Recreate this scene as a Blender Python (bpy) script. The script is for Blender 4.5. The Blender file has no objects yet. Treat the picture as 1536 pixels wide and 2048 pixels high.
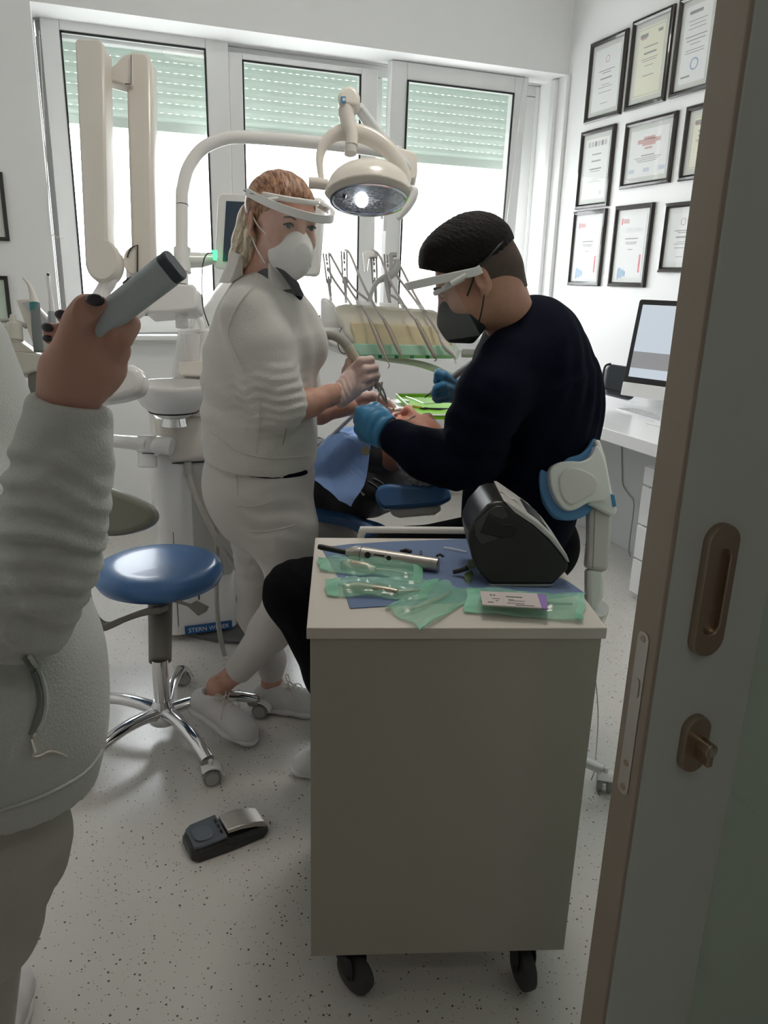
import bpy, bmesh, math, random
import numpy as np
from mathutils import Vector, Matrix, Euler
random.seed(4)
PI = math.pi
SC = bpy.context.scene
COL = SC.collection
# ---------- camera frame ----------
FOC = 1530.0
HC = 1.42
_d = [np.array(v, float) for v in ((4078, -362, FOC), (-603, -491, FOC), (138, -5006, -FOC))]
_M = np.stack([v / np.linalg.norm(v) for v in _d])
_U, _S, _V = np.linalg.svd(_M)
RC = _U @ _V                       # camera (right, down, forward) -> world
CAM = Vector((0, 0, HC))
def ray(px, py):
    v = RC @ np.array([px - 768, py - 1024, FOC]); return Vector(v)
def Y(px, py, y): r = ray(px, py); return CAM + r * (y / r.y)
def X(px, py, x): r = ray(px, py); return CAM + r * (x / r.x)
def Z(px, py, z): r = ray(px, py); return CAM + r * ((z - HC) / r.z)
def D(px, py, d): return CAM + ray(px, py) * (d / FOC)
def czof(p): return float((RC.T @ (np.array(p) - np.array(CAM)))[2])
def pr(n, p): return n * czof(p) / FOC     # a measured length in the photo -> metres at p
CR = Vector(RC @ np.array([1., 0, 0])); CD = Vector(RC @ np.array([0, 1., 0])); CF = Vector(RC @ np.array([0, 0, 1.]))
cd = bpy.data.cameras.new('camera'); cam = bpy.data.objects.new('camera', cd); COL.objects.link(cam)
m = Matrix(((CR.x, -CD.x, -CF.x), (CR.y, -CD.y, -CF.y), (CR.z, -CD.z, -CF.z))).to_4x4(); m.translation = CAM
cam.matrix_world = m; cd.sensor_fit = 'VERTICAL'; cd.sensor_height = 24.0; cd.lens = FOC / 2048 * 24.0; cd.clip_start = .02; cd.clip_end = 100
SC.camera = cam
# ---------- materials ----------
MATS = {}
def mat(name, col=(.8, .8, .8), rough=.5, metal=0., spec=.5, bump=None, noise=None, emit=None, trans=0, alpha=1, coat=0, sheen=0, sss=0, ior=1.45):
    if name in MATS: return MATS[name]
    m = bpy.data.materials.new(name); m.use_nodes = True; nt = m.node_tree; b = nt.nodes['Principled BSDF']
    c = tuple(col) + (1,)
    b.inputs['Base Color'].default_value = c; b.inputs['Roughness'].default_value = rough; b.inputs['Metallic'].default_value = metal
    b.inputs['Specular IOR Level'].default_value = spec; b.inputs['IOR'].default_value = ior
    b.inputs['Transmission Weight'].default_value = trans; b.inputs['Alpha'].default_value = alpha
    b.inputs['Coat Weight'].default_value = coat; b.inputs['Sheen Weight'].default_value = sheen
    b.inputs['Subsurface Weight'].default_value = sss; b.inputs['Subsurface Radius'].default_value = (.01, .004, .002)
    if emit: b.inputs['Emission Color'].default_value = tuple(emit[0]) + (1,); b.inputs['Emission Strength'].default_value = emit[1]
    tc = nt.nodes.new('ShaderNodeTexCoord')
    if noise:   # (scale, second colour, amount)
        n = nt.nodes.new('ShaderNodeTexNoise'); n.inputs['Scale'].default_value = noise[0]; n.inputs['Detail'].default_value = 4
        nt.links.new(tc.outputs['Object'], n.inputs['Vector'])
        r = nt.nodes.new('ShaderNodeValToRGB'); r.color_ramp.elements[0].position = .35; r.color_ramp.elements[1].position = .35 + noise[2]
        r.color_ramp.elements[0].color = c; r.color_ramp.elements[1].color = tuple(noise[1]) + (1,)
        nt.links.new(n.outputs['Fac'], r.inputs['Fac']); nt.links.new(r.outputs['Color'], b.inputs['Base Color'])
    if bump:    # (scale, strength, distance)
        n = nt.nodes.new('ShaderNodeTexNoise'); n.inputs['Scale'].default_value = bump[0]; n.inputs['Detail'].default_value = 5
        nt.links.new(tc.outputs['Object'], n.inputs['Vector'])
        u = nt.nodes.new('ShaderNodeBump'); u.inputs['Strength'].default_value = bump[1]; u.inputs['Distance'].default_value = bump[2]
        nt.links.new(n.outputs['Fac'], u.inputs['Height']); nt.links.new(u.outputs['Normal'], b.inputs['Normal'])
    MATS[name] = m; return m
# ---------- objects ----------
def link(o, parent=None, label=None, cat=None, group=None, kind=None):
    COL.objects.link(o)
    if parent is not None: o.parent = parent
    tag(o, label, cat, group, kind); return o
def tag(o, label=None, cat=None, group=None, kind=None):
    if label: o['label'] = label
    if cat: o['category'] = cat
    if group: o['group'] = group
    if kind: o['kind'] = kind
    return o
def thing(name, label, cat, loc=(0, 0, 0), rz=0, group=None):
    o = bpy.data.objects.new(name, None); o.empty_display_size = .05; o.location = loc; o.rotation_euler = (0, 0, rz)
    return link(o, None, label, cat, group)
def inv(parent):
    if parent is None: return Matrix.Identity(4)
    M = Matrix.Identity(4); ch = []
    p = parent
    while p is not None: ch.append(p); p = p.parent
    for p in reversed(ch): M = M @ p.matrix_basis
    return M.inverted()
def out(name, bm, material, parent=None, world=True, smooth=True, bevel=0, **kw):
    """link a bmesh as ONE mesh object; world=True: its vertices are in world space."""
    me = bpy.data.meshes.new(name)
    if world and parent is not None: bm.transform(inv(parent))
    bmesh.ops.recalc_face_normals(bm, faces=bm.faces)
    bm.to_mesh(me); bm.free()
    for p in me.polygons: p.use_smooth = smooth
    mts = material if isinstance(material, (list, tuple)) else [material]
    for q in mts: me.materials.append(q)
    o = bpy.data.objects.new(name, me)
    link(o, parent, **kw)
    if smooth: sharp(me)
    if bevel:
        b = o.modifiers.new('bevel', 'BEVEL'); b.width = bevel; b.segments = 3; b.limit_method = 'ANGLE'; b.angle_limit = .6
    return o
def sharp(me, ang=.7):
    bm = bmesh.new(); bm.from_mesh(me)
    for e in bm.edges:
        if len(e.link_faces) == 2: e.smooth = e.calc_face_angle(0) < ang
    bm.to_mesh(me); bm.free()
def dup(root, loc=None, rz=None, label=None, group=None, M=None):
    r = root.copy(); COL.objects.link(r)
    if M is not None: r.matrix_basis = M
    if loc is not None: r.location = loc
    if rz is not None: r.rotation_euler = (0, 0, rz)
    if label: r['label'] = label
    if group: r['group'] = group
    for ch in list(root.children):
        c = ch.copy(); COL.objects.link(c); c.parent = r
        for g in list(ch.children):
            d = g.copy(); COL.objects.link(d); d.parent = c
    return r
B = bmesh.new
def frame_z(a, b, up=None):
    z = (Vector(b) - Vector(a)).normalized()
    u = Vector(up) if up is not None else (Vector((0, 0, 1)) if abs(z.z) < .95 else Vector((1, 0, 0)))
    x = u.cross(z)
    if x.length < 1e-6: x = Vector((1, 0, 0)).cross(z)
    x.normalize(); y = z.cross(x)
    return Matrix((x, y, z)).transposed()
def box(bm, c, s, rot=None, mi=0, taper=None):
    """box centre c, size s, rot 3x3/rz angle; taper=(fx,fy) scales the top."""
    if rot is None: Rm = Matrix.Identity(3)
    elif isinstance(rot, (int, float)): Rm = Matrix.Rotation(rot, 3, 'Z')
    else: Rm = rot
    vs = []
    for dz in (-.5, .5):
        for dx, dy in ((-.5, -.5), (.5, -.5), (.5, .5), (-.5, .5)):
            k = taper if (taper and dz > 0) else (1, 1)
            vs.append(bm.verts.new(Vector(c) + Rm @ Vector((dx * s[0] * k[0], dy * s[1] * k[1], dz * s[2]))))
    F = [(3, 2, 1, 0), (4, 5, 6, 7), (0, 1, 5, 4), (1, 2, 6, 5), (2, 3, 7, 6), (3, 0, 4, 7)]
    for f in F: q = bm.faces.new([vs[i] for i in f]); q.material_index = mi
    return vs
def rings(bm, rs, cap=True, mi=0, close=False):
    R = [[bm.verts.new(p) for p in r] for r in rs]
    n = len(R[0]); m = len(R)
    for i in range(m if close else m - 1):
        a, b = R[i], R[(i + 1) % m]
        for j in range(n):
            f = bm.faces.new((a[j], a[(j + 1) % n], b[(j + 1) % n], b[j])); f.material_index = mi
    if cap and not close:
        for r in (R[0][::-1], R[-1]):
            f = bm.faces.new(r); f.material_index = mi
    return R
def tube(bm, pts, rad, n=12, cap=True, mi=0, sub=0, flat=1.0, up=None):
    """swept tube through pts; rad number or list; flat squashes the second axis."""
    P = [Vector(p) for p in pts]
    Rr = [rad] * len(P) if isinstance(rad, (int, float)) else list(rad)
    if sub:
        Q = []; S = []
        for i in range(len(P) - 1):
            p0 = P[max(i - 1, 0)]; p1 = P[i]; p2 = P[i + 1]; p3 = P[min(i + 2, len(P) - 1)]
            for k in range(sub):
                t = k / sub
                Q.append(.5 * ((2 * p1) + (p2 - p0) * t + (2 * p0 - 5 * p1 + 4 * p2 - p3) * t * t + (3 * p1 - p0 - 3 * p2 + p3) * t ** 3))
                S.append(Rr[i] + (Rr[i + 1] - Rr[i]) * t)
        Q.append(P[-1]); S.append(Rr[-1]); P, Rr = Q, S
    rs = []; x = None
    for i, p in enumerate(P):
        t = (P[min(i + 1, len(P) - 1)] - P[max(i - 1, 0)]).normalized()
        if x is None:
            u = Vector(up) if up is not None else (Vector((0, 0, 1)) if abs(t.z) < .9 else Vector((1, 0, 0)))
            x = u.cross(t).normalized()
        else:
            x = (x - t * x.dot(t)); x.normalize()
        y = t.cross(x)
        rs.append([p + (x * math.cos(2 * PI * j / n) + y * (math.sin(2 * PI * j / n) * flat)) * Rr[i] for j in range(n)])
    return rings(bm, rs, cap, mi)
def cyl(bm, a, b, r0, r1=None, n=24, mi=0): return tube(bm, [a, b], [r0, r0 if r1 is None else r1], n, True, mi)
def lathe(bm, prof, c=(0, 0, 0), n=40, Rm=None, mi=0, sx=1, sy=1):
    Rm = Rm or Matrix.Identity(3); rs = []
    for r, z in prof:
        r = max(r, 1e-4)
        rs.append([Vector(c) + Rm @ Vector((r * sx * math.cos(2 * PI * j / n), r * sy * math.sin(2 * PI * j / n), z)) for j in range(n)])
    return rings(bm, rs, True, mi)
def prism(bm, poly, h, M=None, mi=0, top=1.0):
    """poly 2D in local xy, extruded 0..h in local z, M 4x4."""
    M = M or Matrix.Identity(4)
    cx = sum(p[0] for p in poly) / len(poly); cy = sum(p[1] for p in poly) / len(poly)
    return rings(bm, [[M @ Vector((p[0], p[1], 0)) for p in poly], [M @ Vector((cx + (p[0] - cx) * top, cy + (p[1] - cy) * top, h)) for p in poly]], True, mi)
def rrect(w, h, r, k=5):
    o = []
    for cx, cy, a in ((w / 2 - r, h / 2 - r, 0), (-w / 2 + r, h / 2 - r, 90), (-w / 2 + r, -h / 2 + r, 180), (w / 2 - r, -h / 2 + r, 270)):
        for i in range(k + 1):
            t = math.radians(a + 90 * i / k); o.append((cx + r * math.cos(t), cy + r * math.sin(t)))
    return o
def mframe(o, x, y, z):
    M = Matrix((Vector(x).normalized(), Vector(y).normalized(), Vector(z).normalized())).transposed().to_4x4(); M.translation = Vector(o); return M
def bbox(name, c, s, material, parent=None, rot=None, bev=.004, **kw):
    bm = B(); box(bm, c, s, rot); return out(name, bm, material, parent, smooth=True, bevel=bev, **kw)
def text(name, s, size, M, material, parent=None, extrude=.0004, align='CENTER', font_scale=1.0, **kw):
    cu = bpy.data.curves.new(name, 'FONT'); cu.body = s; cu.size = size; cu.extrude = extrude; cu.align_x = align; cu.align_y = 'CENTER'; cu.space_character = font_scale
    t = bpy.data.objects.new(name, cu); COL.objects.link(t)
    dg = bpy.context.evaluated_depsgraph_get(); me = bpy.data.meshes.new_from_object(t.evaluated_get(dg)); bpy.data.objects.remove(t)
    me.name = name; me.transform(inv(parent) @ M if parent else M); me.materials.append(material)
    o = bpy.data.objects.new(name, me); return link(o, parent, **kw)
# ---------- implicit surfaces (numpy) ----------
class SDF:
    def __init__(s, lo, hi, v):
        s.v = v; s.lo = np.array(lo, float); n = np.ceil((np.array(hi, float) - s.lo) / v).astype(int) + 1
        s.n = n; s.g = np.full(n, 1e3, np.float32); s.ax = [s.lo[i] + v * np.arange(n[i]) for i in range(3)]
    def sub(s, lo, hi):
        a = np.clip(np.floor((np.array(lo) - s.lo) / s.v).astype(int), 0, s.n); b = np.clip(np.ceil((np.array(hi) - s.lo) / s.v).astype(int) + 1, 0, s.n)
        sl = tuple(slice(a[i], b[i]) for i in range(3))
        if any(b[i] <= a[i] for i in range(3)): return sl, None
        return sl, np.meshgrid(s.ax[0][sl[0]], s.ax[1][sl[1]], s.ax[2][sl[2]], indexing='ij', sparse=True)
    def comb(s, sl, d, k, op):
        g = s.g[sl]; d = d.astype(np.float32)
        if op == 'u':
            if k > 0: h = np.maximum(k - np.abs(g - d), 0) / k; r = np.minimum(g, d) - h * h * k * .25
            else: r = np.minimum(g, d)
        else:
            e = -d
            if k > 0: h = np.maximum(k - np.abs(g - e), 0) / k; r = np.maximum(g, e) + h * h * k * .25
            else: r = np.maximum(g, e)
        s.g[sl] = r
    def cap(s, a, b, ra, rb, k=.02, op='u', flat=None):
        """tapered capsule; flat=(normal, factor<1) thins it along normal."""
        a = np.array(a, float); b = np.array(b, float); m = max(ra, rb) + k + 3 * s.v
        sl, G = s.sub(np.minimum(a, b) - m, np.maximum(a, b) + m)
        if G is None: return s
        ba = b - a; L = max(ba @ ba, 1e-12)
        q = [G[i] - a[i] for i in range(3)]
        t = np.clip((q[0] * ba[0] + q[1] * ba[1] + q[2] * ba[2]) / L, 0, 1)
        w = [q[i] - t * ba[i] for i in range(3)]
        d2 = w[0] ** 2 + w[1] ** 2 + w[2] ** 2
        r = ra + (rb - ra) * t
        if flat:
            nn = np.array(flat[0], float); nn /= np.linalg.norm(nn); f = flat[1]; e = w[0] * nn[0] + w[1] * nn[1] + w[2] * nn[2]
            q2 = d2 + (1 / f ** 2 - 1) * e * e
            dl = np.sqrt(q2) - r; dl = dl * np.where(dl > 0, 1, 1) * np.sqrt(np.maximum(d2, 1e-12)) / np.sqrt(np.maximum(q2, 1e-12))
        else: dl = np.sqrt(d2) - r
        s.comb(sl, dl, k, op); return s
    def ell(s, c, r, Rm=None, k=.02, op='u'):
        c = np.array(c, float); r = np.array(r, float); m = r.max() + k + 3 * s.v
        sl, G = s.sub(c - m, c + m)
        if G is None: return s
        Rm = np.array(Rm) if Rm is not None else np.eye(3)     # columns = axes
        q = [G[i] - c[i] for i in range(3)]
        l = [(q[0] * Rm[0, j] + q[1] * Rm[1, j] + q[2] * Rm[2, j]) for j in range(3)]
        k0 = np.sqrt(sum((l[j] / r[j]) ** 2 for j in range(3))); k1 = np.sqrt(sum((l[j] / r[j] ** 2) ** 2 for j in range(3)))
        s.comb(sl, k0 * (k0 - 1) / np.maximum(k1, 1e-9), k, op); return s
    def chain(s, pts, rad, k=.02, op='u', flat=None):
        for i in range(len(pts) - 1): s.cap(pts[i], pts[i + 1], rad[i], rad[i + 1], k, op, flat)
        return s
    def cut(s, p, n, k=0):
        """keep the side the normal points away from (d = max(d, (x-p).n))"""
        n = np.array(n, float); n /= np.linalg.norm(n); G = np.meshgrid(*s.ax, indexing='ij', sparse=True)
        e = ((G[0] - p[0]) * n[0] + (G[1] - p[1]) * n[1] + (G[2] - p[2]) * n[2]).astype(np.float32)
        s.g = np.maximum(s.g, e); return s
    def disp(s, fn, lo=None, hi=None):
        sl, G = s.sub(s.lo if lo is None else lo, s.lo + s.v * s.n if hi is None else hi)
        if G is not None: s.g[sl] = s.g[sl] + fn(*G).astype(np.float32)
        return s
    def mesh(s, bm=None, relax=2):
        g = s.g.copy(); g[0] = g[-1] = 1; g[:, 0] = g[:, -1] = 1; g[:, :, 0] = g[:, :, -1] = 1
        ins = g < 0; n = g.shape
        c = sum(ins[i:n[0] - 1 + i, j:n[1] - 1 + j, k:n[2] - 1 + k].astype(np.int8) for i in (0, 1) for j in (0, 1) for k in (0, 1))
        act = (c > 0) & (c < 8); idx = np.full(act.shape, -1, np.int64); A = np.argwhere(act); idx[act] = np.arange(len(A))
        acc = np.zeros((len(A), 3)); cnt = np.zeros(len(A))
        cor = [(i, j, k) for i in (0, 1) for j in (0, 1) for k in (0, 1)]
        for a in cor:
            for ax in range(3):
                if a[ax]: continue
                b = list(a); b[ax] = 1
                ga = g[A[:, 0] + a[0], A[:, 1] + a[1], A[:, 2] + a[2]]; gb = g[A[:, 0] + b[0], A[:, 1] + b[1], A[:, 2] + b[2]]
                x = (ga < 0) != (gb < 0); t = np.where(x, ga / np.where(x, ga - gb, 1), 0)
                p = np.tile(np.array(a, float), (len(A), 1)); p[:, ax] = t
                acc[x] += p[x]; cnt[x] += 1
        V = s.lo + s.v * (A + acc / np.maximum(cnt, 1)[:, None])
        Fs = []
        for ax in range(3):
            o1, o2 = [i for i in range(3) if i != ax]
            sa = [slice(1, n[i] - 1) for i in range(3)]; sa[ax] = slice(0, n[ax] - 1); sb = list(sa); sb[ax] = slice(1, n[ax])
            x = ins[tuple(sa)] != ins[tuple(sb)]; P = np.argwhere(x) + 1; P[:, ax] -= 1
            fl = ins[P[:, 0], P[:, 1], P[:, 2]]
            def at(d1, d2):
                Q = P.copy(); Q[:, o1] -= d1; Q[:, o2] -= d2; return idx[Q[:, 0], Q[:, 1], Q[:, 2]]
            F = np.stack([at(1, 1), at(0, 1), at(0, 0), at(1, 0)], 1)
            if ax == 1: fl = ~fl
            F[~fl] = F[~fl][:, ::-1]; Fs.append(F)
        F = np.concatenate(Fs); F = F[(F >= 0).all(1)]
        E = np.concatenate([F[:, [0, 1]], F[:, [1, 2]], F[:, [2, 3]], F[:, [3, 0]]])
        for it in range(relax):
            S = np.zeros_like(V); C = np.zeros(len(V)); np.add.at(S, E[:, 0], V[E[:, 1]]); np.add.at(C, E[:, 0], 1)
            V = V * .5 + .5 * S / np.maximum(C, 1)[:, None]
        return V, F
def merge(*vf):
    Vs, Fs, o = [], [], 0
    for V, F in vf: Vs.append(V); Fs.append(F + o); o += len(V)
    return np.concatenate(Vs), np.concatenate(Fs)
def sobj(name, vf, material, parent=None, fn=None, **kw):
    """mesh object from (V, F); fn(V)->material index per face centre optional."""
    V, F = vf; V = V.copy()
    M = np.array(inv(parent)); W = V @ M[:3, :3].T + M[:3, 3]
    me = bpy.data.meshes.new(name); me.vertices.add(len(W)); me.vertices.foreach_set('co', W.astype(np.float32).ravel())
    me.loops.add(F.size); me.loops.foreach_set('vertex_index', F.astype(np.int32).ravel())
    me.polygons.add(len(F)); me.polygons.foreach_set('loop_start', np.arange(0, F.size, 4, dtype=np.int32))
    me.polygons.foreach_set('loop_total', np.full(len(F), 4, np.int32))
    me.update(calc_edges=True); me.validate()
    me.polygons.foreach_set('use_smooth', np.ones(len(me.polygons), bool))
    mts = material if isinstance(material, (list, tuple)) else [material]
    for q in mts: me.materials.append(q)
    if fn is not None and len(me.polygons) == len(F):
        me.polygons.foreach_set('material_index', fn(V[F].mean(1)).astype(np.int32))
    o = bpy.data.objects.new(name, me); return link(o, parent, **kw)
def box_of(pts, m=.1):
    P = np.array([list(p) for p in pts]); return P.min(0) - m, P.max(0) + m
WALL = mat('wall_paint', (.87, .87, .865), .45, bump=(60, .05, .002))
CEIL = mat('ceiling_paint', (.82, .82, .80), .8)
PVC = mat('window_frame_white', (.80, .80, .79), .35)
GAS = mat('rubber_gasket', (.02, .02, .022), .6)
WPL = mat('white_plastic', (.76, .75, .73), .22, coat=.3)
WPL2 = mat('cream_plastic', (.70, .655, .59), .25, coat=.3)
GPL = mat('grey_plastic', (.30, .30, .285), .45)
DGP = mat('dark_grey_plastic', (.035, .036, .038), .4)
BLK = mat('black_plastic', (.012, .012, .013), .38)
CHR = mat('chrome', (.75, .75, .76), .12, 1)
STL = mat('brushed_steel', (.55, .53, .50), .3, 1)
BRZ = mat('aged_nickel', (.40, .33, .26), .34, 1, bump=(120, .1, .0006))
BLU = mat('blue_leatherette', (.075, .19, .43), .27, bump=(300, .15, .0006), coat=.15)
BLL = mat('light_blue_leatherette', (.10, .27, .52), .35)
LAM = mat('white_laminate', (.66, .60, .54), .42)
LAMS = mat('shaded_white_laminate', (.43, .405, .35), .5)  # same laminate as the cart top, corridor dimness put into its colour
DESK = mat('desk_white', (.85, .85, .86), .18)
TAUPE = mat('taupe_plastic', (.19, .18, .155), .42)
GRN = mat('lime_plastic', (.22, .55, .02), .6, spec=.25)
SKIN = mat('skin', (.42, .215, .15), .5, sss=.15, bump=(180, .12, .001), noise=(30, (.47, .25, .175), .35))
SKINF = mat('skin_fair', (.62, .36, .28), .5, sss=.15, bump=(180, .12, .001), noise=(30, (.50, .27, .20), .35))
SKINR = mat('skin_ruddy', (.50, .21, .15), .45, sss=.15, bump=(150, .2, .001), noise=(25, (.58, .29, .21), .3))
FLEECE = mat('white_fleece', (.61, .585, .55), .95, sheen=.5, bump=(220, .55, .003))
FLEECE2 = mat('cool_white_fleece', (.57, .60, .575), .95, sheen=.5, bump=(260, .6, .0028))
TROU = mat('white_trousers', (.62, .59, .57), .85, bump=(400, .3, .001))
NAVY = mat('navy_scrubs', (.002, .0035, .012), .85, spec=.12, bump=(300, .3, .001))
BLKF = mat('black_trousers', (.004, .004, .006), .9, spec=.15, bump=(300, .3, .001))
GLOVEW = mat('latex_glove', (.72, .52, .47), .42, bump=(90, .3, .002))
GLOVEB = mat('nitrile_glove', (.045, .22, .42), .42, bump=(70, .4, .002))
MASKW = mat('white_mask_fabric', (.78, .77, .75), .85, bump=(250, .2, .001))
MASKB = mat('black_mask_fabric', (.018, .022, .024), .7, bump=(250, .3, .001))
SHOE = mat('white_shoe_mesh', (.70, .69, .69), .8, bump=(300, .5, .001))
SOLE = mat('white_shoe_sole', (.74, .73, .75), .6)
HAIRB = mat('blonde_hair', (.62, .52, .38), .45)
HAIRD = mat('black_hair', (.007, .005, .005), .6, spec=.2, bump=(260, .9, .003))
RUB = mat('dark_rubber', (.012, .012, .012), .6)
HOSE = mat('grey_hose', (.36, .35, .31), .5)
def clear(name, col, op, rough=.08, spec=.5):
    if name in MATS: return MATS[name]
    m = bpy.data.materials.new(name); m.use_nodes = True; nt = m.node_tree; N = nt.nodes; L = nt.links
    b = N['Principled BSDF']; b.inputs['Base Color'].default_value = tuple(col) + (1,); b.inputs['Roughness'].default_value = rough
    b.inputs['Specular IOR Level'].default_value = spec; b.inputs['Alpha'].default_value = op
    MATS[name] = m; return m
GLASS = clear('window_glass', (.9, .95, .95), .06, .02)
VISOR = clear('clear_visor', (.9, .92, .95), .055, .04)
CUPM = clear('translucent_cup', (.9, .88, .86), .45, .25)
POUCH = clear('green_pouch_film', (.42, .80, .60), .36, .18, .7)
POUCHD = clear('green_pouch_seal', (.33, .74, .53), .62, .25, .7)
FILM = clear('clear_film_cover', (.92, .93, .93), .45, .25)
PAPERB = mat('blue_drape_paper', (.15, .21, .36), .8, bump=(35, .4, .004))
BIB = mat('blue_bib_paper', (.16, .27, .52), .7, bump=(60, .3, .002))
def mix_speckle():
    m = bpy.data.materials.new('speckled_vinyl'); m.use_nodes = True; nt = m.node_tree; N = nt.nodes; L = nt.links; b = N['Principled BSDF']
    tc = N.new('ShaderNodeTexCoord'); col = None
    base = N.new('ShaderNodeRGB'); base.outputs[0].default_value = (.64, .62, .585, 1); cur = base.outputs[0]
    for sc, th, c, seed in ((80, .26, (.16, .10, .08, 1), 0), (130, .30, (.34, .27, .22, 1), 7.3), (55, .16, (.07, .06, .06, 1), 3.1)):
        mp = N.new('ShaderNodeMapping'); mp.inputs['Location'].default_value = (seed, seed, 0); L.new(tc.outputs['Object'], mp.inputs['Vector'])
        v = N.new('ShaderNodeTexVoronoi'); v.inputs['Scale'].default_value = sc; L.new(mp.outputs[0], v.inputs['Vector'])
        rnd = N.new('ShaderNodeSeparateColor'); L.new(v.outputs['Color'], rnd.inputs[0])
        mu = N.new('ShaderNodeMath'); mu.operation = 'MULTIPLY'; L.new(rnd.outputs[0], mu.inputs[0]); mu.inputs[1].default_value = th * 1.6
        sb = N.new('ShaderNodeMath'); sb.operation = 'SUBTRACT'; L.new(mu.outputs[0], sb.inputs[0]); sb.inputs[1].default_value = th * .7
        lt = N.new('ShaderNodeMath'); lt.operation = 'LESS_THAN'; L.new(v.outputs['Distance'], lt.inputs[0]); L.new(sb.outputs[0], lt.inputs[1])
        mx = N.new('ShaderNodeMix'); mx.data_type = 'RGBA'; L.new(lt.outputs[0], mx.inputs[0]); L.new(cur, mx.inputs[6]); mx.inputs[7].default_value = c
        cur = mx.outputs[2]
    L.new(cur, b.inputs['Base Color']); b.inputs['Roughness'].default_value = .23; b.inputs['Specular IOR Level'].default_value = .6
    n = N.new('ShaderNodeTexNoise'); n.inputs['Scale'].default_value = 14; L.new(tc.outputs['Object'], n.inputs['Vector'])
    u = N.new('ShaderNodeBump'); u.inputs['Strength'].default_value = .12; u.inputs['Distance'].default_value = .004; L.new(n.outputs['Fac'], u.inputs['Height']); L.new(u.outputs['Normal'], b.inputs['Normal'])
    return m
FLOORM = mix_speckle()
# ================= room =================
XL, XR = -1.15, 2.765
YD = .72            # plane of the sliding door's corridor face
YW = 4.33           # wall face above and beside the window niche
YN = 4.60           # window plane
YU = 4.545          # wall below the sill
ZC = 3.15; ZH = 2.575; ZS = 1.055
XNL = -.112         # left cheek of the niche
def struct(name, boxes, m, bev=0, **kw):
    bm = B()
    for c, s in boxes: box(bm, c, s)
    return out(name, bm, m, None, smooth=False, bevel=bev, kind='structure', **kw)
struct('floor', [((.8, 1.6, -.05), (4.6, 7.0, .1))], FLOORM)
struct('ceiling', [((.8, 1.6, ZC + .05), (4.6, 7.0, .1))], CEIL)
struct('wall_right', [((XR + .1, 2.9, ZC / 2), (.2, 4.6, ZC))], WALL)
struct('wall_left', [((XL - .1, 1.6, ZC / 2), (.2, 7.0, ZC))], WALL)
struct('wall_back', [(((XL + XNL) / 2, YW + .3, ZC / 2), (XNL - XL, .6, ZC)), (((XNL + XR) / 2, YW + .13, (ZC + ZH) / 2), (XR - XNL, .26, ZC - ZH)),
                     (((XNL + XR) / 2, YU + .2, ZS / 2), (XR - XNL, .4, ZS)), (((XNL + XR) / 2, YN + .12, ZH + .12), (XR - XNL, .2, .24))], WALL)
# front wall with the doorway the camera looks through
struct('wall_front', [((2.3, YD + .16, ZC / 2), (1.3, .14, ZC)), (((XL - .62) / 2, YD + .16, ZC / 2), (.53, .14, ZC)),
                      ((.55, YD + .16, 2.5), (2.3, .14, .76))], WALL)
struct('wall_corridor', [((.8, -1.75, ZC / 2), (4.6, .1, ZC)), ((3.0, -.4, ZC / 2), (.1, 2.6, ZC))], WALL)
struct('baseboard_back', [(((XNL + XR) / 2, YU - .004, .045), (XR - XNL - .02, .012, .09))], mat('vinyl_upstand', (.50, .49, .46), .5))
struct('baseboard_right', [((XR - .005, 2.9, .045), (.012, 3.2, .09))], WALL)
# sill
bm = B(); box(bm, ((XNL + XR) / 2, YN - .07, ZS + .012), (XR - XNL - .004, .22, .028)); box(bm, ((XNL + XR) / 2, YU - .018, ZS - .012), (XR - XNL - .004, .035, .03))
out('trim_1', bm, PVC, None, bevel=.006, kind='structure')
def pane_frame(name, x0, x1, z0, z1, gx0, gx1, gz0, gz1, y, th, parent=None, M=None, **kw):
    bm = B()
    box(bm, ((x0 + gx0) / 2, y, (z0 + z1) / 2), (gx0 - x0, th, z1 - z0)); box(bm, ((x1 + gx1) / 2, y, (z0 + z1) / 2), (x1 - gx1, th, z1 - z0))
    box(bm, ((gx0 + gx1) / 2, y, (z1 + gz1) / 2), (gx1 - gx0, th, z1 - gz1)); box(bm, ((gx0 + gx1) / 2, y, (z0 + gz0) / 2), (gx1 - gx0, th, gz0 - z0))
    if M is not None: bm.transform(M)
    return out(name, bm, PVC, parent, bevel=.005, **kw)
def gasket(parent, gx0, gx1, gz0, gz1, y, M=None, t=.008):
    bm = B(); g = t
    for c, s in ((((gx0 + gx1) / 2, y, gz1 - g / 2), (gx1 - gx0, .012, g)), (((gx0 + gx1) / 2, y, gz0 + g / 2), (gx1 - gx0, .012, g)),
                 ((gx0 + g / 2, y, (gz0 + gz1) / 2), (g, .012, gz1 - gz0)), ((gx1 - g / 2, y, (gz0 + gz1) / 2), (g, .012, gz1 - gz0))): box(bm, c, s)
    if M is not None: bm.transform(M)
    out('gasket', bm, GAS, parent, smooth=False)
    bm = B(); box(bm, ((gx0 + gx1) / 2, y + .012, (gz0 + gz1) / 2), (gx1 - gx0, .005, gz1 - gz0))
    if M is not None: bm.transform(M)
    out('glass_pane', bm, GLASS, parent, smooth=False)
def handle(parent, x, y, z):
    bm = B(); box(bm, (x, y - .008, z), (.028, .014, .075)); cyl(bm, (x, y - .014, z), (x, y - .045, z), .008, n=12); box(bm, (x, y - .05, z - .045), (.02, .014, .12))
    out('window_handle', bm, WPL, parent, bevel=.004)
zt = 2.655; gt = Y(130, 68, YN).z; zb = 1.083; gb = 1.178
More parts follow.
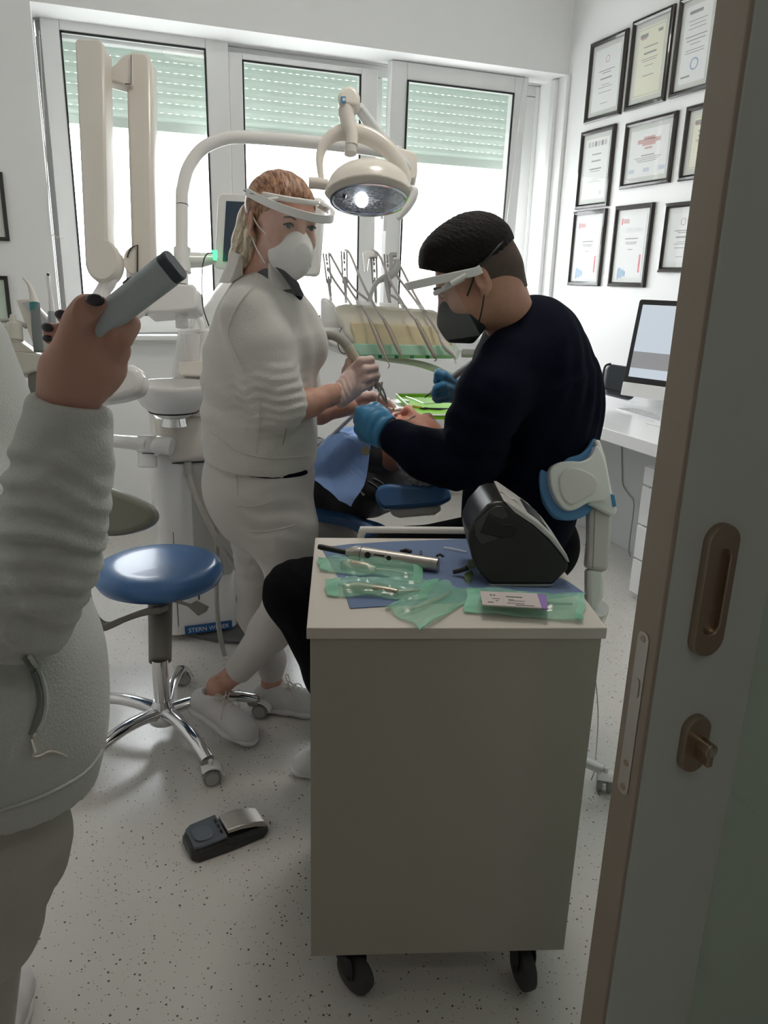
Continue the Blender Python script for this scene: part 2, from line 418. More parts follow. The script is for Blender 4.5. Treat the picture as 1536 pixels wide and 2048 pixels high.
w1 = pane_frame('window_1', XNL + .03, .826, zb, ZH + .03, Y(131, 200, YN).x, Y(413, 200, YN).x, gb, 2.53, YN, .07, kind='structure')
gasket(w1, Y(131, 200, YN).x, Y(413, 200, YN).x, gb, 2.53, YN - .03)
w2 = pane_frame('window_2', .828, 1.675, zb, 2.535, Y(485, 200, YN).x, Y(720, 200, YN).x, gb, Y(600, 135, YN).z, YN + .015, .07, kind='structure')
gasket(w2, Y(485, 200, YN).x, Y(720, 200, YN).x, gb, Y(600, 135, YN).z, YN - .012)
bm = B()
for c, s in (((.827, YN + .07, 1.81), (.05, .06, 1.40)), ((1.70, YN + .07, 1.81), (.05, .06, 1.40)), ((1.33, YN + .0695, 2.544), (2.87, .058, .06)), ((1.33, YN + .07, 1.09), (2.88, .06, .05)), ((2.71, YN + .07, 1.81), (.108, .06, 1.40)), ((-.052, YN + .07, 1.81), (.115, .06, 1.40))): box(bm, c, s)
out('trim_2', bm, PVC, None, bevel=.004, kind='structure')
# right sash stands tilted into the room
tl = Matrix.Translation(Vector((0, YN, zb))) @ Matrix.Rotation(math.radians(2.0), 4, 'X') @ Matrix.Translation(Vector((0, -YN, -zb)))
gx0, gx1 = Y(803, 220, YN - .04).x, Y(1014, 220, YN - .04).x
w3 = pane_frame('window_3', Y(775, 150, YN - .05).x, Y(1045, 180, YN - .05).x, zb, 2.575, gx0, gx1, gb, 2.485, YN - .03, .07, M=tl, kind='structure')
gasket(w3, gx0, gx1, gb, 2.485, YN - .068, tl)
p = Y(764, 425, YN - .07); handle(w3, p.x, p.y, p.z)
# rolled-down slatted shutters, one per bay, hanging outside the glass
def slat_mat():
    m = bpy.data.materials.new('green_grey_slats'); m.use_nodes = True; nt = m.node_tree; N = nt.nodes; L = nt.links; b = N['Principled BSDF']
    b.inputs['Base Color'].default_value = (.46, .52, .47, 1); b.inputs['Roughness'].default_value = .5
    t = N.new('ShaderNodeBsdfTranslucent'); t.inputs[0].default_value = (.45, .60, .50, 1); mx = N.new('ShaderNodeMixShader'); mx.inputs[0].default_value = .05
    L.new(b.outputs[0], mx.inputs[1]); L.new(t.outputs[0], mx.inputs[2]); L.new(mx.outputs[0], N['Material Output'].inputs[0]); return m
SLAT = slat_mat()
def shutter(i, x0, x1, zbot):
    bm = B(); z = zbot; yy = YN + .16; hs = .050; k = 0
    while z < 2.7:
        w = x1 - x0
        # each slat: curved strip, light holes left between slats
        rs = []
        for t in np.linspace(0, 1, 5): rs.append((yy - .008 * math.sin(PI * t), z + hs * .97 * t))
        for a in range(4):
            v = [bm.verts.new((x0, rs[a][0], rs[a][1])), bm.verts.new((x1, rs[a][0], rs[a][1])), bm.verts.new((x1, rs[a + 1][0], rs[a + 1][1])), bm.verts.new((x0, rs[a + 1][0], rs[a + 1][1]))]
            bm.faces.new(v)
        # webs between the holes
        x = x0
        if k:
            while x < x1 - .01:
                xe = min(x + .026, x1)
                v = [bm.verts.new((x, yy + .001, z - hs * .035)), bm.verts.new((xe, yy + .001, z - hs * .035)), bm.verts.new((xe, yy + .001, z + .001)), bm.verts.new((x, yy + .001, z + .001))]
                bm.faces.new(v); x += .042
        z += hs; k += 1
    box(bm, ((x0 + x1) / 2, yy, zbot - .02), (x1 - x0, .014, .045))
    o = out('window_shutter', bm, SLAT, None, kind='structure'); o.name = 'trim_%d' % (3 + i); return o
shutter(0, -.09, .82, Y(280, 258, YN + .16).z + .04); shutter(1, .84, 1.69, Y(600, 280, YN + .16).z + .04); shutter(2, 1.71, 2.74, Y(900, 330, YN + .16).z + .04)
# reveal outside
struct('trim_6', [((-.165, YN + .26, 1.8), (.1, .30, 1.54)), ((2.82, YN + .26, 1.8), (.1, .30, 1.54))], WALL)
# white box and cord guide at the right end of the niche
bm = B(); 
for k, (px, w) in enumerate(((1062, .02), (1094, .05), (1118, .03))):
    p = X(px, 400, XR); box(bm, (XR - .012, p.y, 1.82), (.024, w, 1.5))
out('trim_7', bm, WALL, None, bevel=.004, kind='structure')
bm = B(); pts = [Y(99, 455, YW - .01), Y(108, 470, YW - .015), Y(120, 476, YW - .02), Y(126, 476, YW - .01)]; tube(bm, [Y(78, 60, YW - .004), Y(92, 300, YW - .004), *pts], .0025, 6, sub=3)
out('blind_cord', bm, WPL, None, label='thin white blind cord hanging at the left edge of the window', cat='cord')
bm = B(); tube(bm, [Y(1049, 150, YN - .12), Y(1030, 320, YN - .13), Y(1006, 520, YN - .13), Y(1010, 640, YN - .14)], .0022, 6, sub=3)
out('blind_cord', bm, WPL, None, label='thin white pull cord hanging at the right end of the window', cat='cord')
# exterior: pale building over the way, seen through the right pane
st = mat('outside_render', (.93, .91, .88), .9)
bm = B(); box(bm, (6.4, 12.5, .8), (4.2, 4, 5.2)); o = out('neighbouring_house', bm, st, None, smooth=False, label='sunlit pale house outside beyond the right window pane', cat='building')
bm = B(); prism(bm, [(-2.5, 0), (2.5, 0), (0, .9)], 4.6, mframe((6.4, 14.8, 3.4), (1, 0, 0), (0, 0, 1), (0, -1, 0))); out('roof', bm, mat('outside_tile', (.85, .78, .7), .9), o, smooth=False)
for (xx, zz) in ((4.9, 2.3), (6.3, 2.3), (4.9, .9)):
    bm = B(); box(bm, (xx, 10.49, zz), (.55, .05, .8)); f = out('window', bm, PVC, o, smooth=False)
    bm = B(); box(bm, (xx, 10.46, zz), (.43, .02, .68)); out('pane', bm, mat('outside_pane', (.5, .55, .6), .2), f, smooth=False)
struct('trim_8', [((3, 20, -1.9), (40, 30, .1))], mat('outside_ground', (.75, .75, .72), .9))
# ================= sliding door =================
DT = .050
x0 = Y(1306, 1400, YD).x; xs = Y(1497, 1400, YD).x
DRM = mat('door_grey_laminate', (.58, .62, .60), .5, bump=(30, .05, .002)); DRE = mat('door_edge_beige', (.37, .315, .26), .5)
bm = B(); box(bm, ((x0 + xs) / 2, YD + DT / 2, 1.08), (xs - x0, DT, 2.16)); box(bm, ((xs + 1.75) / 2, YD + DT / 2, 2.11), (1.75 - xs, DT, .1)); box(bm, ((xs + 1.75) / 2, YD + DT / 2, .05), (1.75 - xs, DT, .1)); box(bm, (1.7, YD + DT / 2, 1.08), (.1, DT, 2.16))
door = out('door_1', bm, DRM, None, bevel=.003, kind='structure')
bm = B(); box(bm, (x0 - .0035, YD + DT / 2, 1.08), (.007, DT, 2.16)); out('door_edge', bm, DRE, door, bevel=.002)
bm = B(); box(bm, ((xs + 1.65) / 2, YD + DT / 2, 1.08), (1.65 - xs, .008, 1.96)); 
out('glass_panel', bm, mat('frosted_green_glass', (.50, .63, .55), .32, spec=.6), door, smooth=False, label='frosted pale green glass panel')
bm = B()
for (a, b, w) in (((1508, 1318), (1640, 1378), 12), ((1468, 1585), (1640, 1735), 10), ((1398, 1930), (1600, 2175), 10)):
    A = Y(*a, YD + DT / 2 - .0045); Bq = Y(*b, YD + DT / 2 - .0045); dv = (Bq - A); L = dv.length; r = Matrix.Rotation(-math.atan2(dv.z, dv.x), 3, 'Y'); box(bm, (A + Bq) / 2, (L, .001, .0035), r)
out('diagonal_line', bm, mat('line_pale_green', (.52, .64, .57), .5), door, smooth=False)  # thin diagonal lines, slightly paler than the panel
# recessed pull
pc = (Y(1440, 1045, YD) + Y(1408, 1305, YD)) / 2; ph = Y(1440, 1045, YD).z - Y(1408, 1305, YD).z; pw = .052; pc.x -= .002
def plate(name, c, w, h, depth, m, hole=None, parent=door, fy=-1):
    """rounded plate standing off the door; hole = inner (w,h,deep)."""
    bm = B(); Mx = mframe(c, (1, 0, 0), (0, 0, 1), (0, -1, 0)); o_ = rrect(w, h, w / 2 * .98, 10)
    i_ = rrect(w * .94, h - w * .06, w * .94 / 2 * .98, 10)
    rs = [[Mx @ Vector((p[0], p[1], 0)) for p in o_], [Mx @ Vector((p[0], p[1], depth * .7)) for p in o_], [Mx @ Vector((p[0], p[1], depth)) for p in i_]]
    if hole:
        hw, hh, dp = hole; q = rrect(hw, hh, hw / 2 * .98, 10); q2 = rrect(hw * .9, hh - hw * .1, hw * .9 / 2 * .98, 10)
        rs += [[Mx @ Vector((p[0], p[1], depth)) for p in q], [Mx @ Vector((p[0], p[1], depth - .002)) for p in q2], [Mx @ Vector((p[0], p[1], .0006 + depth - dp)) for p in q2]]
    rings(bm, rs, True); return out(name, bm, m, parent)
plate('pull_handle', pc, pw, ph, .012, BRZ, (pw * .58, ph * .66, .0105))
lc = Y(1382, 1482, YD); plate('lock_rosette', lc, .044, .088, .012, BRZ)
a = Y(1390, 1478, YD); bm = B(); cyl(bm, a, a + Vector((0, -.034, 0)), .0105, n=28); box(bm, a + Vector((0, -.017, -.014)), (.010, .034, .022)); o = out('lock_cylinder', bm, BRZ, door, bevel=.002)
bm = B(); cyl(bm, a + Vector((0, -.034, 0)), a + Vector((0, -.0352, 0)), .0075, n=24); box(bm, a + Vector((0, -.0356, 0)), (.0022, .002, .010)); out('keyway', bm, STL, o)
# lock plate let into the edge
e1 = X(1280, 1258, x0 - .008); e2 = X(1250, 1592, x0 - .008); yc = YD + DT / 2
bm = B(); Mx = mframe((x0 - .007, yc, (e1.z + e2.z) / 2), (0, 1, 0), (0, 0, 1), (-1, 0, 0)); prism(bm, rrect(.022, e1.z - e2.z, .0105, 8), .0016, Mx); lp = out('lock_plate', bm, STL, door)
for t in (.04, .80, .955):
    bm = B(); z = e1.z + (e2.z - e1.z) * t; cyl(bm, (x0 - .0086, yc, z), (x0 - .0096, yc, z), .0052, .0045, 18); out('screw', bm, BRZ, lp)
bm = B(); z = e1.z + (e2.z - e1.z) * .33; prism(bm, rrect(.011, .03, .005, 6), .0015, mframe((x0 - .0086, yc, z), (0, 1, 0), (0, 0, 1), (-1, 0, 0))); out('latch', bm, STL, lp)
# ================= framed certificates =================
FRM = mat('black_lacquer_frame', (.018, .012, .010), .22, coat=.5)
ink = mat('ink_grey', (.28, .27, .27), .8); PICG = clear('picture_glass', (.9, .9, .9), .10, .03, .6)
def cert(poly, label, paper, mount, style, **kw):
    """poly: photo corners TL, TR, BR, BL on the right wall (unprojected onto the wall)."""
    x = XR - .001; P = [X(*q, x) for q in poly]
    ya = (P[0].y + P[3].y) / 2; yb = (P[1].y + P[2].y) / 2; zt_ = (P[0].z + P[1].z) / 2; zb_ = (P[2].z + P[3].z) / 2
    w = abs(ya - yb); h = zt_ - zb_; c = Vector((x, (ya + yb) / 2, (zt_ + zb_) / 2))
    t = thing('picture_frame', label, 'picture frame', c, 0, 'black framed certificates on the right wall')
    Mx = mframe(c, (0, -1, 0), (0, 0, 1), (-1, 0, 0)); fw = .024
    bm = B()
    prof = [(0, 0), (0, .014), (.004, .018), (fw * .6, .020), (fw, .012), (fw, .004)]
    rs = [[Mx @ Vector((sx * (w / 2 - i), sy * (h / 2 - i), d)) for sx, sy in ((-1, -1), (1, -1), (1, 1), (-1, 1))] for i, d in prof]
    rings(bm, rs, False); out('frame', bm, FRM, t, smooth=False)
    bm = B(); prism(bm, [(-w / 2 + fw, -h / 2 + fw), (w / 2 - fw, -h / 2 + fw), (w / 2 - fw, h / 2 - fw), (-w / 2 + fw, h / 2 - fw)], .003, Mx @ Matrix.Translation((0, 0, .001))); out('mount_board', bm, mount, t, smooth=False)
    pw, ph = w - 2 * fw - .05, h - 2 * fw - .05
    ox = 0
    bm = B(); prism(bm, [(-pw / 2, -ph / 2), (pw / 2, -ph / 2), (pw / 2, ph / 2), (-pw / 2, ph / 2)], .0012, Mx @ Matrix.Translation((0, 0, .004))); pa = out('certificate', bm, paper, t, smooth=False)
    S = mframe(Vector((0, 0, 0)), (1, 0, 0), (0, 1, 0), (0, 0, 1))
    def tx(s, u, v, size, m=ink, nm='printed_text'):
        T = Mx @ Matrix.Translation((u * pw / 2, v * ph / 2, .0054)); text(nm, s, size, T, m, pa, .0001)
    def bar(u, v, wd, hg, m, nm='printed_mark'):
        bm = B(); prism(bm, [(-wd / 2, -hg / 2), (wd / 2, -hg / 2), (wd / 2, hg / 2), (-wd / 2, hg / 2)], .0003, Mx @ Matrix.Translation((u * pw / 2, v * ph / 2, .0053))); out(nm, bm, m, pa, smooth=False)
    style(tx, bar, pw, ph)
    bm = B(); prism(bm, [(-w / 2 + fw, -h / 2 + fw), (w / 2 - fw, -h / 2 + fw), (w / 2 - fw, h / 2 - fw), (-w / 2 + fw, h / 2 - fw)], .001, Mx @ Matrix.Translation((0, 0, .008))); out('glass', bm, PICG, t, smooth=False)
    return t
PW = mat('paper_white', (.80, .81, .80), .7); PC = mat('paper_cream', (.78, .77, .62), .7); PM = mat('mount_grey', (.62, .64, .60), .8); PM2 = mat('mount_pale', (.74, .76, .74), .8)
RED = mat('ink_red', (.70, .09, .12), .7); INKR = mat('ink_faded_red', (.60, .36, .34), .8); INKB = mat('ink_blue', (.30, .38, .62), .8); TEAL = mat('ink_teal', (.22, .50, .62), .8)
def lines(tx, bar, pw, rows, m=ink):
    for v, wd, hg in rows: bar(0, v, pw * wd, hg, m, 'text_line')
def s_seal(tx, bar, pw, ph):
    tx('O', 0, .62, .05, INKR, 'seal'); lines(tx, bar, pw, [(.28, .62, .004), (.2, .35, .004), (.02, .45, .007), (-.18, .3, .003), (-.26, .55, .003), (-.42, .5, .003), (-.78, .28, .003)])
def s_cream(tx, bar, pw, ph):
    for u in (-.94, .94): bar(u, 0, .0015, ph * .94, ink)
    for v in (-.94, .94): bar(0, v, pw * .94, .0015, ink)
    bar(-.55, .76, pw * .28, .018, ink); bar(-.55, .68, pw * .2, .008, INKR); bar(.6, .78, pw * .16, .014, ink); lines(tx, bar, pw, [(.42, .5, .005), (.24, .45, .009), (.08, .6, .003), (.02, .5, .003), (-.12, .3, .003), (-.4, .4, .004)])
def s_stamp(tx, bar, pw, ph):
    bar(-.2, .82, pw * .5, .014, ink); lines(tx, bar, pw, [(.6, .7, .003), (.5, .6, .003), (.4, .65, .003), (.2, .8, .004), (.1, .7, .004), (0, .4, .003), (-.15, .7, .003), (-.22, .7, .003)]); tx('O', .1, -.55, .075, INKB, 'round_stamp'); bar(-.5, -.82, pw * .35, .008, ink)
def s_logos(tx, bar, pw, ph):
    for i, u in enumerate((-.7, -.42, -.14, .14, .42, .7)): bar(u, .82, pw * .1, .026, ink if i in (2, 4) else mat('ink_pale', (.52, .52, .52), .8))
    lines(tx, bar, pw, [(.48, .4, .006), (.26, .4, .007), (0, .5, .007), (-.08, .4, .003), (-.35, .3, .002), (-.42, .6, .002)]); bar(.6, -.8, .02, .02, mat('ink_pale2', (.55, .6, .55), .8))
def s_wide(tx, bar, pw, ph):
    bar(0, .62, pw * .3, .014, INKR); bar(0, .5, pw * .6, .020, INKR); bar(0, .36, pw * .35, .012, INKR); bar(0, .2, pw * .2, .010, INKR); lines(tx, bar, pw, [(-.1, .35, .005), (-.2, .7, .003), (-.28, .6, .003), (-.36, .5, .003)])
    for u in (-.8, 0, .8): bar(u, -.72, pw * .16, .02, mat('ink_blue_pale', (.55, .6, .7), .8))
def s_diploma(tx, bar, pw, ph):
    bar(-.86, .80, .012, .032, RED, 'red_emblem'); [bar(-.70 + i * .11, .825, .010, .016, INKR, 'red_lettering') for i in range(4)]; [bar(-.70 + i * .09, .76, .006, .008, RED, 'red_lettering') for i in range(5)]
    tx('DIPLOMA', .1, .50, .032, mat('ink_pale', (.52, .52, .52), .8)); lines(tx, bar, pw, [(.24, .5, .006), (.13, .45, .004), (.08, .4, .004), (-.1, .2, .004)])
    for i in range(5): bar(-.8 + i * .13, -.88 + .03 * (i % 2), .012, .06 - .008 * i, TEAL if i % 2 else INKB, 'skyline_mark')
    bar(.8, -.55, .014, .09, RED)
G = {}
cert([(1183, 90), (1258, 57), (1245, 228), (1174, 248)], 'black framed certificate with a small round seal, topmost of the column nearest the window', PW, PM, s_seal)
cert([(1268, 45), (1353, 8), (1332, 204), (1254, 222)], 'black framed cream coloured certificate with a printed border, top row', PC, PM, s_cream)
cert([(1363, 0), (1448, -38), (1424, 178), (1342, 196)], 'black framed certificate with a round blue stamp, top row beside the door', PW, PM, s_stamp)
cert([(1165, 265), (1233, 249), (1220, 413), (1155, 419)], 'black framed certificate with a row of small grey logos across its top', PW, PM, s_logos)
cert([(1254, 248), (1357, 222), (1344, 366), (1244, 379)], 'squarish black framed certificate with a faded red heading, middle row', PW, PM, s_wide)
cert([(1376, 215), (1462, 193), (1440, 352), (1361, 364)], 'black framed picture half hidden behind the door, middle row', PC, PM, s_cream)
cert([(1150, 423), (1215, 418), (1202, 573), (1139, 570)], 'black framed diploma with red lettering and blue skyline, lowest beside the window', PW, PM2, s_diploma)
cert([(1234, 413), (1309, 405), (1294, 575), (1220, 573)], 'black framed diploma whose glass mirrors the bright window, bottom row middle', PW, PM2, s_diploma)
cert([(1333, 407), (1412, 400), (1398, 546), (1321, 544)], 'black framed certificate cut off by the door, bottom row', PW, PM2, s_seal)
# two frames on the pier left of the window
def pier(name, a, b, label, m):
    A = Y(*a, YW - .002); Bq = Y(*b, YW - .002); w = A.x - (Bq.x - .45); h = A.z - Bq.z; c = Vector((A.x - .16, YW - .002, (A.z + Bq.z) / 2))
    t = thing('picture_frame', label, 'picture frame', c, 0)
    Mx = mframe(c, (1, 0, 0), (0, 0, 1), (0, -1, 0)); w = .32; fw = .018; bm = B()
    rs = [[Mx @ Vector((sx * (w / 2 - i), sy * (h / 2 - i), d)) for sx, sy in ((-1, -1), (1, -1), (1, 1), (-1, 1))] for i, d in [(0, 0), (0, .016), (fw, .014), (fw, .004)]]
    rings(bm, rs, False); out('frame', bm, FRM, t, smooth=False)
    bm = B(); prism(bm, [(-w / 2 + fw, -h / 2 + fw), (w / 2 - fw, -h / 2 + fw), (w / 2 - fw, h / 2 - fw), (-w / 2 + fw, h / 2 - fw)], .004, Mx @ Matrix.Translation((0, 0, .001))); out('picture', bm, m, t, smooth=False)
pier('a', (5, 345), (5, 482), 'black edged picture cut off at the left photo edge, above the other', PM)
pier('b', (15, 552), (15, 700), 'black edged pale green picture at the left photo edge, behind the instrument holder', mat('print_green', (.55, .66, .56), .5))
# ================= lighting =================
w = bpy.data.worlds.new('sky'); SC.world = w; w.use_nodes = True; bg = w.node_tree.nodes['Background']; bg.inputs[0].default_value = (.93, .97, 1, 1); bg.inputs[1].default_value = 9.0
for (x0_, x1_) in ((-.05, .82), (.84, 1.68), (1.7, 2.72)):
    ld = bpy.data.lights.new('window_portal', 'AREA'); ld.shape = 'RECTANGLE'; ld.size = x1_ - x0_; ld.size_y = 1.5; ld.cycles.is_portal = True
    lo = bpy.data.objects.new('window_portal', ld); COL.objects.link(lo); lo.location = ((x0_ + x1_) / 2, YN + .35, 1.75); lo.rotation_euler = (-PI / 2, 0, 0)
def lampo(name, loc, size, power, col, label):
    t = thing(name, label, 'ceiling light', loc)
    bm = B(); lathe(bm, [(size / 2, 0), (size / 2, -.03), (size / 2 - .015, -.035)], loc); out('rim', bm, WPL, t)
    bm = B(); cyl(bm, Vector(loc) + Vector((0, 0, -.034)), Vector(loc) + Vector((0, 0, -.038)), size / 2 - .02, n=40); out('diffuser', bm, mat('lamp_glow', (1, .95, .85), .5, emit=((1, .93, .82), 3)), t)
    ld = bpy.data.lights.new('lamp', 'AREA'); ld.shape = 'DISK'; ld.size = size; ld.energy = power; ld.color = col
    lo = bpy.data.objects.new('lamp', ld); COL.objects.link(lo); lo.parent = t; lo.location = (0, 0, -.05)
lampo('ceiling_lamp', (1.0, 2.0, ZC), .45, 11, (1, .93, .84), 'round white ceiling lamp over the treatment chair')
lampo('ceiling_lamp', (.4, -.8, ZC), .45, 2, (1, .90, .80), 'added unseen round white lamp giving the corridor weak light')  # added lamp out of view, weak light for the corridor side
SC.view_settings.view_transform = 'Standard'; SC.view_settings.look = 'None'; SC.view_settings.exposure = .06; SC.view_settings.gamma = 1; SC.view_settings.use_curve_mapping = False
SC.cycles.transparent_max_bounces = 16; SC.cycles.max_bounces = 10; SC.cycles.diffuse_bounces = 6; SC.cycles.use_denoising = True
def crom(pts, k=5, closed=True):
    P = [Vector(p) for p in pts]; n = len(P); o = []
    for i in range(n if closed else n - 1):
        g = (lambda j: P[j % n]) if closed else (lambda j: P[max(0, min(n - 1, j))])
        p0, p1, p2, p3 = g(i - 1), g(i), g(i + 1), g(i + 2)
        for q in range(k):
            t = q / k; o.append(.5 * ((2 * p1) + (p2 - p0) * t + (2 * p0 - 5 * p1 + 4 * p2 - p3) * t * t + (3 * p1 - p0 - 3 * p2 + p3) * t ** 3))
    if not closed: o.append(P[-1])
    return o
def slab(name, poly, depth, thick, m, parent=None, bev=.006, curve=0, away=None, bm=None, inset=0, **kw):
    """solid of real thickness whose outline is measured in the photo at camera depth; thick may run along 'away'."""
    pl = [Vector((p[0], p[1])) for p in poly]
    if curve: pl = crom(pl, curve)
    A = [D(p[0], p[1], depth) for p in pl]; d = (Vector(away).normalized() if away is not None else CF) * thick
    mk = bm is None
    if mk: bm = B()
    if inset:
        c = sum(A, Vector()) / len(A); rs = [[c + (a - c) * (1 - inset) for a in A], [a + d * .12 for a in A], [a + d * .5 for a in A], [a + d * .88 for a in A], [c + (a - c) * (1 - inset) + d for a in A]]
        rs[0] = [a for a in rs[0]]
    else: rs = [A, [a + d for a in A]]
    rings(bm, rs, True)
    if mk: return out(name, bm, m, parent, bevel=bev, **kw)
def tubeo(name, pts, rad, m, parent=None, n=12, sub=4, **kw):
    bm = B(); tube(bm, pts, rad, n, sub=sub); return out(name, bm, m, parent, **kw)
def P3(pts, depth): return [D(p[0], p[1], p[2] if len(p) > 2 else depth) for p in pts]
def Y3(pts, y): return [Y(p[0], p[1], p[2] if len(p) > 2 else y) for p in pts]
# ================= dental unit: cuspidor column =================
UY = 2.87
t = thing('dental_unit', 'white dental unit column with blue nameplate and white spittoon bowl, left of the masked woman', 'dental unit', (.34, 3.05, 0))
xl, xr = Z(333, 1288, 0).x, Z(480, 1272, 0).x
UWP = WPL
Mx = mframe(((xl + xr) / 2, UY + .17, .03), (1, 0, 0), (0, 1, 0), (0, 0, 1))
bm = B(); prism(bm, rrect(xr - xl, .34, .05, 6), .74, Mx, top=1.03); out('cabinet', bm, UWP, t, bevel=.004)
bm = B(); box(bm, (xl + .05, UY - .001, .42), (.0025, .004, .70)); box(bm, (xl + .135, UY - .002, .45), (.005, .004, .55)); out('panel_seam', bm, GAS, t, smooth=False)
p1 = Y(430, 930, UY); 
# recessed grey service panel
bm = B(); prism(bm, rrect(.15, .50, .02, 4), .006, mframe((xr - .09, UY - .002, .52), (1, 0, 0), (0, 0, 1), (0, -1, 0))); out('service_panel', bm, mat('panel_grey', (.42, .42, .40), .4), t, bevel=.002)
bm = B(); a = Y(371, 1259, UY - .006); b_ = Y(463, 1251, UY - .006); box(bm, ((a.x + b_.x) / 2, UY - .006, (a.z + b_.z) / 2), (b_.x - a.x + .004, .008, .034)); np_ = out('nameplate', bm, mat('nameplate_blue', (.02, .10, .30), .3), t, label='blue nameplate')
text('lettering', 'STERN WEBER', .025, mframe(((a.x + b_.x) / 2, UY - .0104, (a.z + b_.z) / 2 - .001), (1, 0, 0), (0, 0, 1), (0, -1, 0)), mat('lettering_silver', (.75, .80, .85), .3), np_, .0006)
bm = B(); lathe(bm, [(.33, 0), (.35, .006), (.35, .016), (.33, .024), (.05, .028)], (.62, 3.13, 0), 48, sx=1.1, sy=1.1); out('floor_plate', bm, mat('floor_plate_grey', (.13, .13, .125), .45), t)
# upper shroud
z0, z1 = Y(340, 925, UY).z, Y(340, 838, UY).z
Mx = mframe(((xl + xr) / 2 + .03, UY + .17, z0), (1, 0, 0), (0, 1, 0), (0, 0, 1)); w = .33
bm = B(); rings(bm, [[Mx @ Vector((p[0] * s, p[1] * s, z)) for p in rrect(w, .38, .08, 7)] for z, s in ((0, .93), (.012, .985), (.03, 1), (z1 - z0 - .03, 1), (z1 - z0 - .008, .97), (z1 - z0, .9))]); out('shroud', bm, WPL2, t)
bm = B(); rings(bm, [[Mx @ Vector((p[0] * s, p[1] * s, z)) for p in rrect(w, .38, .08, 7)] for z, s in ((-.004, .96), (.0, .96))]); out('seam', bm, GAS, t)
bm = B(); rings(bm, [[Mx @ Vector((p[0] * s + .05, p[1] * s, z)) for p in rrect(w * .8, .34, .08, 7)] for z, s in ((z1 - z0, .96), (z1 - z0 + .004, .96), (z1 - z0 + .006, 1), (z1 - z0 + .06, .92), (z1 - z0 + .075, .85))]); out('upper_shroud', bm, WPL, t)
# spittoon bowl
bc = Y(345, 768, UY - .02); R0 = pr(77, bc); zz = bc.z
bm = B(); lathe(bm, [(.03, -.125), (.055, -.118), (.085, -.098), (.087, -.096), (R0 * .80, -.075), (R0 * .93, -.045), (R0 * .995, -.012), (R0, 0), (R0 * .985, .004), (R0 * .95, .003), (R0 * .93, -.012), (R0 * .85, -.045), (R0 * .6, -.078), (.02, -.088)], bc, 56); bowl = out('spittoon_bowl', bm, WPL, t)
bm = B(); lathe(bm, [(.0862, -.1005), (.0885, -.099), (.0905, -.096), (.088, -.0955)], bc, 56); out('seam', bm, GAS, bowl)
bm = B(); cyl(bm, (bc.x, bc.y, zz - .15), (bc.x, bc.y, zz - .11), .05, .04); out('bowl_neck', bm, CHR, t)
# tower behind the bowl with cup shelf
TY = UY + .12
slab('tower', [(355, 655), (420, 655), (432, 760), (428, 830), (350, 830), (343, 740)], czof(Y(380, 740, TY)), .12, WPL, t, bev=.012)
slab('cup_shelf', [(355, 724), (420, 720), (424, 745), (416, 752), (362, 750), (355, 742)], czof(Y(385, 735, TY)) - .06, .12, WPL2, t, bev=.006)
tubeo('cup_filler', P3([(405, 664), (404, 645), (396, 633), (386, 634), (382, 645), (381, 656)], czof(Y(385, 640, TY)) + .02), .0105, WPL, t)
# assistant swing arm off the column
d = czof(Y(290, 900, UY)) - .02
bm = B(); tube(bm, P3([(345, 893), (320, 890), (300, 903)], d), [.035, .035, .028], 16, sub=3); tube(bm, P3([(295, 935), (295, 905)], d), .034, 20); out('arm_joint', bm, WPL, t, bevel=.004)
bm = B(); tube(bm, P3([(295, 888), (250, 884), (160, 875), (90, 868, d - .2)], d - .01), [.036, .030, .028, .026], 16, sub=3, flat=.8); tube(bm, P3([(295, 905), (295, 872)], d), .037, 20); out('swing_arm', bm, WPL, t, bevel=.004)
bm = B(); tube(bm, P3([(297, 907), (297, 909)], d), .0355, 20); out('joint_seam', bm, GAS, t)
# suction hose curving down along the column
hp = czof(Y(400, 940, UY)) - .03
tubeo('suction_hose', P3([(377, 935), (382, 965), (400, 1010), (432, 1075), (462, 1120), (490, 1160)], hp), .0115, HOSE, t, label='grey hose hanging down in front of the column')
tubeo('hose_socket', P3([(375, 925), (377, 950)], hp), .016, GPL, t)
tubeo('drain_hose', P3([(434, 960), (434, 1100), (433, 1200), (440, 1270), (450, 1312)], hp + .02), .009, HOSE, t)
cp = thing('plastic_cup', 'translucent white plastic cup standing on the shelf behind the spittoon bowl', 'cup', D(385, 722, czof(Y(385, 735, TY)) + .0))
c0 = D(385, 722, czof(Y(385, 735, TY))); c1 = D(385, 667, czof(Y(385, 735, TY))); h = c1.z - c0.z
bm = B(); lathe(bm, [(.026, 0), (.036, h), (.0375, h + .001), (.0375, h + .003), (.035, h + .003), (.025, .003)], c0, 32); out('cup_wall', bm, CUPM, cp)
# white rounded housing behind the woman
ho = SDF(*box_of([D(380, 560, 3.0), D(520, 760, 3.4)], .12), .008)
ho.chain([D(440, 660, 3.1), D(480, 610, 3.12), D(530, 600, 3.14)], [.11, .10, .08], .05).cap(D(440, 660, 3.1), D(455, 790, 3.1), .09, .07, .04)
sobj('rear_housing', ho.mesh(), WPL, t)
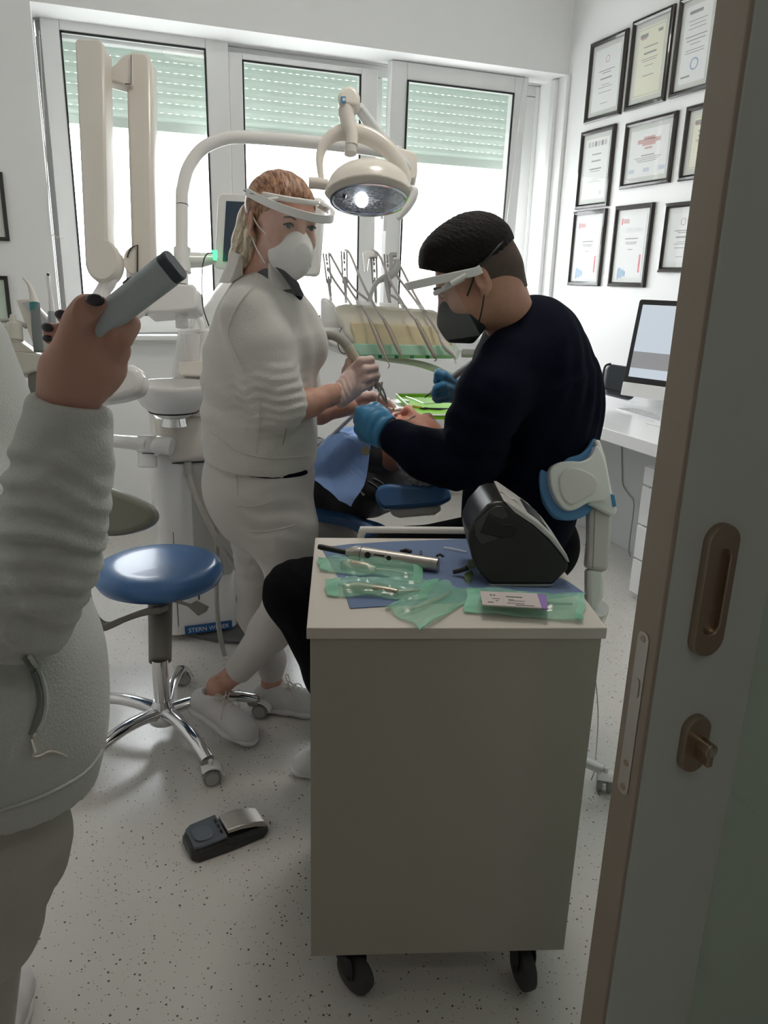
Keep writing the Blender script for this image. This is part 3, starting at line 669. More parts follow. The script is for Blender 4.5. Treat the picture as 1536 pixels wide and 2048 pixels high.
# ================= lamp pole & lamp =================
L = thing('dental_lamp', 'white overhead dental lamp on a curved arm, shining above the masked woman and man', 'dental lamp', (.35, 2.95, 1.0))
pd_ = 2.74; r = pr(12.5, D(365, 500, pd_))
bm = B(); tube(bm, P3([(364, 655), (364, 560), (364, 405), (366, 375), (377, 335), (402, 300), (437, 281), (480, 274), (560, 279), (640, 286, 2.70), (730, 296, 2.62), (800, 306, 2.58)], pd_), r, 20, sub=5); out('curved_pole', bm, WPL, L)
bm = B()
for (py) in (410, 504, 570): tube(bm, [D(364.5, py, pd_), D(364.5, py + 1.3, pd_)], r + .0006, 24)
out('pole_seam', bm, GAS, L)
slab('elbow_block', [(790, 300), (805, 296), (826, 304), (834, 312), (834, 350), (822, 358), (808, 352), (795, 340)], 2.53, .07, WPL2, L, bev=.012, curve=3)
dl = 2.30
bm = B(); tube(bm, P3([(716, 214, 2.32), (760, 275, 2.40), (812, 338, 2.5)], dl), [.020, .024, .026], 18, flat=.8); out('spring_arm', bm, mat('arm_translucent_white', (.72, .73, .74), .12, coat=.5), L)
slab('head_joint', [(678, 180), (690, 171), (702, 169), (716, 177), (720, 192), (720, 208), (710, 213), (676, 209), (675, 190)], 2.27, .06, WPL2, L, bev=.012)
bm = B(); Mx = mframe(D(686.5, 199.5, 2.268), CR, -CD, -CF); prism(bm, rrect(.0155, .0185, .002, 3), .0015, Mx); em = out('emblem', bm, mat('emblem_blue', (.04, .22, .42), .3), L)
bm = B(); lathe(bm, [(.0045, 0), (.005, .0006), (.003, .0006), (.003, 0)], D(688, 199, 2.266), 16, Matrix((CR, -CD, -CF)).transposed()); out('emblem_swirl', bm, WPL, em)
bm = B(); tube(bm, P3([(696, 208), (693, 228), (697, 250), (703, 270), (703, 292)], 2.30), [.030, .029, .025, .0225, .0225], 20, sub=4, flat=.85); out('neck', bm, WPL2, L)
bm = B(); tube(bm, P3([(701, 293), (701, 308)], 2.30), .0215, 20, flat=.85); out('neck_collar', bm, mat('collar_grey', (.55, .53, .50), .3), L)
# yoke: arch round the head
bm = B(); tube(bm, P3([(644, 368), (639, 325), (643, 300), (654, 282), (672, 268), (700, 264), (735, 272), (768, 292), (795, 322), (812, 352), (812, 368)], 2.31), [.008, .011, .014, .017, .021, .026, .026, .024, .021, .016, .012], 14, sub=3, flat=.55, up=(0, 1, 0)); out('yoke', bm, WPL2, L)
bm = B(); tube(bm, P3([(618, 366), (632, 366), (656, 370)], 2.30), [.017, .017, .016], 20); out('pivot_knob', bm, WPL2, L)
# lamp head (implicit): domed shell, flat underside with reflector
hc = D(738, 377, 2.30); ax = CR; u = -CD; f = -CF
Rh = np.array([list(CR), list((u * .98 + f * .16).normalized()), list((f * .98 - u * .16).normalized())]).T
Rh, _ = np.linalg.qr(Rh)
s = SDF(*box_of([hc], .19), .004)
s.ell(hc, (.124, .082, .105), Rh, 0)
s.ell(np.array(hc) + Rh @ np.array([0, 0, 0]) - np.array(u) * .012, (.133, .030, .11), Rh, .02)
s.cut(hc - u * .034, -(u * .96 - f * .24))
head = sobj('lamp_head', s.mesh(), WPL2, L)
nu = (u * .96 - f * .24).normalized()      # the underside normal is -nu
bm = B(); rr = [[hc - u * .034 - nu * q + CR * (math.cos(a) * .118 * w_) + (nu.cross(CR)).normalized() * (math.sin(a) * .078 * w_) for a in np.linspace(0, 2 * PI, 41)[:-1]] for q, w_ in ((.000, 1), (.004, 1.0), (.005, .94), (-.001, .90), (-.012, .6), (-.016, .1))]
rings(bm, rr, True); out('reflector', bm, mat('mirror_reflector', (.70, .76, .85), .12, 1), L)
bm = B(); q = hc - u * .034 - nu * .004 - CR * .022 + (nu.cross(CR)).normalized() * .0
bmesh.ops.create_uvsphere(bm, u_segments=20, v_segments=12, radius=.019, matrix=Matrix.Translation(q)); out('bulb', bm, mat('bulb_glow', (1, 1, 1), .3, emit=((.93, .97, 1), 14)), L)
sp = bpy.data.lights.new('lamp_beam', 'SPOT'); sp.energy = 12; sp.spot_size = math.radians(38); sp.spot_blend = .6; sp.shadow_soft_size = .05; sp.color = (1, .98, .95)
so = bpy.data.objects.new('lamp_beam', sp); COL.objects.link(so); so.location = q - nu * .05; tgt = Y(800, 830, 2.35)
so.rotation_euler = (tgt - so.location).to_track_quat('-Z', 'Y').to_euler()
tubeo('grip', P3([(820, 375), (829, 382), (824, 400), (811, 420), (796, 438)], 2.24), [.008, .012, .012, .011, .007], WPL, L)
tubeo('sensor', P3([(686, 391), (692, 393)], 2.23), .006, BLK, L)
# ================= x-ray arm =================
XA = thing('x_ray_arm', 'folded white double arm with pale housings standing before the left window', 'x-ray arm', (.3, 2.95, 1.0))
dx = 2.62
slab('outer_arm', [(149, 82), (156, 76), (196, 77), (207, 88), (214, 520), (208, 540), (188, 546), (178, 542), (170, 530)], dx - .1, .085, WPL2, XA, bev=.016)
slab('inner_arm', [(250, 112), (258, 104), (268, 101), (292, 104), (301, 116), (308, 540), (300, 552), (282, 556), (268, 548), (262, 520)], dx, .08, WPL2, XA, bev=.016)
bm = B(); slab('', [(190, 110), (200, 120), (212, 140), (230, 128), (245, 110), (262, 104), (262, 168), (245, 168), (208, 158), (196, 140)], dx - .03, .06, None, bm=bm); out('top_link', bm, WPL2, XA, bevel=.012)
bm = B(); lathe(bm, [(.0, -.001), (.062, .0), (.07, .01), (.07, .06), (.06, .07), (0, .071)], D(203, 520, dx - .1), 32, Matrix((CR, -CD, CF)).transposed(), sx=.8, sy=1); lathe(bm, [(.0, -.001), (.045, .0), (.05, .01), (.05, .06), (.045, .07), (0, .071)], D(268, 520, dx), 32, Matrix((CR, -CD, CF)).transposed(), sx=.8, sy=1); out('hinge', bm, WPL2, XA)
bm = B(); tube(bm, P3([(218, 545), (218, 562), (206, 582), (197, 604)], dx - .06), [.026, .026, .024, .030], 18, sub=4); out('lower_link', bm, WPL, XA)
bm = B(); tube(bm, P3([(268, 540), (268, 575)], dx + .04), .026, 18); out('lower_stub', bm, WPL, XA)
bm = B(); tube(bm, P3([(262, 110), (262, 168), (250, 168)], dx - .036), .0018, 6); out('thin_cable', bm, DGP, XA); bm = B(); tube(bm, P3([(275, 545), (275, 490), (262, 496), (256, 508), (255, 515)], dx - .006), .0028, 6); out('thin_cable', bm, DGP, XA)
bm = B(); slab('', [(280, 568), (385, 567), (392, 575), (393, 612), (386, 620), (290, 628), (275, 600)], 2.68, .12, None, bm=bm); tube(bm, P3([(230, 640, 2.6), (270, 622, 2.66), (300, 600, 2.72)], 2.7), .030, 16); out('base_block', bm, WPL, XA, bevel=.014)
# ================= small monitor =================
MO = thing('patient_monitor', 'flat white monitor with a dark screen, behind the masked woman\'s head', 'monitor', D(535, 545, 2.78))
A_ = [D(x, y, z) for x, y, z in ((430, 383, 2.75), (640, 398, 2.66), (643, 550, 2.70), (434, 540, 2.79))]
xa = ((A_[1] - A_[0]) + (A_[2] - A_[3])).normalized(); ya = ((A_[0] - A_[3]) + (A_[1] - A_[2])); ya = (ya - xa * ya.dot(xa)).normalized(); c = sum(A_, Vector()) / 4; za = xa.cross(ya)
w = ((A_[1] - A_[0]).length + (A_[2] - A_[3]).length) / 2; h = ((A_[0] - A_[3]).length + (A_[1] - A_[2]).length) / 2
Mx = mframe(c - za * .03, xa, ya, za); bm = B(); prism(bm, rrect(w, h, .02, 5), .032, Mx); out('bezel', bm, WPL, MO, bevel=.006)
Mx = mframe(c, xa, ya, za); bm = B(); prism(bm, rrect(w - .062, h - .055, .002, 2), .003, Mx @ Matrix.Translation((.004, .0, .001))); scr = out('screen', bm, mat('dark_screen', (.03, .055, .085), .12), MO, smooth=False)
bm = B()
for i in range(5):
    a = i * .5; pts = [Mx @ Vector((-.06 + .02 * i + .05 * math.cos(a + t_), .04 + .055 * math.sin(a * 1.3 + t_), .0045)) for t_ in np.linspace(0, 2.6, 12)]; tube(bm, pts, .0007, 5)
box(bm, Mx @ Vector((.0, -.065, .0045)), (.20, .001, .0006)); out('trace_lines', bm, mat('trace_blue', (.10, .17, .22), .4), scr)
bm = B(); box(bm, Mx @ Vector((-.11, -.095, .0048)), (.012, .001, .014)); out('screen_icon', bm, WPL, scr)
bm = B(); tube(bm, P3([(372, 520, 2.76), (400, 520, 2.78), (436, 516, 2.80)], 2.7), [.036, .034, .022], 16, flat=.8); tube(bm, P3([(365, 497), (365, 545)], 2.745), .031, 20); out('support_arm', bm, WPL, MO)
bm = B(); slab('', [(424, 500), (433, 500), (433, 520), (426, 518)], 2.74, .01, None, bm=bm); out('green_light', bm, mat('green_indicator', (.05, .8, .25), .4, emit=((.1, 1, .35), 1.5)), MO)
tubeo('cable', P3([(425, 506), (412, 510), (405, 535), (404, 580), (406, 615), (418, 652)], 2.72), .0022, DGP, MO, n=6)
# ================= instrument console =================
IC = thing('instrument_console', 'pale instrument console with springy holder rods, between the masked woman and the man', 'instrument console', Y(780, 710, 2.85))
cy = 2.85
top = [Y(668, 605, cy + .16), Y(885, 620, cy + .10)]; 
P_ = [(655, 650), (675, 608), (870, 618), (905, 660), (920, 685), (925, 706), (715, 694), (690, 690)]
def YP(pl, y): return [Y(p[0], p[1], y) for p in pl]
dcon = czof(Y(780, 690, cy))
slab('console_body', [(668, 612), (690, 606), (865, 618), (885, 628), (908, 668), (905, 690), (712, 690), (690, 668), (676, 634)], dcon, .20, mat('console_cream', (.70, .66, .56), .4), IC, bev=.014)
slab('front_tray', [(700, 643), (872, 652), (902, 690), (905, 712), (712, 700), (708, 672)], dcon - .02, .04, mat('tray_beige', (.62, .52, .34), .5), IC, bev=.008)
slab('rest_mat', [(695, 686), (905, 691), (908, 713), (722, 711)], dcon - .05, .05, mat('mat_green', (.36, .58, .44), .6), IC, bev=.006, label='pale green rest mat')
bm = B(); slab('', [(652, 590), (700, 600), (880, 612), (920, 665), (925, 700), (918, 702), (900, 664), (872, 622), (700, 609), (668, 606)], dcon - .03, .24, None, bm=bm); out('cover_film', bm, FILM, IC, bevel=.004)
slab('side_pod', [(636, 652), (690, 655), (706, 690), (700, 706), (660, 690), (636, 675)], dcon + .05, .12, WPL, IC, bev=.012)
bm = B()
for (px, py) in ((760, 713), (793, 714), (824, 714), (855, 714)): box(bm, D(px, py, dcon - .06), (.012, .01, .012))
out('green_clip', bm, mat('clip_green', (.02, .16, .08), .4), IC, smooth=False)
slab('support_bracket', [(925, 697), (1010, 700), (1010, 712), (925, 710)], dcon + .02, .05, GPL, IC, bev=.004)
tubeo('support_arm', P3([(700, 706, dcon + .1), (760, 712, dcon + .1), (830, 720, dcon + .05), (880, 737, dcon), (920, 760, dcon - .05), (960, 800, dcon - .1), (990, 900, dcon - .1)], 3), [.02, .02, .022, .024, .026, .03, .03], mat('arm_pale', (.62, .63, .60), .4), IC, flat=1) if False else None
bm = B(); tube(bm, P3([(690, 700, dcon + .1), (760, 716, dcon + .1), (830, 726, dcon + .05), (880, 742, dcon), (925, 770, dcon - .05), (965, 830, dcon - .1), (990, 930, dcon - .1), (1000, 1100, dcon - .1), (1000, 1255, dcon + .0)], 3), [.015, .016, .018, .02, .022, .026, .03, .03, .03], 14, sub=4, flat=.7); out('support_arm', bm, mat('arm_pale', (.62, .63, .60), .4), IC)
tubeo('handle_bar', P3([(935, 640), (965, 660), (985, 690), (990, 720)], dcon - .1), .009, WPL, IC)
tubeo('thin_cable', P3([(684, 655), (678, 668), (676, 690), (684, 706), (700, 706)], dcon - .04), .002, DGP, IC, n=6)
slab('back_pod', [(640, 590), (660, 596), (676, 616), (692, 655), (640, 650)], dcon + .12, .1, WPL, IC, bev=.02)
# whip holders: slotted blade + rod down to console, carrying the hose
def holder(a, b, dd):
    d0 = dd; bm = B(); A = Vector(a); Bb = Vector(b); L = (Bb - A)
    n = Vector((-L.y, L.x)).normalized()
    w = 7
    # two side rails with three bridges (the blade has slots)
    for sgn in (-1, 1):
        tube(bm, [D(*(A + n * w * sgn * .8), d0), D(*(A + L * .62 + n * w * sgn * .6), d0)], .0035, 8)
    for t_, hh in ((0.03, .12), (.20, .03), (.34, .03), (.5, .03)):
        q0 = A + L * t_; q1 = A + L * (t_ + hh); tube(bm, [D(*q0, d0), D(*q1, d0)], .0125, 10, flat=.35, up=CR)
    tube(bm, [D(*(A + L * .55), d0), D(*(A + L * .66), d0), D(*Bb, d0)], [.010, .007, .005], 10)
    return out('holder_rod', bm, mat('holder_grey', (.26, .25, .24), .4, .3), IC)
for a, b in (((652, 506), (662, 602)), ((688, 502), (692, 606)), ((747, 506), (752, 606)), ((774, 508), (780, 616))): holder(a, b, dcon + .12)
slab('holder_cap', [(725, 504), (736, 500), (756, 503), (756, 512), (738, 514), (734, 540), (729, 540)], dcon + .10, .03, WPL, IC, bev=.004)
# dental handpieces hanging with their hoses: each is a thing
def handpiece(name, label, hose, body, tip, colr, rb, cat='handpiece'):
    o = thing(name, label, cat, D(body[0][0], body[0][1], dcon), 0, 'handpieces resting on the instrument console')
    dd = dcon - .09
    tubeo('hose', P3([(x, y, dcon + .13 - (.22) * min(1, i / (len(hose) - 1))) for i, (x, y) in enumerate(hose)], dd), .0048, mat('hose_grey2', (.34, .32, .31), .5), o, n=8)
    tubeo('handle', P3(body, dd), rb, colr, o, n=16)
    tubeo('tip', P3(tip, dd), [rb[-1] * .8] + [.0022] * (len(tip) - 1), colr if cat != 'x' else STL, o, n=8, sub=3)
GUN = mat('handpiece_steel', (.42, .36, .31), .28, 1)
handpiece('ultrasonic_scaler', 'silver scaler with a hooked tip, hanging leftmost over the instrument console', [(660, 508), (672, 530), (700, 580), (728, 620), (741, 645)], [(739, 640), (752, 668), (762, 693), (768, 707)], [(768, 707), (776, 724), (779, 731), (776, 737)], GUN, [.006, .009, .0095, .008])
handpiece('dental_handpiece', 'slim silver handpiece second from the left over the instrument console', [(690, 500), (700, 508), (722, 560), (748, 610), (768, 640)], [(768, 640), (780, 662), (792, 690), (800, 706)], [(800, 706), (803, 714), (797, 716)], GUN, [.006, .0085, .008, .0065])
handpiece('dental_handpiece', 'silver handpiece with a knurled neck, third over the instrument console', [(742, 500), (758, 510), (780, 560), (808, 610), (832, 640)], [(832, 640), (846, 666), (860, 695), (870, 714)], [(870, 714), (873, 720), (868, 722)], GUN, [.006, .010, .009, .0065])
handpiece('dental_handpiece', 'silver handpiece in clear film with a fine tip, rightmost over the instrument console', [(786, 520), (800, 532), (830, 590), (860, 640), (880, 672)], [(878, 668), (890, 692), (904, 706), (909, 714)], [(909, 714), (911, 722), (912, 728)], mat('handpiece_pale', (.62, .58, .55), .3, .7), [.007, .011, .012, .008])
# air syringe hanging across the holders
AS = thing('air_syringe', 'grey bent air syringe hooked on the holders of the instrument console', 'syringe', D(770, 540, dcon), 0)
dd = dcon + .06
tubeo('grip', P3([(795, 520), (791, 540), (778, 552), (757, 562), (745, 580), (738, 600)], dd), [.012, .017, .017, .011, .009, .007], mat('syringe_grey', (.33, .34, .33), .35), AS)
tubeo('stem', P3([(772, 556), (775, 585), (784, 620), (794, 645)], dd - .02), [.009, .007, .006, .005], GPL, AS)
bm = B(); slab('', [(780, 504), (794, 504), (794, 512), (786, 512), (786, 540), (778, 540)], dd - .01, .018, None, bm=bm); out('trigger', bm, GPL, AS, bevel=.003)
tubeo('hose', P3([(786, 536), (800, 560), (830, 600), (856, 640)], dd), .005, mat('hose_grey2', (.34, .32, .31), .5), AS)
for k, (h0) in enumerate(([(655, 535), (668, 560), (695, 598), (722, 640)], [(692, 555), (710, 580), (740, 605), (764, 640)], [(782, 590), (800, 605), (818, 640)])):
    tubeo('console_hose', P3(h0, dcon + .02), .005, mat('hose_grey2', (.34, .32, .31), .5), IC, n=8)
# green tray and what lies in it
GT = thing('green_tray', 'lime green instrument tray behind the reclining man\'s nose', 'tray', Z(860, 810, .96))
zt = .955
A0, A1, A2, A3 = Z(792, 788, zt), Z(950, 788, zt), Z(960, 833, zt), Z(838, 830, zt)
bm = B(); th = .012
q = [A3, A2, A1, A0]; cc = sum(q, Vector()) / 4
rings(bm, [[p + Vector((0, 0, -.014)) for p in q], [p for p in q], [p + (cc - p) * .04 for p in q], [p + (cc - p) * .06 + Vector((0, 0, -.009)) for p in q]]); out('tray', bm, GRN, GT, smooth=False)
bm = B()
for i in range(4):
    a, b_ = q[i], q[(i + 1) % 4]; tube(bm, [a + Vector((0, 0, .001)), b_ + Vector((0, 0, .001))], .0028, 8)
out('rim', bm, WPL, GT)
tt = bmesh.new(); box(tt, Z(870, 812, zt - .035), (.36, .28, .02)); tube(tt, [Z(870, 812, zt - .04), Z(900, 812, zt - .04) + Vector((.25, .1, -.05)), Z(985, 840, .7) + Vector((.1, .1, 0))], .02, 10); out('tray_holder', tt, WPL, IC, bevel=.006)
def on_tray(name, label, cat, pts, r, m):
    tubeo(name, [Z(x, y, zt - .009 + .004) for x, y in pts], r, m, None, n=8, label=label, cat=cat)
on_tray('injection_syringe', 'small black and clear syringe lying in the lime tray', 'syringe', [(838, 817), (850, 817), (858, 817), (880, 818), (898, 817)], [.001, .0055, .0035, .004, .0015], BLK)
on_tray('dental_probe', 'thin steel probe lying along the far edge of the lime tray', 'probe', [(812, 793), (830, 799), (850, 807), (872, 806)], .0018, STL)
on_tray('cotton_roll', 'small yellowish roll lying in the lime tray near the nose', 'cotton roll', [(826, 812), (842, 815)], .005, mat('amber_roll', (.60, .45, .12), .6))
on_tray('glass_ampoule', 'clear little ampoule lying in the left corner of the lime tray', 'ampoule', [(806, 800), (818, 803)], .0035, mat('ampoule_clear', (.8, .85, .8), .1, spec=.8))
# ================= blue round stool (left) =================
def caster(parent, c, ang, r=.026, m=GPL, md=WPL):
    """twin wheel caster, ang = rolling direction"""
    c = Vector(c); ax = Vector((-math.sin(ang), math.cos(ang), 0)); bm = B()
    for s in (-1, 1):
        a = c + ax * s * .006 + Vector((0, 0, r)); b_ = c + ax * s * .022 + Vector((0, 0, r)); cyl(bm, a, b_, r, n=24)
    w = out('caster', bm, m, parent, bevel=.003)
    for s in (-1, 1):
        bm = B(); a = c + ax * s * .0222 + Vector((0, 0, r)); cyl(bm, a, a + ax * s * .0012, r * .76, n=24); out('wheel_cap', bm, mat('caster_cap_grey', (.42, .42, .40), .35), w, bevel=.001)
    bm = B(); fw = Vector((math.cos(ang), math.sin(ang), 0)); rs = []
    for i in range(9):
        t_ = PI * i / 8 * .75 + .1; p = c + Vector((0, 0, r)) + fw * math.cos(t_) * (r + .006) + Vector((0, 0, math.sin(t_) * (r + .006)))
        o_ = (p - c - Vector((0, 0, r))).normalized() * .005
        rs.append([p - ax * .024, p + ax * .024, p + ax * .024 + o_, p - ax * .024 + o_])
    rings(bm, rs); cyl(bm, c + Vector((0, 0, r)), c + Vector((0, 0, 2 * r + .025)), .007, n=12); out('hood', bm, WPL, w, bevel=.002)
    return w
sc = Y(326, 1440, 2.30); SX, SY = Z(328, 1440, .05).x, Z(328, 1440, .05).y
ST = thing('operator_stool', 'round blue padded stool on a five-armed chrome base, left of the white cart', 'stool', (SX, SY, 0))
czs = .515; R = .205
seatc = Z(318, 1122, czs)
o_ = Vector((seatc.x, seatc.y, 0)); SX2, SY2 = (seatc.x + SX) / 2, (seatc.y + SY) / 2
def at_(x, y, z): return Vector((x, y, z))
bm = B(); lathe(bm, [(.02, -.078), (R * .84, -.078), (R * .95, -.066), (R * 1.0, -.045), (R * .995, -.030), (R * .95, -.012), (R * .84, -.002), (R * .6, -.004), (R * .3, -.008), (0, -.009)], (seatc.x, seatc.y, czs), 64); out('seat', bm, BLU, ST)
zt_ = Y(325, 1215, SY).z; z1 = Y(325, 1323, SY).z
bm = B(); tube(bm, [(seatc.x, seatc.y, czs - .07), (SX, SY, z1)], [.040, .0345], 28); out('column_sleeve', bm, TAUPE, ST, bevel=.004)
bm = B(); cyl(bm, (SX, SY, z1 + .01), (SX, SY, .05), .0255, n=28); out('column', bm, CHR, ST)
bm = B(); lathe(bm, [(.03, .045), (.045, .05), (.047, .08), (.035, .105), (.027, .125)], (SX, SY, 0), 28); out('hub', bm, CHR, ST)
ends = [Z(433, 1575, 0), Z(190, 1577, 0), Z(140, 1440, 0), Z(385, 1378, 0), Z(537, 1448, 0)]
angs = []
base_a = math.atan2(ends[0].y - SY, ends[0].x - SX); RB = .30
for k in range(5):
    a = base_a + k * 2 * PI / 5; dx_ = Vector((math.cos(a), math.sin(a), 0)); rl = RB * (1 if k else 1)
    bm = B(); pts = [Vector((SX, SY, .085)) + dx_ * .02, Vector((SX, SY, .098)) + dx_ * .09, Vector((SX, SY, .100)) + dx_ * .16, Vector((SX, SY, .088)) + dx_ * .24, Vector((SX, SY, .068)) + dx_ * (rl - .005)]
    tube(bm, pts, [.026, .022, .021, .021, .020], 16, sub=4, flat=.8); arm = out('base_arm', bm, CHR, ST)
    bm = B(); e = Vector((SX, SY, .0635)) + dx_ * (rl - .012); cyl(bm, e + Vector((0, 0, .008)), e - Vector((0, 0, .012)), .0205, n=20); out('end_cap', bm, GPL, arm, bevel=.002)
    caster(ST, Vector((SX, SY, 0)) + dx_ * (rl + .014), -.36 + (.35, -.2, .5, .25, -.1)[k])
bm = B(); slab('', [(373, 1212), (392, 1201), (417, 1214), (412, 1224), (396, 1232)], 2.30, .012, None, bm=bm); tube(bm, [D(345, 1200, 2.36), D(385, 1212, 2.31)], .006, 8); out('height_lever', bm, TAUPE, ST, bevel=.003)
# curved taupe support band and back pad
dS = 2.28; wv = (CF * .8 + Vector((0, .3, 0))).normalized()
def band(bm, pts, th, w, dep, k=4):
    """strip bent through photo points (at depth), w wide along depth, th thick."""
    P = crom([D(p[0], p[1], dep if len(p) < 3 else p[2]) for p in pts], k, False); rs = []
    ww = CF * w
    for i, p in enumerate(P):
        t_ = (P[min(i + 1, len(P) - 1)] - P[max(i - 1, 0)]).normalized(); n = t_.cross(CF).normalized() * th
        rs.append([p - n - ww * .5, p + n - ww * .5, p + n * 1.0 + ww * .5, p - n + ww * .5])
    return rings(bm, rs)
bm = B(); band(bm, [(330, 1218, 2.36), (290, 1224, 2.34), (245, 1240, 2.30), (215, 1253, 2.27), (190, 1246, 2.25), (172, 1215, 2.23), (162, 1160, 2.22), (160, 1090, 2.20), (168, 1020, 2.20)], .009, .085, dS); out('support_band', bm, TAUPE, ST, bevel=.004)
slab('back_pad', [(120, 985), (185, 970), (235, 983), (275, 1000), (297, 1013), (307, 1030), (302, 1046), (280, 1060), (240, 1071), (195, 1072), (120, 1068)], 2.16, .07, mat('pad_taupe', (.20, .20, .16), .35), ST, bev=.016, curve=3)
bm = B(); bmesh.ops.create_uvsphere(bm, u_segments=20, v_segments=12, radius=.016, matrix=Matrix.Translation(D(200, 932, 2.18))); tube(bm, [D(200, 932, 2.18), D(196, 985, 2.19)], .008, 10); out('adjust_knob', bm, TAUPE, ST)
# ================= dentist's stool =================
DS = thing('operator_stool', 'white stool with a blue kidney-shaped backrest behind the man in navy', 'stool', (1.2, 1.75, 0))
db = 1.93
pad = [(1082, 935), (1095, 918), (1115, 910), (1140, 912), (1160, 908), (1176, 895), (1188, 876), (1200, 888), (1206, 920), (1205, 970), (1185, 1020), (1150, 1040), (1115, 1036), (1090, 1005), (1080, 970)]
slab('back_cushion', pad, db, .085, BLL, DS, bev=.02, curve=3)
slab('back_shell', [(1100, 942), (1115, 926), (1140, 922), (1165, 922), (1185, 910), (1196, 890), (1212, 925), (1220, 975), (1214, 1000), (1195, 1003), (1176, 1006), (1150, 1020), (1128, 1018), (1106, 985)], db - .035, .04, WPL, DS, bev=.012, curve=3)
slab('shell_inset', [(1118, 960), (1128, 942), (1150, 935), (1180, 946), (1196, 962), (1190, 985), (1160, 1002), (1140, 1010), (1124, 992)], db - .040, .02, mat('inset_pale', (.66, .63, .60), .4), DS, bev=.004, curve=3)
slab('back_bracket', [(1190, 880), (1200, 878), (1212, 915), (1226, 990), (1236, 1020), (1232, 1030), (1222, 1032), (1176, 1008), (1196, 985), (1206, 960)], db - .02, .055, WPL, DS, bev=.012)
slab('emblem', [(1222, 988), (1229, 990), (1233, 1013), (1226, 1014)], db - .0225, .006, mat('emblem_blue', (.04, .22, .42), .3), DS, bev=.001)
slab('post_upper', [(1180, 1012), (1226, 1030), (1224, 1070), (1220, 1120), (1216, 1144), (1175, 1138), (1180, 1080)], db + .0, .05, mat('post_pale', (.62, .58, .55), .35), DS, bev=.010)
slab('post_lower', [(1176, 1138), (1210, 1142), (1208, 1195), (1190, 1225), (1176, 1215)], db + .005, .045, WPL, DS, bev=.010)
slab('post_groove', [(1189, 1020), (1191, 1020), (1187, 1138), (1185, 1138)], db - .0015, .004, GPL, DS, bev=0)
s0 = Z(1010, 1170, .50)
DX, DY = 1.07, 1.86
bm = B(); lathe(bm, [(.02, -.07), (.17, -.07), (.195, -.058), (.205, -.04), (.2, -.012), (.17, -.0), (0, -.004)], (DX, DY, .515), 48, sx=1.0); out('seat', bm, BLU, DS)
bm = B(); tube(bm, [D(1195, 1215, db + .03), Vector((1.20, 1.62, .40)), Vector((DX + .05, DY - .02, .43))], [.03, .028, .03], 12, sub=4); out('seat_bracket', bm, WPL, DS)
bm = B(); cyl(bm, (DX, DY, .45), (DX, DY, .06), .028); out('column', bm, CHR, DS)
ce = Z(1207, 1580, 0); a0 = math.atan2(ce.y - DY, ce.x - DX); rl = (Vector((ce.x, ce.y, 0)) - Vector((DX, DY, 0))).length
for k in range(5):
    a = a0 + k * 2 * PI / 5; dx_ = Vector((math.cos(a), math.sin(a), 0)); r_ = rl if k == 0 else .29
    bm = B(); tube(bm, [Vector((DX, DY, .085)) + dx_ * .02, Vector((DX, DY, .095)) + dx_ * .14, Vector((DX, DY, .066)) + dx_ * (r_ - .01)], [.024, .021, .018], 14, sub=5, flat=.8); out('base_arm', bm, CHR if k else mat('arm_white_metal', (.7, .7, .7), .25, .5), DS)
    caster(DS, Vector((DX, DY, 0)) + dx_ * r_, a + 1.9)
bm = B(); tube(bm, [Z(1170, 1185, .45), X(1183, 1290, 1.33), Z(1196, 1420, .10), Z(1190, 1530, .03), Z(1182, 1560, .004)], .0016, 6, sub=4); out('thin_cable', bm, GPL, None, label='thin pale cable hanging down behind the right side of the white cart', cat='cable')
# ================= foot pedal =================
FP = thing('foot_pedal', 'dark foot pedal with a silver treadle on the speckled floor', 'foot pedal', Z(450, 1670, 0))
fa, fb = Z(395, 1668, .0), Z(525, 1630, .0)
c = Z(452, 1676, .0); ux = (Z(505, 1655, 0) - Z(398, 1694, 0)).normalized(); uy = Vector((0, 0, 1)).cross(ux)
Mx = mframe(c, ux, uy, (0, 0, 1)); Lp, Wp = .205, .105
def hull(sec, m, nm, **k):
    bm = B(); rings(bm, [[Mx @ Vector((x, y, z)) for x, y, z in s_] for s_ in sec]); return out(nm, bm, m, FP, bevel=.004, **k)
def secx(x, w, z0, z1, ch=.012): return [(x, -w, z0), (x, w, z0), (x, w, z1 - ch), (x, w - ch, z1), (x, -w + ch, z1), (x, -w, z1 - ch)]
hull([secx(-.105, .036, .002, .030), secx(-.09, .052, .0, .036), secx(-.02, .054, .0, .042), secx(.0, .054, 0, .030), secx(.085, .050, 0, .026), secx(.105, .036, .002, .018, .006)], DGP, 'pedal_base')
hull([secx(-.095, .040, .032, .039, .004), secx(-.08, .048, .036, .043, .004), secx(-.012, .049, .04, .047, .004)], mat('pedal_slate', (.09, .11, .13), .3), 'front_cover')
bm = B(); prism(bm, rrect(.050, .058, .02, 6), .002, Mx @ Matrix.Translation((-.062, -.004, .0445))); out('cover_inset', bm, mat('pedal_slate2', (.13, .15, .18), .25), FP, bevel=.001)
hull([secx(-.006, .034, .040, .050, .003), secx(.03, .036, .040, .052, .003), secx(.07, .036, .032, .046, .003), secx(.098, .034, .016, .034, .003)], mat('treadle_silver', (.50, .48, .45), .35, .6), 'treadle')
bm = B()
for k in range(3): prism(bm, rrect(.006, .014, .003, 4), .0025, Mx @ Matrix.Translation((-.020, -.024 + k * .022, .0465)))
out('button', bm, BLK, FP)
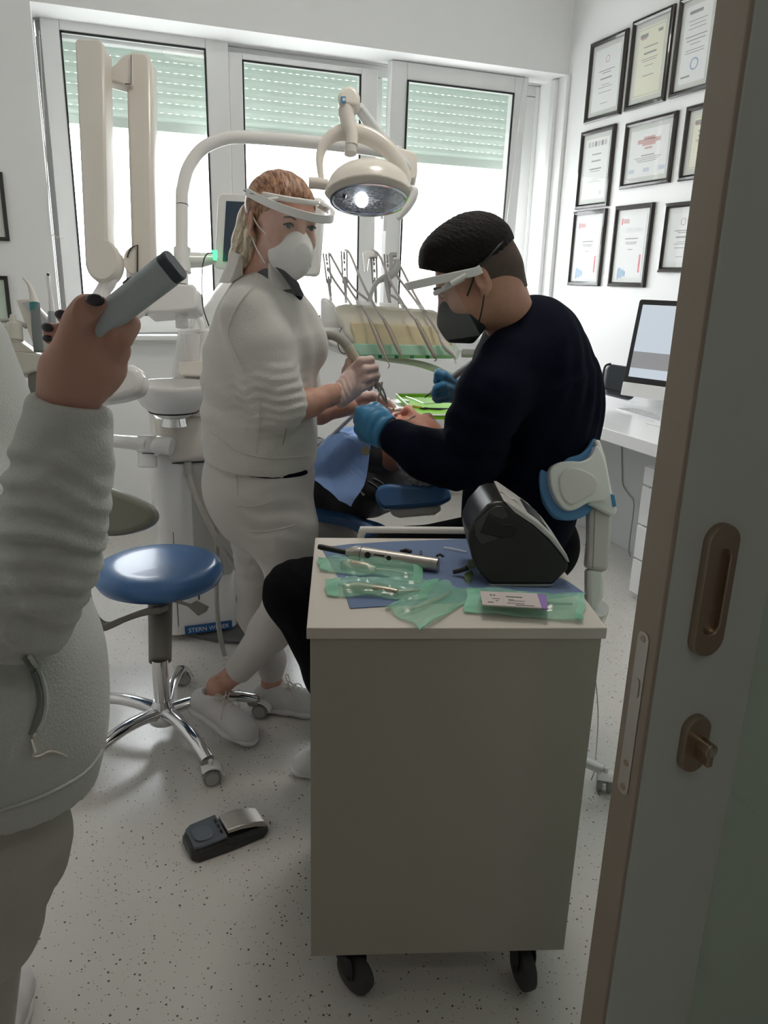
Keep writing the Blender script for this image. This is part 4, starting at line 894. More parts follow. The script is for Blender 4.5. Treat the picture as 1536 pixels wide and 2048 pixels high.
# ================= white cart =================
zt = .84; zb = .115
FLp, FRp = Z(613, 1256, zt), Z(1215, 1256, zt)
cu = (FRp - FLp); cw = cu.length; cu.normalize(); cv = Vector((0, 0, 1)).cross(cu)
bk = Z(618, 1075, zt); cdp = (bk - FLp).dot(cv)
CT = thing('utility_cart', 'tall white wheeled cart in the foreground, covered with instruments', 'cart', (FLp + cu * cw / 2 + cv * cdp / 2) * 1.0)
CT.location.z = 0
def cm(u, v, z): p = FLp + cu * u + cv * v; return Vector((p.x, p.y, z))
rot = Matrix((cu, cv, Vector((0, 0, 1)))).transposed()
bm = B(); th = pr(25, FLp); box(bm, cm(cw / 2, cdp / 2, zt - th / 2), (cw, cdp, th), rot); out('worktop', bm, LAM, CT, bevel=.0018)
bm = B(); ins = .006; bt = .006
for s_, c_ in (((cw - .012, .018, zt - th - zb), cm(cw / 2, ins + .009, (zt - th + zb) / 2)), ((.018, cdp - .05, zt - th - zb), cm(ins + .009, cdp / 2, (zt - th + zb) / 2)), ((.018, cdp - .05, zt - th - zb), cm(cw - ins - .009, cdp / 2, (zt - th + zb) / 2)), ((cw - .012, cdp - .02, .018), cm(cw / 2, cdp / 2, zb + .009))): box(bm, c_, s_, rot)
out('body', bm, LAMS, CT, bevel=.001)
bm = B()
for (x, y) in ((711, 1298), (1115, 1294)):
    p = cm(cw / 2, ins, 0); r_ = ray(x, y); t_ = (p - CAM).dot(cv) / r_.dot(cv); q = CAM + r_ * t_; cyl(bm, q + cv * .001, q - cv * .0012, .0065, n=20); out('cover_cap', bm, LAMS, CT); bm = B()
bm.free()
for k in range(3):     # drawers face the room
    bm = B(); hh = (zt - th - zb - .03) / 3; box(bm, cm(cw / 2, cdp - .012, zb + .02 + hh * (k + .5)), (cw - .03, .018, hh - .006), rot); dr = out('drawer', bm, LAM, CT, bevel=.001)
    bm = B(); tube(bm, [cm(cw / 2 - .07, cdp, zb + .02 + hh * (k + .75)), cm(cw / 2 - .07, cdp + .022, zb + .02 + hh * (k + .75)), cm(cw / 2 + .07, cdp + .022, zb + .02 + hh * (k + .75)), cm(cw / 2 + .07, cdp, zb + .02 + hh * (k + .75))], .004, 8); out('handle', bm, STL, dr)
# handle loop at the back
d_ = cdp + .004
bm = B(); hz = zt + .014; pts = [cm(.105, d_, zt - .05), cm(.105, d_ + .012, zt - .01), cm(.112, d_ + .014, hz - .004), cm(.128, d_ + .014, hz), cm(.42, d_ + .014, hz), cm(.452, d_ + .014, hz), cm(.462, d_ + .012, zt - .01), cm(.462, d_, zt - .05)]; tube(bm, pts, .0085, 12, sub=4); out('push_handle', bm, mat('handle_white', (.68, .66, .62), .35), CT)
def bigcaster(u, v, ang):
    c_ = cm(u, v, 0); r = .045; ax = Vector((-math.sin(ang), math.cos(ang), 0)); fw = Vector((math.cos(ang), math.sin(ang), 0))
    wc = c_ + fw * .030; bm = B(); A = wc + Vector((0, 0, r)); Mr = Matrix((fw, Vector((0, 0, 1)), ax)).transposed()
    lathe(bm, [(.008, -.014), (r * .8, -.014), (r * .97, -.010), (r, 0), (r * .97, .010), (r * .8, .014), (.008, .014)], A, 36, Mr); w = out('caster', bm, mat('tyre_grey', (.05, .05, .05), .6), CT)
    bm = B()
    for s in (-1, 1):
        rs = []
        for (px, pz, hw) in ((0, 0, .012), (-.012, .035, .024), (-.022, r + .008, .028)):
            p = A + fw * px + Vector((0, 0, pz)) + ax * s * .0185; rs.append([p - fw * hw, p + fw * hw, p + fw * hw + ax * s * .003, p - fw * hw + ax * s * .003])
        rings(bm, rs)
    cyl(bm, c_ + Vector((0, 0, 2 * r + .004)), c_ + Vector((0, 0, zb)), .030, n=24); cyl(bm, A - ax * .023, A + ax * .023, .006, n=12); out('fork', bm, BLK, w, bevel=.001)
bigcaster(.075, .050, math.radians(-62)); bigcaster(cw - .085, .060, math.radians(-95)); bigcaster(.075, cdp - .06, math.radians(120)); bigcaster(cw - .075, cdp - .06, math.radians(60))
# ================= things on the cart =================
ztp = zt + .0008
def C2(x, y, h=0): return Z(x, y, zt + h)
# folded blue drape
bm = B(); pl = [C2(x, y, .002) for x, y in ((643, 1095), (700, 1088), (780, 1083), (860, 1080), (940, 1077), (990, 1110), (1050, 1128), (1100, 1150), (1135, 1162), (1173, 1188), (1100, 1196), (960, 1202), (850, 1207), (700, 1216), (688, 1180), (672, 1145))]
rings(bm, [[p + Vector((0, 0, -.0014)) for p in pl], pl], True); out('paper_drape', bm, PAPERB, None, smooth=False, label='blue paper drape spread over the top of the white cart', cat='drape')
# curing light
CL = thing('curing_light', 'silver pen-shaped curing light with a black tip on the blue drape', 'curing light', C2(760, 1110))
a, b_ = D(692, 1098, czof(C2(692, 1105))), None
p0, p1, p2, p3, p4 = C2(636, 1093, .030), C2(691, 1104, .022), C2(712, 1107, .019), C2(720, 1108, .018), C2(876, 1130, .016)
bm = B(); tube(bm, [p0, p0.lerp(p1, .1), p1, p1.lerp(p2, .3)], [.0050, .0062, .0062, .0055], 16); out('light_guide', bm, BLK, CL)
bm = B(); tube(bm, [p1, p1 + (p2 - p1) * .05, p2, p3, p3.lerp(p4, .9), p4, p4 + (p4 - p3) * .01], [.0075, .0085, .0165, .0172, .0152, .0150, .013], 28); cb = out('barrel', bm, mat('satin_steel', (.50, .47, .43), .28, .9), CL)
bm = B()
for t_ in (.02, .93): q = p3.lerp(p4, t_); tube(bm, [q, q.lerp(p4, .008)], .0176 - .0022 * t_, 28)
out('ring_seam', bm, BLK, CL)
ld = (p4 - p3).normalized(); nn = (CAM - p3).normalized(); nn = (nn - ld * nn.dot(ld)).normalized(); nn = (nn * .8 + ld.cross(nn) * (0)).normalized()
def onb(t_, r, up=0): q = p3.lerp(p4, t_); s_ = ld.cross(nn); return q + (nn * math.cos(up) + s_ * math.sin(up)) * (.0172 - .002 * t_ + r)
for t_, r_ in ((.13, .0068), (.40, .0052)):
    bm = B(); q = onb(t_, -.0012); cyl(bm, q, q + nn * .0026, r_, n=20); out('button', bm, BLK, CL, bevel=.0006)
bm = B(); q0, q1 = onb(.21, -.0005, -.2), onb(.34, -.0005, -.2); tube(bm, [q0, q1], .0022, 8); out('display_slot', bm, BLK, CL)
# clips lying behind the curing light
def small(name, label, cat, pts, r, m, **k): bm = B(); tube(bm, pts, r, 8, sub=3); return out(name, bm, m, None, label=label, cat=cat, **k)
small('black_clip', 'small black clip lying behind the curing light', 'clip', [C2(802, 1103, .006), C2(812, 1100, .007), C2(822, 1104, .005)], .0045, BLK)
small('metal_clip', 'tiny shiny metal clip standing behind the curing light', 'clip', [C2(842, 1108, .003), C2(842, 1104, .012)], .0035, CHR)
small('black_pin', 'small dark pin lying right behind the end of the curing light', 'pin', [C2(874, 1112, .016), C2(880, 1109, .016), C2(886, 1113, .014)], .003, DGP)
small('clear_needle_cap', 'clear plastic needle cap lying on the drape beside the black device', 'cap', [C2(888, 1096, .004), C2(905, 1099, .004), C2(934, 1104, .005)], [.0035, .0045, .002], clear('cap_clear', (.85, .88, .95), .5, .2))
# sterilisation pouches
def pouch(label, poly, inst, seals=(), h=.012, seed=0):
    """crinkled film pouch: poly in photo coordinates TL TR BR BL, filled grid bulging over the instrument."""
    rnd = random.Random(seed); q = [C2(*p, .003) for p in poly]; t = thing('sterilisation_pouch', label, 'pouch', sum(q, Vector()) / 4, 0, 'green instrument pouches on the white cart')
    n, m_ = 34, 14; bm = B(); top = []; bot = []
    ph = [rnd.uniform(0, 6) for _ in range(6)]
    for i in range(n + 1):
        ra, rb = [], []
        for j in range(m_ + 1):
            u, v = i / n, j / m_; uu = u + .010 * math.sin(v * 9 + ph[0]); p = q[0].lerp(q[1], uu).lerp(q[3].lerp(q[2], uu), v + .02 * math.sin(u * 11 + ph[1]))
            e = min(1, 6 * min(u, 1 - u)) * min(1, 3.5 * min(v, 1 - v)) ; e = max(e, 0) ** .6
            cr = .0022 * math.sin(u * 23 + v * 7 + ph[2]) * math.sin(v * 13 - u * 9 + ph[3]) + .0016 * abs(math.sin(u * 41 + v * 17 + ph[4])) + .001 * math.sin(v * 31 + ph[5])
            edge = (1 - e) * .006 * max(0, math.sin(u * 9 + v * 6 + ph[5]))
            z = .0012 + h * e * (math.sin(PI * v) ** .8) + cr * (.3 + e) + edge + .0012
            ra.append(bm.verts.new(p + Vector((0, 0, max(z, .0016))))); rb.append(bm.verts.new(p + Vector((0, 0, .0004 + edge * .7))))
        top.append(ra); bot.append(rb)
    for G_ in (top, bot):
        for i in range(n):
            for j in range(m_):
                f = bm.faces.new((G_[i][j], G_[i + 1][j], G_[i + 1][j + 1], G_[i][j + 1]))
                if seals and ((i < n * seals[0]) or (i >= n * (1 - seals[1]))): f.material_index = 1
    per = [(i, 0) for i in range(n)] + [(n, j) for j in range(m_)] + [(i, m_) for i in range(n, 0, -1)] + [(0, j) for j in range(m_, 0, -1)]
    for k in range(len(per)):
        a_, b2 = per[k], per[(k + 1) % len(per)]; bm.faces.new((top[a_[0]][a_[1]], top[b2[0]][b2[1]], bot[b2[0]][b2[1]], bot[a_[0]][a_[1]]))
    out('film', bm, [POUCH, POUCHD], t)
    for nm, pts, rr, mm in inst:
        bm = B(); tube(bm, [C2(x, y, .0085) for x, y in pts], rr, 12, sub=3); out(nm, bm, mm, t)
    return t
WS = mat('wrapped_steel', (.42, .38, .30), .35, .9)
pouch('green film pouch with a metal head inside, nearest below the silver curing light', [(634, 1118), (853, 1121), (840, 1168), (640, 1142)], [('instrument_head', [(684, 1132), (700, 1131), (730, 1136), (752, 1139)], [.010, .014, .013, .006], WS), ('instrument_shaft', [(752, 1139), (780, 1141), (826, 1148)], [.003, .002, .0015], WS)], (.08, .1), .015, 1)
pouch('green film pouch with a knurled steel handle, lowest on the left of the cart', [(652, 1160), (878, 1163), (850, 1202), (652, 1192)], [('instrument_handle', [(690, 1178), (710, 1176), (760, 1181), (795, 1186)], [.009, .012, .011, .008], WS), ('instrument_shaft', [(795, 1184), (850, 1180)], [.004, .003], WS)], (.1, .1), .016, 2)
pouch('wide green film pouch lying diagonally over the front edge of the cart top', [(882, 1165), (958, 1190), (842, 1262), (768, 1216)], [('instrument_shaft', [(900, 1185), (850, 1208), (806, 1222)], [.004, .004, .002], WS)], (.04, .04), .010, 3)
pouch('green film pouch under the printed suture packet on the right of the cart', [(935, 1178), (1170, 1193), (1166, 1244), (928, 1226)], [('instrument_shaft', [(1040, 1202), (1100, 1207), (1145, 1208)], [.003, .0035, .002], mat('steel_dark', (.2, .22, .2), .4, .8))], (.1, .08), .011, 5)
# printed packet
pk = thing('suture_packet', 'pale printed packet with a violet end lying on the green pouch', 'packet', C2(1030, 1200))
A = [C2(x, y, .026) for x, y in ((960, 1182), (1078, 1187), (1090, 1216), (965, 1209))]; A2 = [C2(x, y, .026) for x, y in ((1074, 1187), (1092, 1190), (1096, 1218), (1084, 1217))]
bm = B(); rings(bm, [[p + Vector((0, 0, -.002)) for p in A], A]); out('card', bm, mat('packet_pale', (.62, .55, .53), .5), pk, smooth=False)
bm = B(); rings(bm, [[p + Vector((0, 0, -.002)) for p in A2], [p + Vector((0, 0, .0004)) for p in A2]]); out('violet_end', bm, mat('violet', (.30, .17, .48), .5), pk, smooth=False)
# the packet lies upside down to us: its print reads from the far side
xd = (A[2] - A[3]).normalized(); yd = Vector((0, 0, 1)).cross(xd)
def ptx(s, x, y, sz): p = C2(x, y, .0264); text('print', s, sz, mframe(p, xd, yd, (0, 0, 1)), mat('print_grey', (.12, .11, .12), .7), pk, .0002)
ptx('5/0', 985, 1190, .0085); pass
for (x_, y_, w_, h_) in ((1028, 1194, .030, .0032), (1022, 1199, .010, .0018), (1034, 1202, .030, .0015), (1022, 1206, .014, .0018), (1040, 1207, .016, .0018), (1050, 1211, .034, .0026), (992, 1197, .014, .0018), (994, 1201, .005, .0022)):
    bm = B(); box(bm, C2(x_, y_, .0264), (w_, h_, .0003), Matrix((xd, yd, Vector((0, 0, 1)))).transposed()); out('print_line', bm, mat('print_grey', (.12, .11, .12), .7), pk, smooth=False)
bm = B(); 
for k in range(4): box(bm, C2(977 + k * 3, 1204, .0264), (.0018, .003, .0003))
out('print_block', bm, BLK, pk, smooth=False)
# black wedge-shaped device
BD = thing('black_device', 'black wedge-shaped desktop device with a pale angled front on the cart', 'device', C2(1030, 1172))
dd = czof(C2(1030, 1172, .0)) - .01
prof = [(980, 1170), (955, 1140), (945, 1120), (937, 1085), (938, 1065), (950, 1038), (975, 1010), (990, 1004), (1008, 1003), (1040, 1030), (1075, 1055), (1105, 1085), (1125, 1110), (1137, 1127), (1136, 1140), (1106, 1170)]
def facet(pl, dep, away, thick, m, nm, par, bev=.003, inner=None, ins=.82):
    A = [D(x, y, dep) for x, y in pl]; d = away.normalized() * thick; c = sum(A, Vector()) / len(A); bm = B(); rs = [[c + (a - c) * ins + d * .0 for a in A], [a + d * .12 for a in A], [a + d for a in A]]; rings(bm, rs); return out(nm, bm, m, par, bevel=bev)
aw = Vector((CF.x, CF.y, 0)).normalized()
DV = mat('device_black', (.016, .016, .016), .33)
slab('housing', prof, dd, .15, DV, BD, bev=.006, away=aw)
slab('side_facet', [(948, 1050), (978, 1020), (992, 1012), (1006, 1012), (1018, 1035), (1005, 1040), (978, 1028), (965, 1055), (1000, 1078), (962, 1090), (950, 1072)], dd - .0015, .004, mat('device_sheen', (.05, .05, .05), .22), BD, bev=.002, away=aw)
slab('recess', [(978, 1030), (1000, 1048), (1030, 1050), (1036, 1060), (1026, 1074), (1000, 1075), (960, 1066)], dd - .003, .004, mat('device_recess', (.006, .006, .006), .5), BD, bev=.001, away=aw)
slab('front_panel', [(1006, 1001), (1014, 1002), (1046, 1024), (1082, 1050), (1112, 1080), (1134, 1110), (1140, 1126), (1134, 1124), (1120, 1104), (1098, 1078), (1066, 1050), (1030, 1026)], dd - .002, .155, mat('device_silver', (.50, .48, .46), .35), BD, bev=.003, away=aw)
slab('base_strip', [(978, 1169), (1108, 1169), (1104, 1174), (982, 1174)], dd, .145, mat('device_base', (.22, .24, .25), .4), BD, bev=.002, away=aw)
slab('paper_slip', [(1000, 982), (1008, 986), (1020, 996), (1030, 998), (1052, 1020), (1060, 1030), (1050, 1028), (1034, 1022), (1022, 1010), (1020, 998)], dd + .05, .012, mat('slip_grey', (.55, .53, .50), .6), BD, bev=.001, away=aw)
slab('screen', [(1054, 1024), (1060, 1026), (1090, 1050), (1114, 1084), (1110, 1084), (1084, 1054)], dd + .03, .1, BLK, BD, bev=.001, away=aw)
# syringe tip with leaf shaped tab hanging at the device
SD = thing('light_tip_holder', 'small metal and dark plastic tip hanging at the left side of the black device', 'instrument tip', C2(940, 1125))
bm = B(); box(bm, C2(943, 1128, .030), (.016, .012, .016), rot); out('block', bm, mat('old_brass', (.20, .18, .13), .35, .8), SD, bevel=.002)
bm = B(); tube(bm, [C2(934, 1136, .022), C2(920, 1141, .014), C2(906, 1144, .010)], [.006, .005, .005], 12); out('nozzle', bm, DGP, SD)
bm = B(); q = [C2(942, 1140, .016), C2(947, 1146, .012), C2(941, 1158, .006), C2(936, 1168, .002), C2(930, 1160, .004), C2(928, 1148, .010)]; rings(bm, [q, [p + Vector((0, -.0015, -.0015)) for p in q]]); out('green_tab', bm, mat('olive_tab', (.10, .16, .05), .5), SD, smooth=False)
bm = B()
for k in range(3): q = C2(958 + k * 3, 1134 + 5 * k, .032 - .004 * k); tube(bm, [q + cu * (.006 * math.cos(a)) + Vector((0, 0, .008 * math.sin(a))) for a in np.linspace(0, 2 * PI, 14)], .0008, 6)
out('wire_coil', bm, STL, SD)
# ================= desk =================
zd = .80
fx = 2.13
TP = bpy.data.objects.new('tmp', None)
bm = B(); y0, y1 = 1.2, 4.25; box(bm, ((fx + XR) / 2, (y0 + y1) / 2, zd - .028), (XR - fx - .004, y1 - y0, .056)); out('desk_worktop', bm, DESK, None, bevel=.003, label='long glossy white worktop along the right wall', cat='desk')
bm = B(); box(bm, (XR - .03, 2.6, (zd - .058) / 2), (.03, 3.2, zd - .060)); out('desk_back_panel', bm, mat('panel_pale_grey', (.62, .64, .64), .5), None, bevel=.002, label='pale grey panel standing under the worktop at the right wall', cat='panel')
DU = thing('drawer_unit', 'white chest of drawers under the worktop, beside the door edge', 'drawer unit', (2.4, 2.35, 0))
xf = 2.30; q = X(1253, 1212, xf); ytop = q.y; zbb = .03
bm = B(); box(bm, ((xf + .02 + XR - .06) / 2, ytop - .21, .335), (XR - .08 - xf, .42, .61)); out('carcass', bm, DESK, DU, bevel=.002)
bm = B(); box(bm, ((xf + .1 + XR - .1) / 2, ytop - .21, .015), (.34, .36, .03)); out('plinth', bm, GPL, DU)
for k, (za, zb_) in enumerate(((.555, .64), (.37, .55), (.205, .365), (.035, .20))):
    bm = B(); box(bm, (xf + .009, ytop - .21, (za + zb_) / 2), (.018, .418, zb_ - za - .004)); out('drawer', bm, DESK, DU, bevel=.002)
# all-in-one computer
CM = thing('desktop_computer', 'all-in-one computer with a black-edged screen on the white worktop', 'computer', (2.5, 2.9, zd))
S4 = [X(1279, 610, 2.43), X(1247, 762, 2.40)]
TL = D(1279, 609, 3.62); BLc = D(1246, 763, 3.60); up_ = (TL - BLc).normalized(); H_ = (TL - BLc).length
rgt = Vector((.35, -.937, 0)).normalized(); nr = Vector((-.937, -.35, 0)); up_ = (Vector((0, 0, 1)) - nr * .16).normalized(); nr = rgt.cross(up_); Wd = .50
up2 = up_
c = BLc + rgt * Wd / 2 + up_ * H_ / 2
Mx = mframe(c - nr * .012, rgt, up_, nr)
bm = B(); prism(bm, rrect(Wd, H_, .012, 4), .012, Mx); out('screen_bezel', bm, BLK, CM, bevel=.002)
bm = B(); prism(bm, rrect(Wd - .045, H_ - .05, .001, 2), .0006, Mx @ Matrix.Translation((0, .002, .012))); sc_ = out('screen', bm, mat('screen_lit', (.35, .38, .42), .2, emit=((.62, .70, .80), .55)), CM, smooth=False)
bm = B(); prism(bm, [(-Wd / 2 + .023, -.12), (Wd / 2 - .023, -.12), (Wd / 2 - .023, -.045), (-Wd / 2 + .023, -.045)], .0004, Mx @ Matrix.Translation((0, -.0, .0127))); out('window_band', bm, mat('screen_grey', (.2, .2, .21), .3, emit=((.42, .42, .44), .35)), sc_, smooth=False)
bm = B(); prism(bm, rrect(Wd, .062, .004, 3), .012, mframe(BLc + rgt * Wd / 2 - up_ * .031 - nr * .012, rgt, up_, nr)); out('chin', bm, mat('aluminium_pale', (.80, .80, .80), .3), CM, bevel=.002)
bm = B(); bc_ = BLc + rgt * Wd / 2 - up_ * .05 - nr * .05; rings(bm, [[bc_ + rgt * sx * .06 + Vector((0, 0, .15)) for sx in (-1, 1)] + [bc_ + rgt * sx * .06 + Vector((0, 0, .15)) - nr * .006 for sx in (1, -1)], [Vector((bc_.x, bc_.y, zd + .006)) + rgt * sx * .06 for sx in (-1, 1)] + [Vector((bc_.x, bc_.y, zd + .006)) + rgt * sx * .06 - nr * .006 for sx in (1, -1)]]); box(bm, (bc_.x + .02, bc_.y, zd + .004), (.2, .17, .007)); out('stand', bm, mat('aluminium_pale', (.80, .80, .80), .3), CM, bevel=.001)
KB = thing('keyboard', 'thin white keyboard on the worktop in front of the computer', 'keyboard', (2.45, 2.75, zd))
k0, k1, k2 = Z(1232, 816, zd + .008), Z(1268, 803, zd + .008), Z(1318, 840, zd + .008)
kx = (Z(1330, 846, zd) - Z(1234, 818, zd)); kx.z = 0; kx.normalize(); ky = Vector((0, 0, 1)).cross(kx); Mk = mframe(k0 + kx * .20 + ky * .055 - Vector((0, 0, .008)), kx, ky, (0, 0, 1))
bm = B(); prism(bm, rrect(.40, .115, .006, 3), .007, Mk); out('keyboard_base', bm, DESK, KB, bevel=.001)
bm = B()
for i in range(15):
    for j in range(5): prism(bm, rrect(.021, .017, .002, 2), .002, Mk @ Matrix.Translation((-.182 + i * .026, -.042 + j * .021, .0068)))
out('keys', bm, mat('key_pale', (.62, .62, .63), .4), KB, kind='stuff')
SPK = thing('black_speaker', 'dark rounded speaker standing on the worktop behind the computer', 'speaker', (2.6, 3.3, zd))
ds = 4.02
slab('case', [(1222, 727), (1262, 733), (1272, 745), (1272, 790), (1264, 799), (1216, 787), (1210, 772), (1214, 738)], ds, .06, mat('speaker_slate', (.045, .055, .065), .55), SPK, bev=.012)
tubeo('carry_handle', P3([(1222, 728), (1211, 732), (1206, 750), (1206, 772), (1216, 778), (1266, 791)], ds - .01), .006, BLK, SPK, n=8)
bm = B(); a = Z(1196, 783, zd); box(bm, (a.x - .12, a.y - .1, zd + .003), (.1, .07, .005), .3); out('small_dish', bm, mat('paper_pile', (.8, .8, .82), .6), None, label='little white paper lying on the far end of the worktop', cat='paper')
tubeo('power_cable', [X(1243, 880, XR - .05), X(1244, 940, XR - .05), X(1246, 970, XR - .05), X(1258, 990, XR - .055), X(1268, 1010, XR - .08), Vector((XR - .09, X(1268, 1010, XR - .08).y - .02, .02)), Vector((XR - .09, X(1268, 1010, XR - .08).y - .10, .004))], .003, GPL, None, label='grey cable hanging beneath the worktop against the right wall', cat='cable')
# ================= patient chair =================
PCH = thing('dental_chair', 'blue upholstered reclining dental chair under the lying man', 'dental chair', (.75, 2.75, 0))
hd = 2.36
bm = B(); slab('', [(752, 978), (762, 970), (780, 967), (830, 970), (900, 972), (905, 1000), (880, 1012), (800, 1018), (765, 1020), (753, 1008), (750, 992)], hd, .20, None, bm=bm); out('headrest', bm, BLU, PCH, bevel=.018)
slab('headrest_shell', [(776, 1016), (815, 1014), (880, 1008), (884, 1020), (870, 1030), (800, 1036), (786, 1032)], hd + .02, .15, WPL, PCH, bev=.008)
slab('backrest', [(560, 1010), (620, 1015), (680, 1018), (710, 1028), (745, 1045), (790, 1052), (790, 1085), (600, 1100), (540, 1060)], hd + .12, .25, BLU, PCH, bev=.03, away=Vector((-.35, .93, -.05)))
slab('backrest_shell', [(600, 1050), (650, 1046), (700, 1055), (740, 1070), (740, 1130), (600, 1120)], hd + .10, .40, mat('shell_grey', (.42, .41, .38), .4), PCH, bev=.03, away=Vector((-.35, .93, -.05)))
bm = B(); rings(bm, [[Vector((.62, 3.25, 0)) + Vector((x, y, z)) for x, y in rrect(w_, l_, .08, 6)] for z, w_, l_ in ((.02, .5, .7), (.05, .46, .64), (.15, .3, .4), (.38, .3, .42), (.42, .34, .5))]); out('base', bm, mat('base_grey', (.16, .16, .155), .4), PCH)
# ================= people: helpers =================
V3 = lambda v: np.array(list(v), float)
def hit(vf, px, py, lift=.0015, tol=.006):
    """nearest surface point of a mesh along the photo ray, lifted towards the viewer"""
    V = vf[0]; r = V3(ray(px, py).normalized()); d = V - V3(CAM); t = d @ r; off = np.linalg.norm(d - np.outer(t, r), axis=1)
    m = (off < tol) & (t > 0)
    if not m.any(): m = off < off[t > 0].min() + .004
    k = np.where(m)[0]; b_ = t[k].min(); return Vector(V3(CAM) + r * (b_ - lift))
def chy(s, pts, k=.02, flat=None, op='u'):
    """chain of (px, py, Y, radius in px)"""
    P = [Y(p[0], p[1], p[2]) for p in pts]; s.chain([V3(p) for p in P], [pr(p[3], q) for p, q in zip(pts, P)], k, op, flat); return s
def chd(s, pts, k=.02, flat=None, op='u'):
    P = [D(p[0], p[1], p[2]) for p in pts]; s.chain([V3(p) for p in P], [p[3] * p[2] / FOC for p in pts], k, op, flat); return s
def hframe(F, U):
    F = np.array(F, float); F /= np.linalg.norm(F); U = np.array(U, float); U = U - F * (U @ F); U /= np.linalg.norm(U); S = np.cross(F, U)
    return np.stack([S, F, U], 1)      # columns: subject's right(+x), forward, up
def head_sdf(o, Rm, sc=1., v=.0028, neck=None, male=False, mouth=0):
    o = V3(o); T = lambda x, y, z: o + Rm @ (np.array([x, y, z]) * sc)
    s = SDF(o - .2 * sc, o + .2 * sc, v); E = lambda c, r, k=.015, op='u', R2=None: s.ell(T(*c), np.array(r) * sc, Rm if R2 is None else Rm @ R2, k * sc, op)
    E((0, -.012, .036), (.074, .096, .082), 0); E((0, .032, .0), (.063, .06, .085), .03); E((0, .030, -.058), (.055 if male else .050, .055, .043), .03)
    E((0, .072, -.094), (.024 if male else .020, .020, .018), .02)
    for q in (-1, 1):
        E((q * .040, .060, -.025), (.024, .024, .024), .02); E((q * .033, .105, .011), (.019, .017, .0115), .010, 's')
        E((q * .0115, .099, -.034), (.009, .011, .008), .006)
        E((q * .031, .081, .010), (.0155, .0145, .0145), .004); E((q * .031, .092, .0105), (.012, .006, .0035), .003, 's')
        th = q * .35; Re = np.array([[math.cos(th), -math.sin(th), 0], [math.sin(th), math.cos(th), 0], [0, 0, 1]])
        E((q * .079, -.008, -.002), (.0075, .019, .031), .006, 'u', Re.T); E((q * .086, -.004, .002), (.006, .010, .018), .005, 's', Re.T); E((q * .077, .002, -.028), (.007, .009, .010), .006)
    s.cap(T(0, .088, .020), T(0, .110, -.026), .0075 * sc, .0125 * sc, .016 * sc)
    s.cap(T(-.036, .082, .030), T(.036, .082, .030), .009 * sc, .009 * sc, .018 * sc)
    s.cap(T(-.019, .092, -.057), T(.019, .092, -.057), .0055 * sc, .0055 * sc, .010 * sc); s.cap(T(-.015, .090, -.069), T(.015, .090, -.069), .006 * sc, .006 * sc, .010 * sc)
    s.cap(T(-.021, .105, -.063 - mouth), T(.021, .105, -.063 - mouth), (.0035 + mouth) * sc, (.0035 + mouth) * sc, .004 * sc, 's')
    if neck is not None:
        n0 = T(0, -.022, -.05); r_ = (.058 if male else .049) * sc; s.cap(n0, V3(neck), r_, r_ * 1.05, .03)
    return s, T
def eyes(parent, T, Rm, sc, iris, look=(0, 0)):
    W = mat('eye_white', (.72, .68, .66), .25)
    for q in (-1, 1):
        c = T(q * .031, .0815, .010); bm = B(); bmesh.ops.create_uvsphere(bm, u_segments=20, v_segments=12, radius=.0128 * sc, matrix=Matrix.Translation(Vector(c))); e = out('eye', bm, W, parent)
        d = Rm @ np.array([look[0], 1, look[1]]); d /= np.linalg.norm(d); z = Vector(d)
        for nm, r1, h_, mm in (('iris', .0064, .0116, iris), ('pupil', .0028, .0126, BLK)):
            bm = B(); cyl(bm, Vector(c) + z * h_ * sc * .9, Vector(c) + z * (h_ + .0008) * sc, r1 * sc, n=18); out(nm, bm, mm, e)
def hair_mat(name, c1, c2, sc=(140, 140, 6)):
    m = mat(name, c1, .42, spec=.4); nt = m.node_tree; N = nt.nodes; L = nt.links; b = N['Principled BSDF']
    tc = N.new('ShaderNodeTexCoord'); mp = N.new('ShaderNodeMapping'); mp.inputs['Scale'].default_value = sc; n = N.new('ShaderNodeTexNoise'); n.inputs['Scale'].default_value = 1; n.inputs['Detail'].default_value = 3
    L.new(tc.outputs['Object'], mp.inputs[0]); L.new(mp.outputs[0], n.inputs['Vector']); r = N.new('ShaderNodeValToRGB'); r.color_ramp.elements[0].color = tuple(c1) + (1,); r.color_ramp.elements[1].color = tuple(c2) + (1,); r.color_ramp.elements[0].position = .38; r.color_ramp.elements[1].position = .62
    L.new(n.outputs['Fac'], r.inputs[0]); L.new(r.outputs[0], b.inputs['Base Color']); u = N.new('ShaderNodeBump'); u.inputs['Strength'].default_value = .8; u.inputs['Distance'].default_value = .004; L.new(n.outputs['Fac'], u.inputs['Height']); L.new(u.outputs[0], b.inputs['Normal']); return m
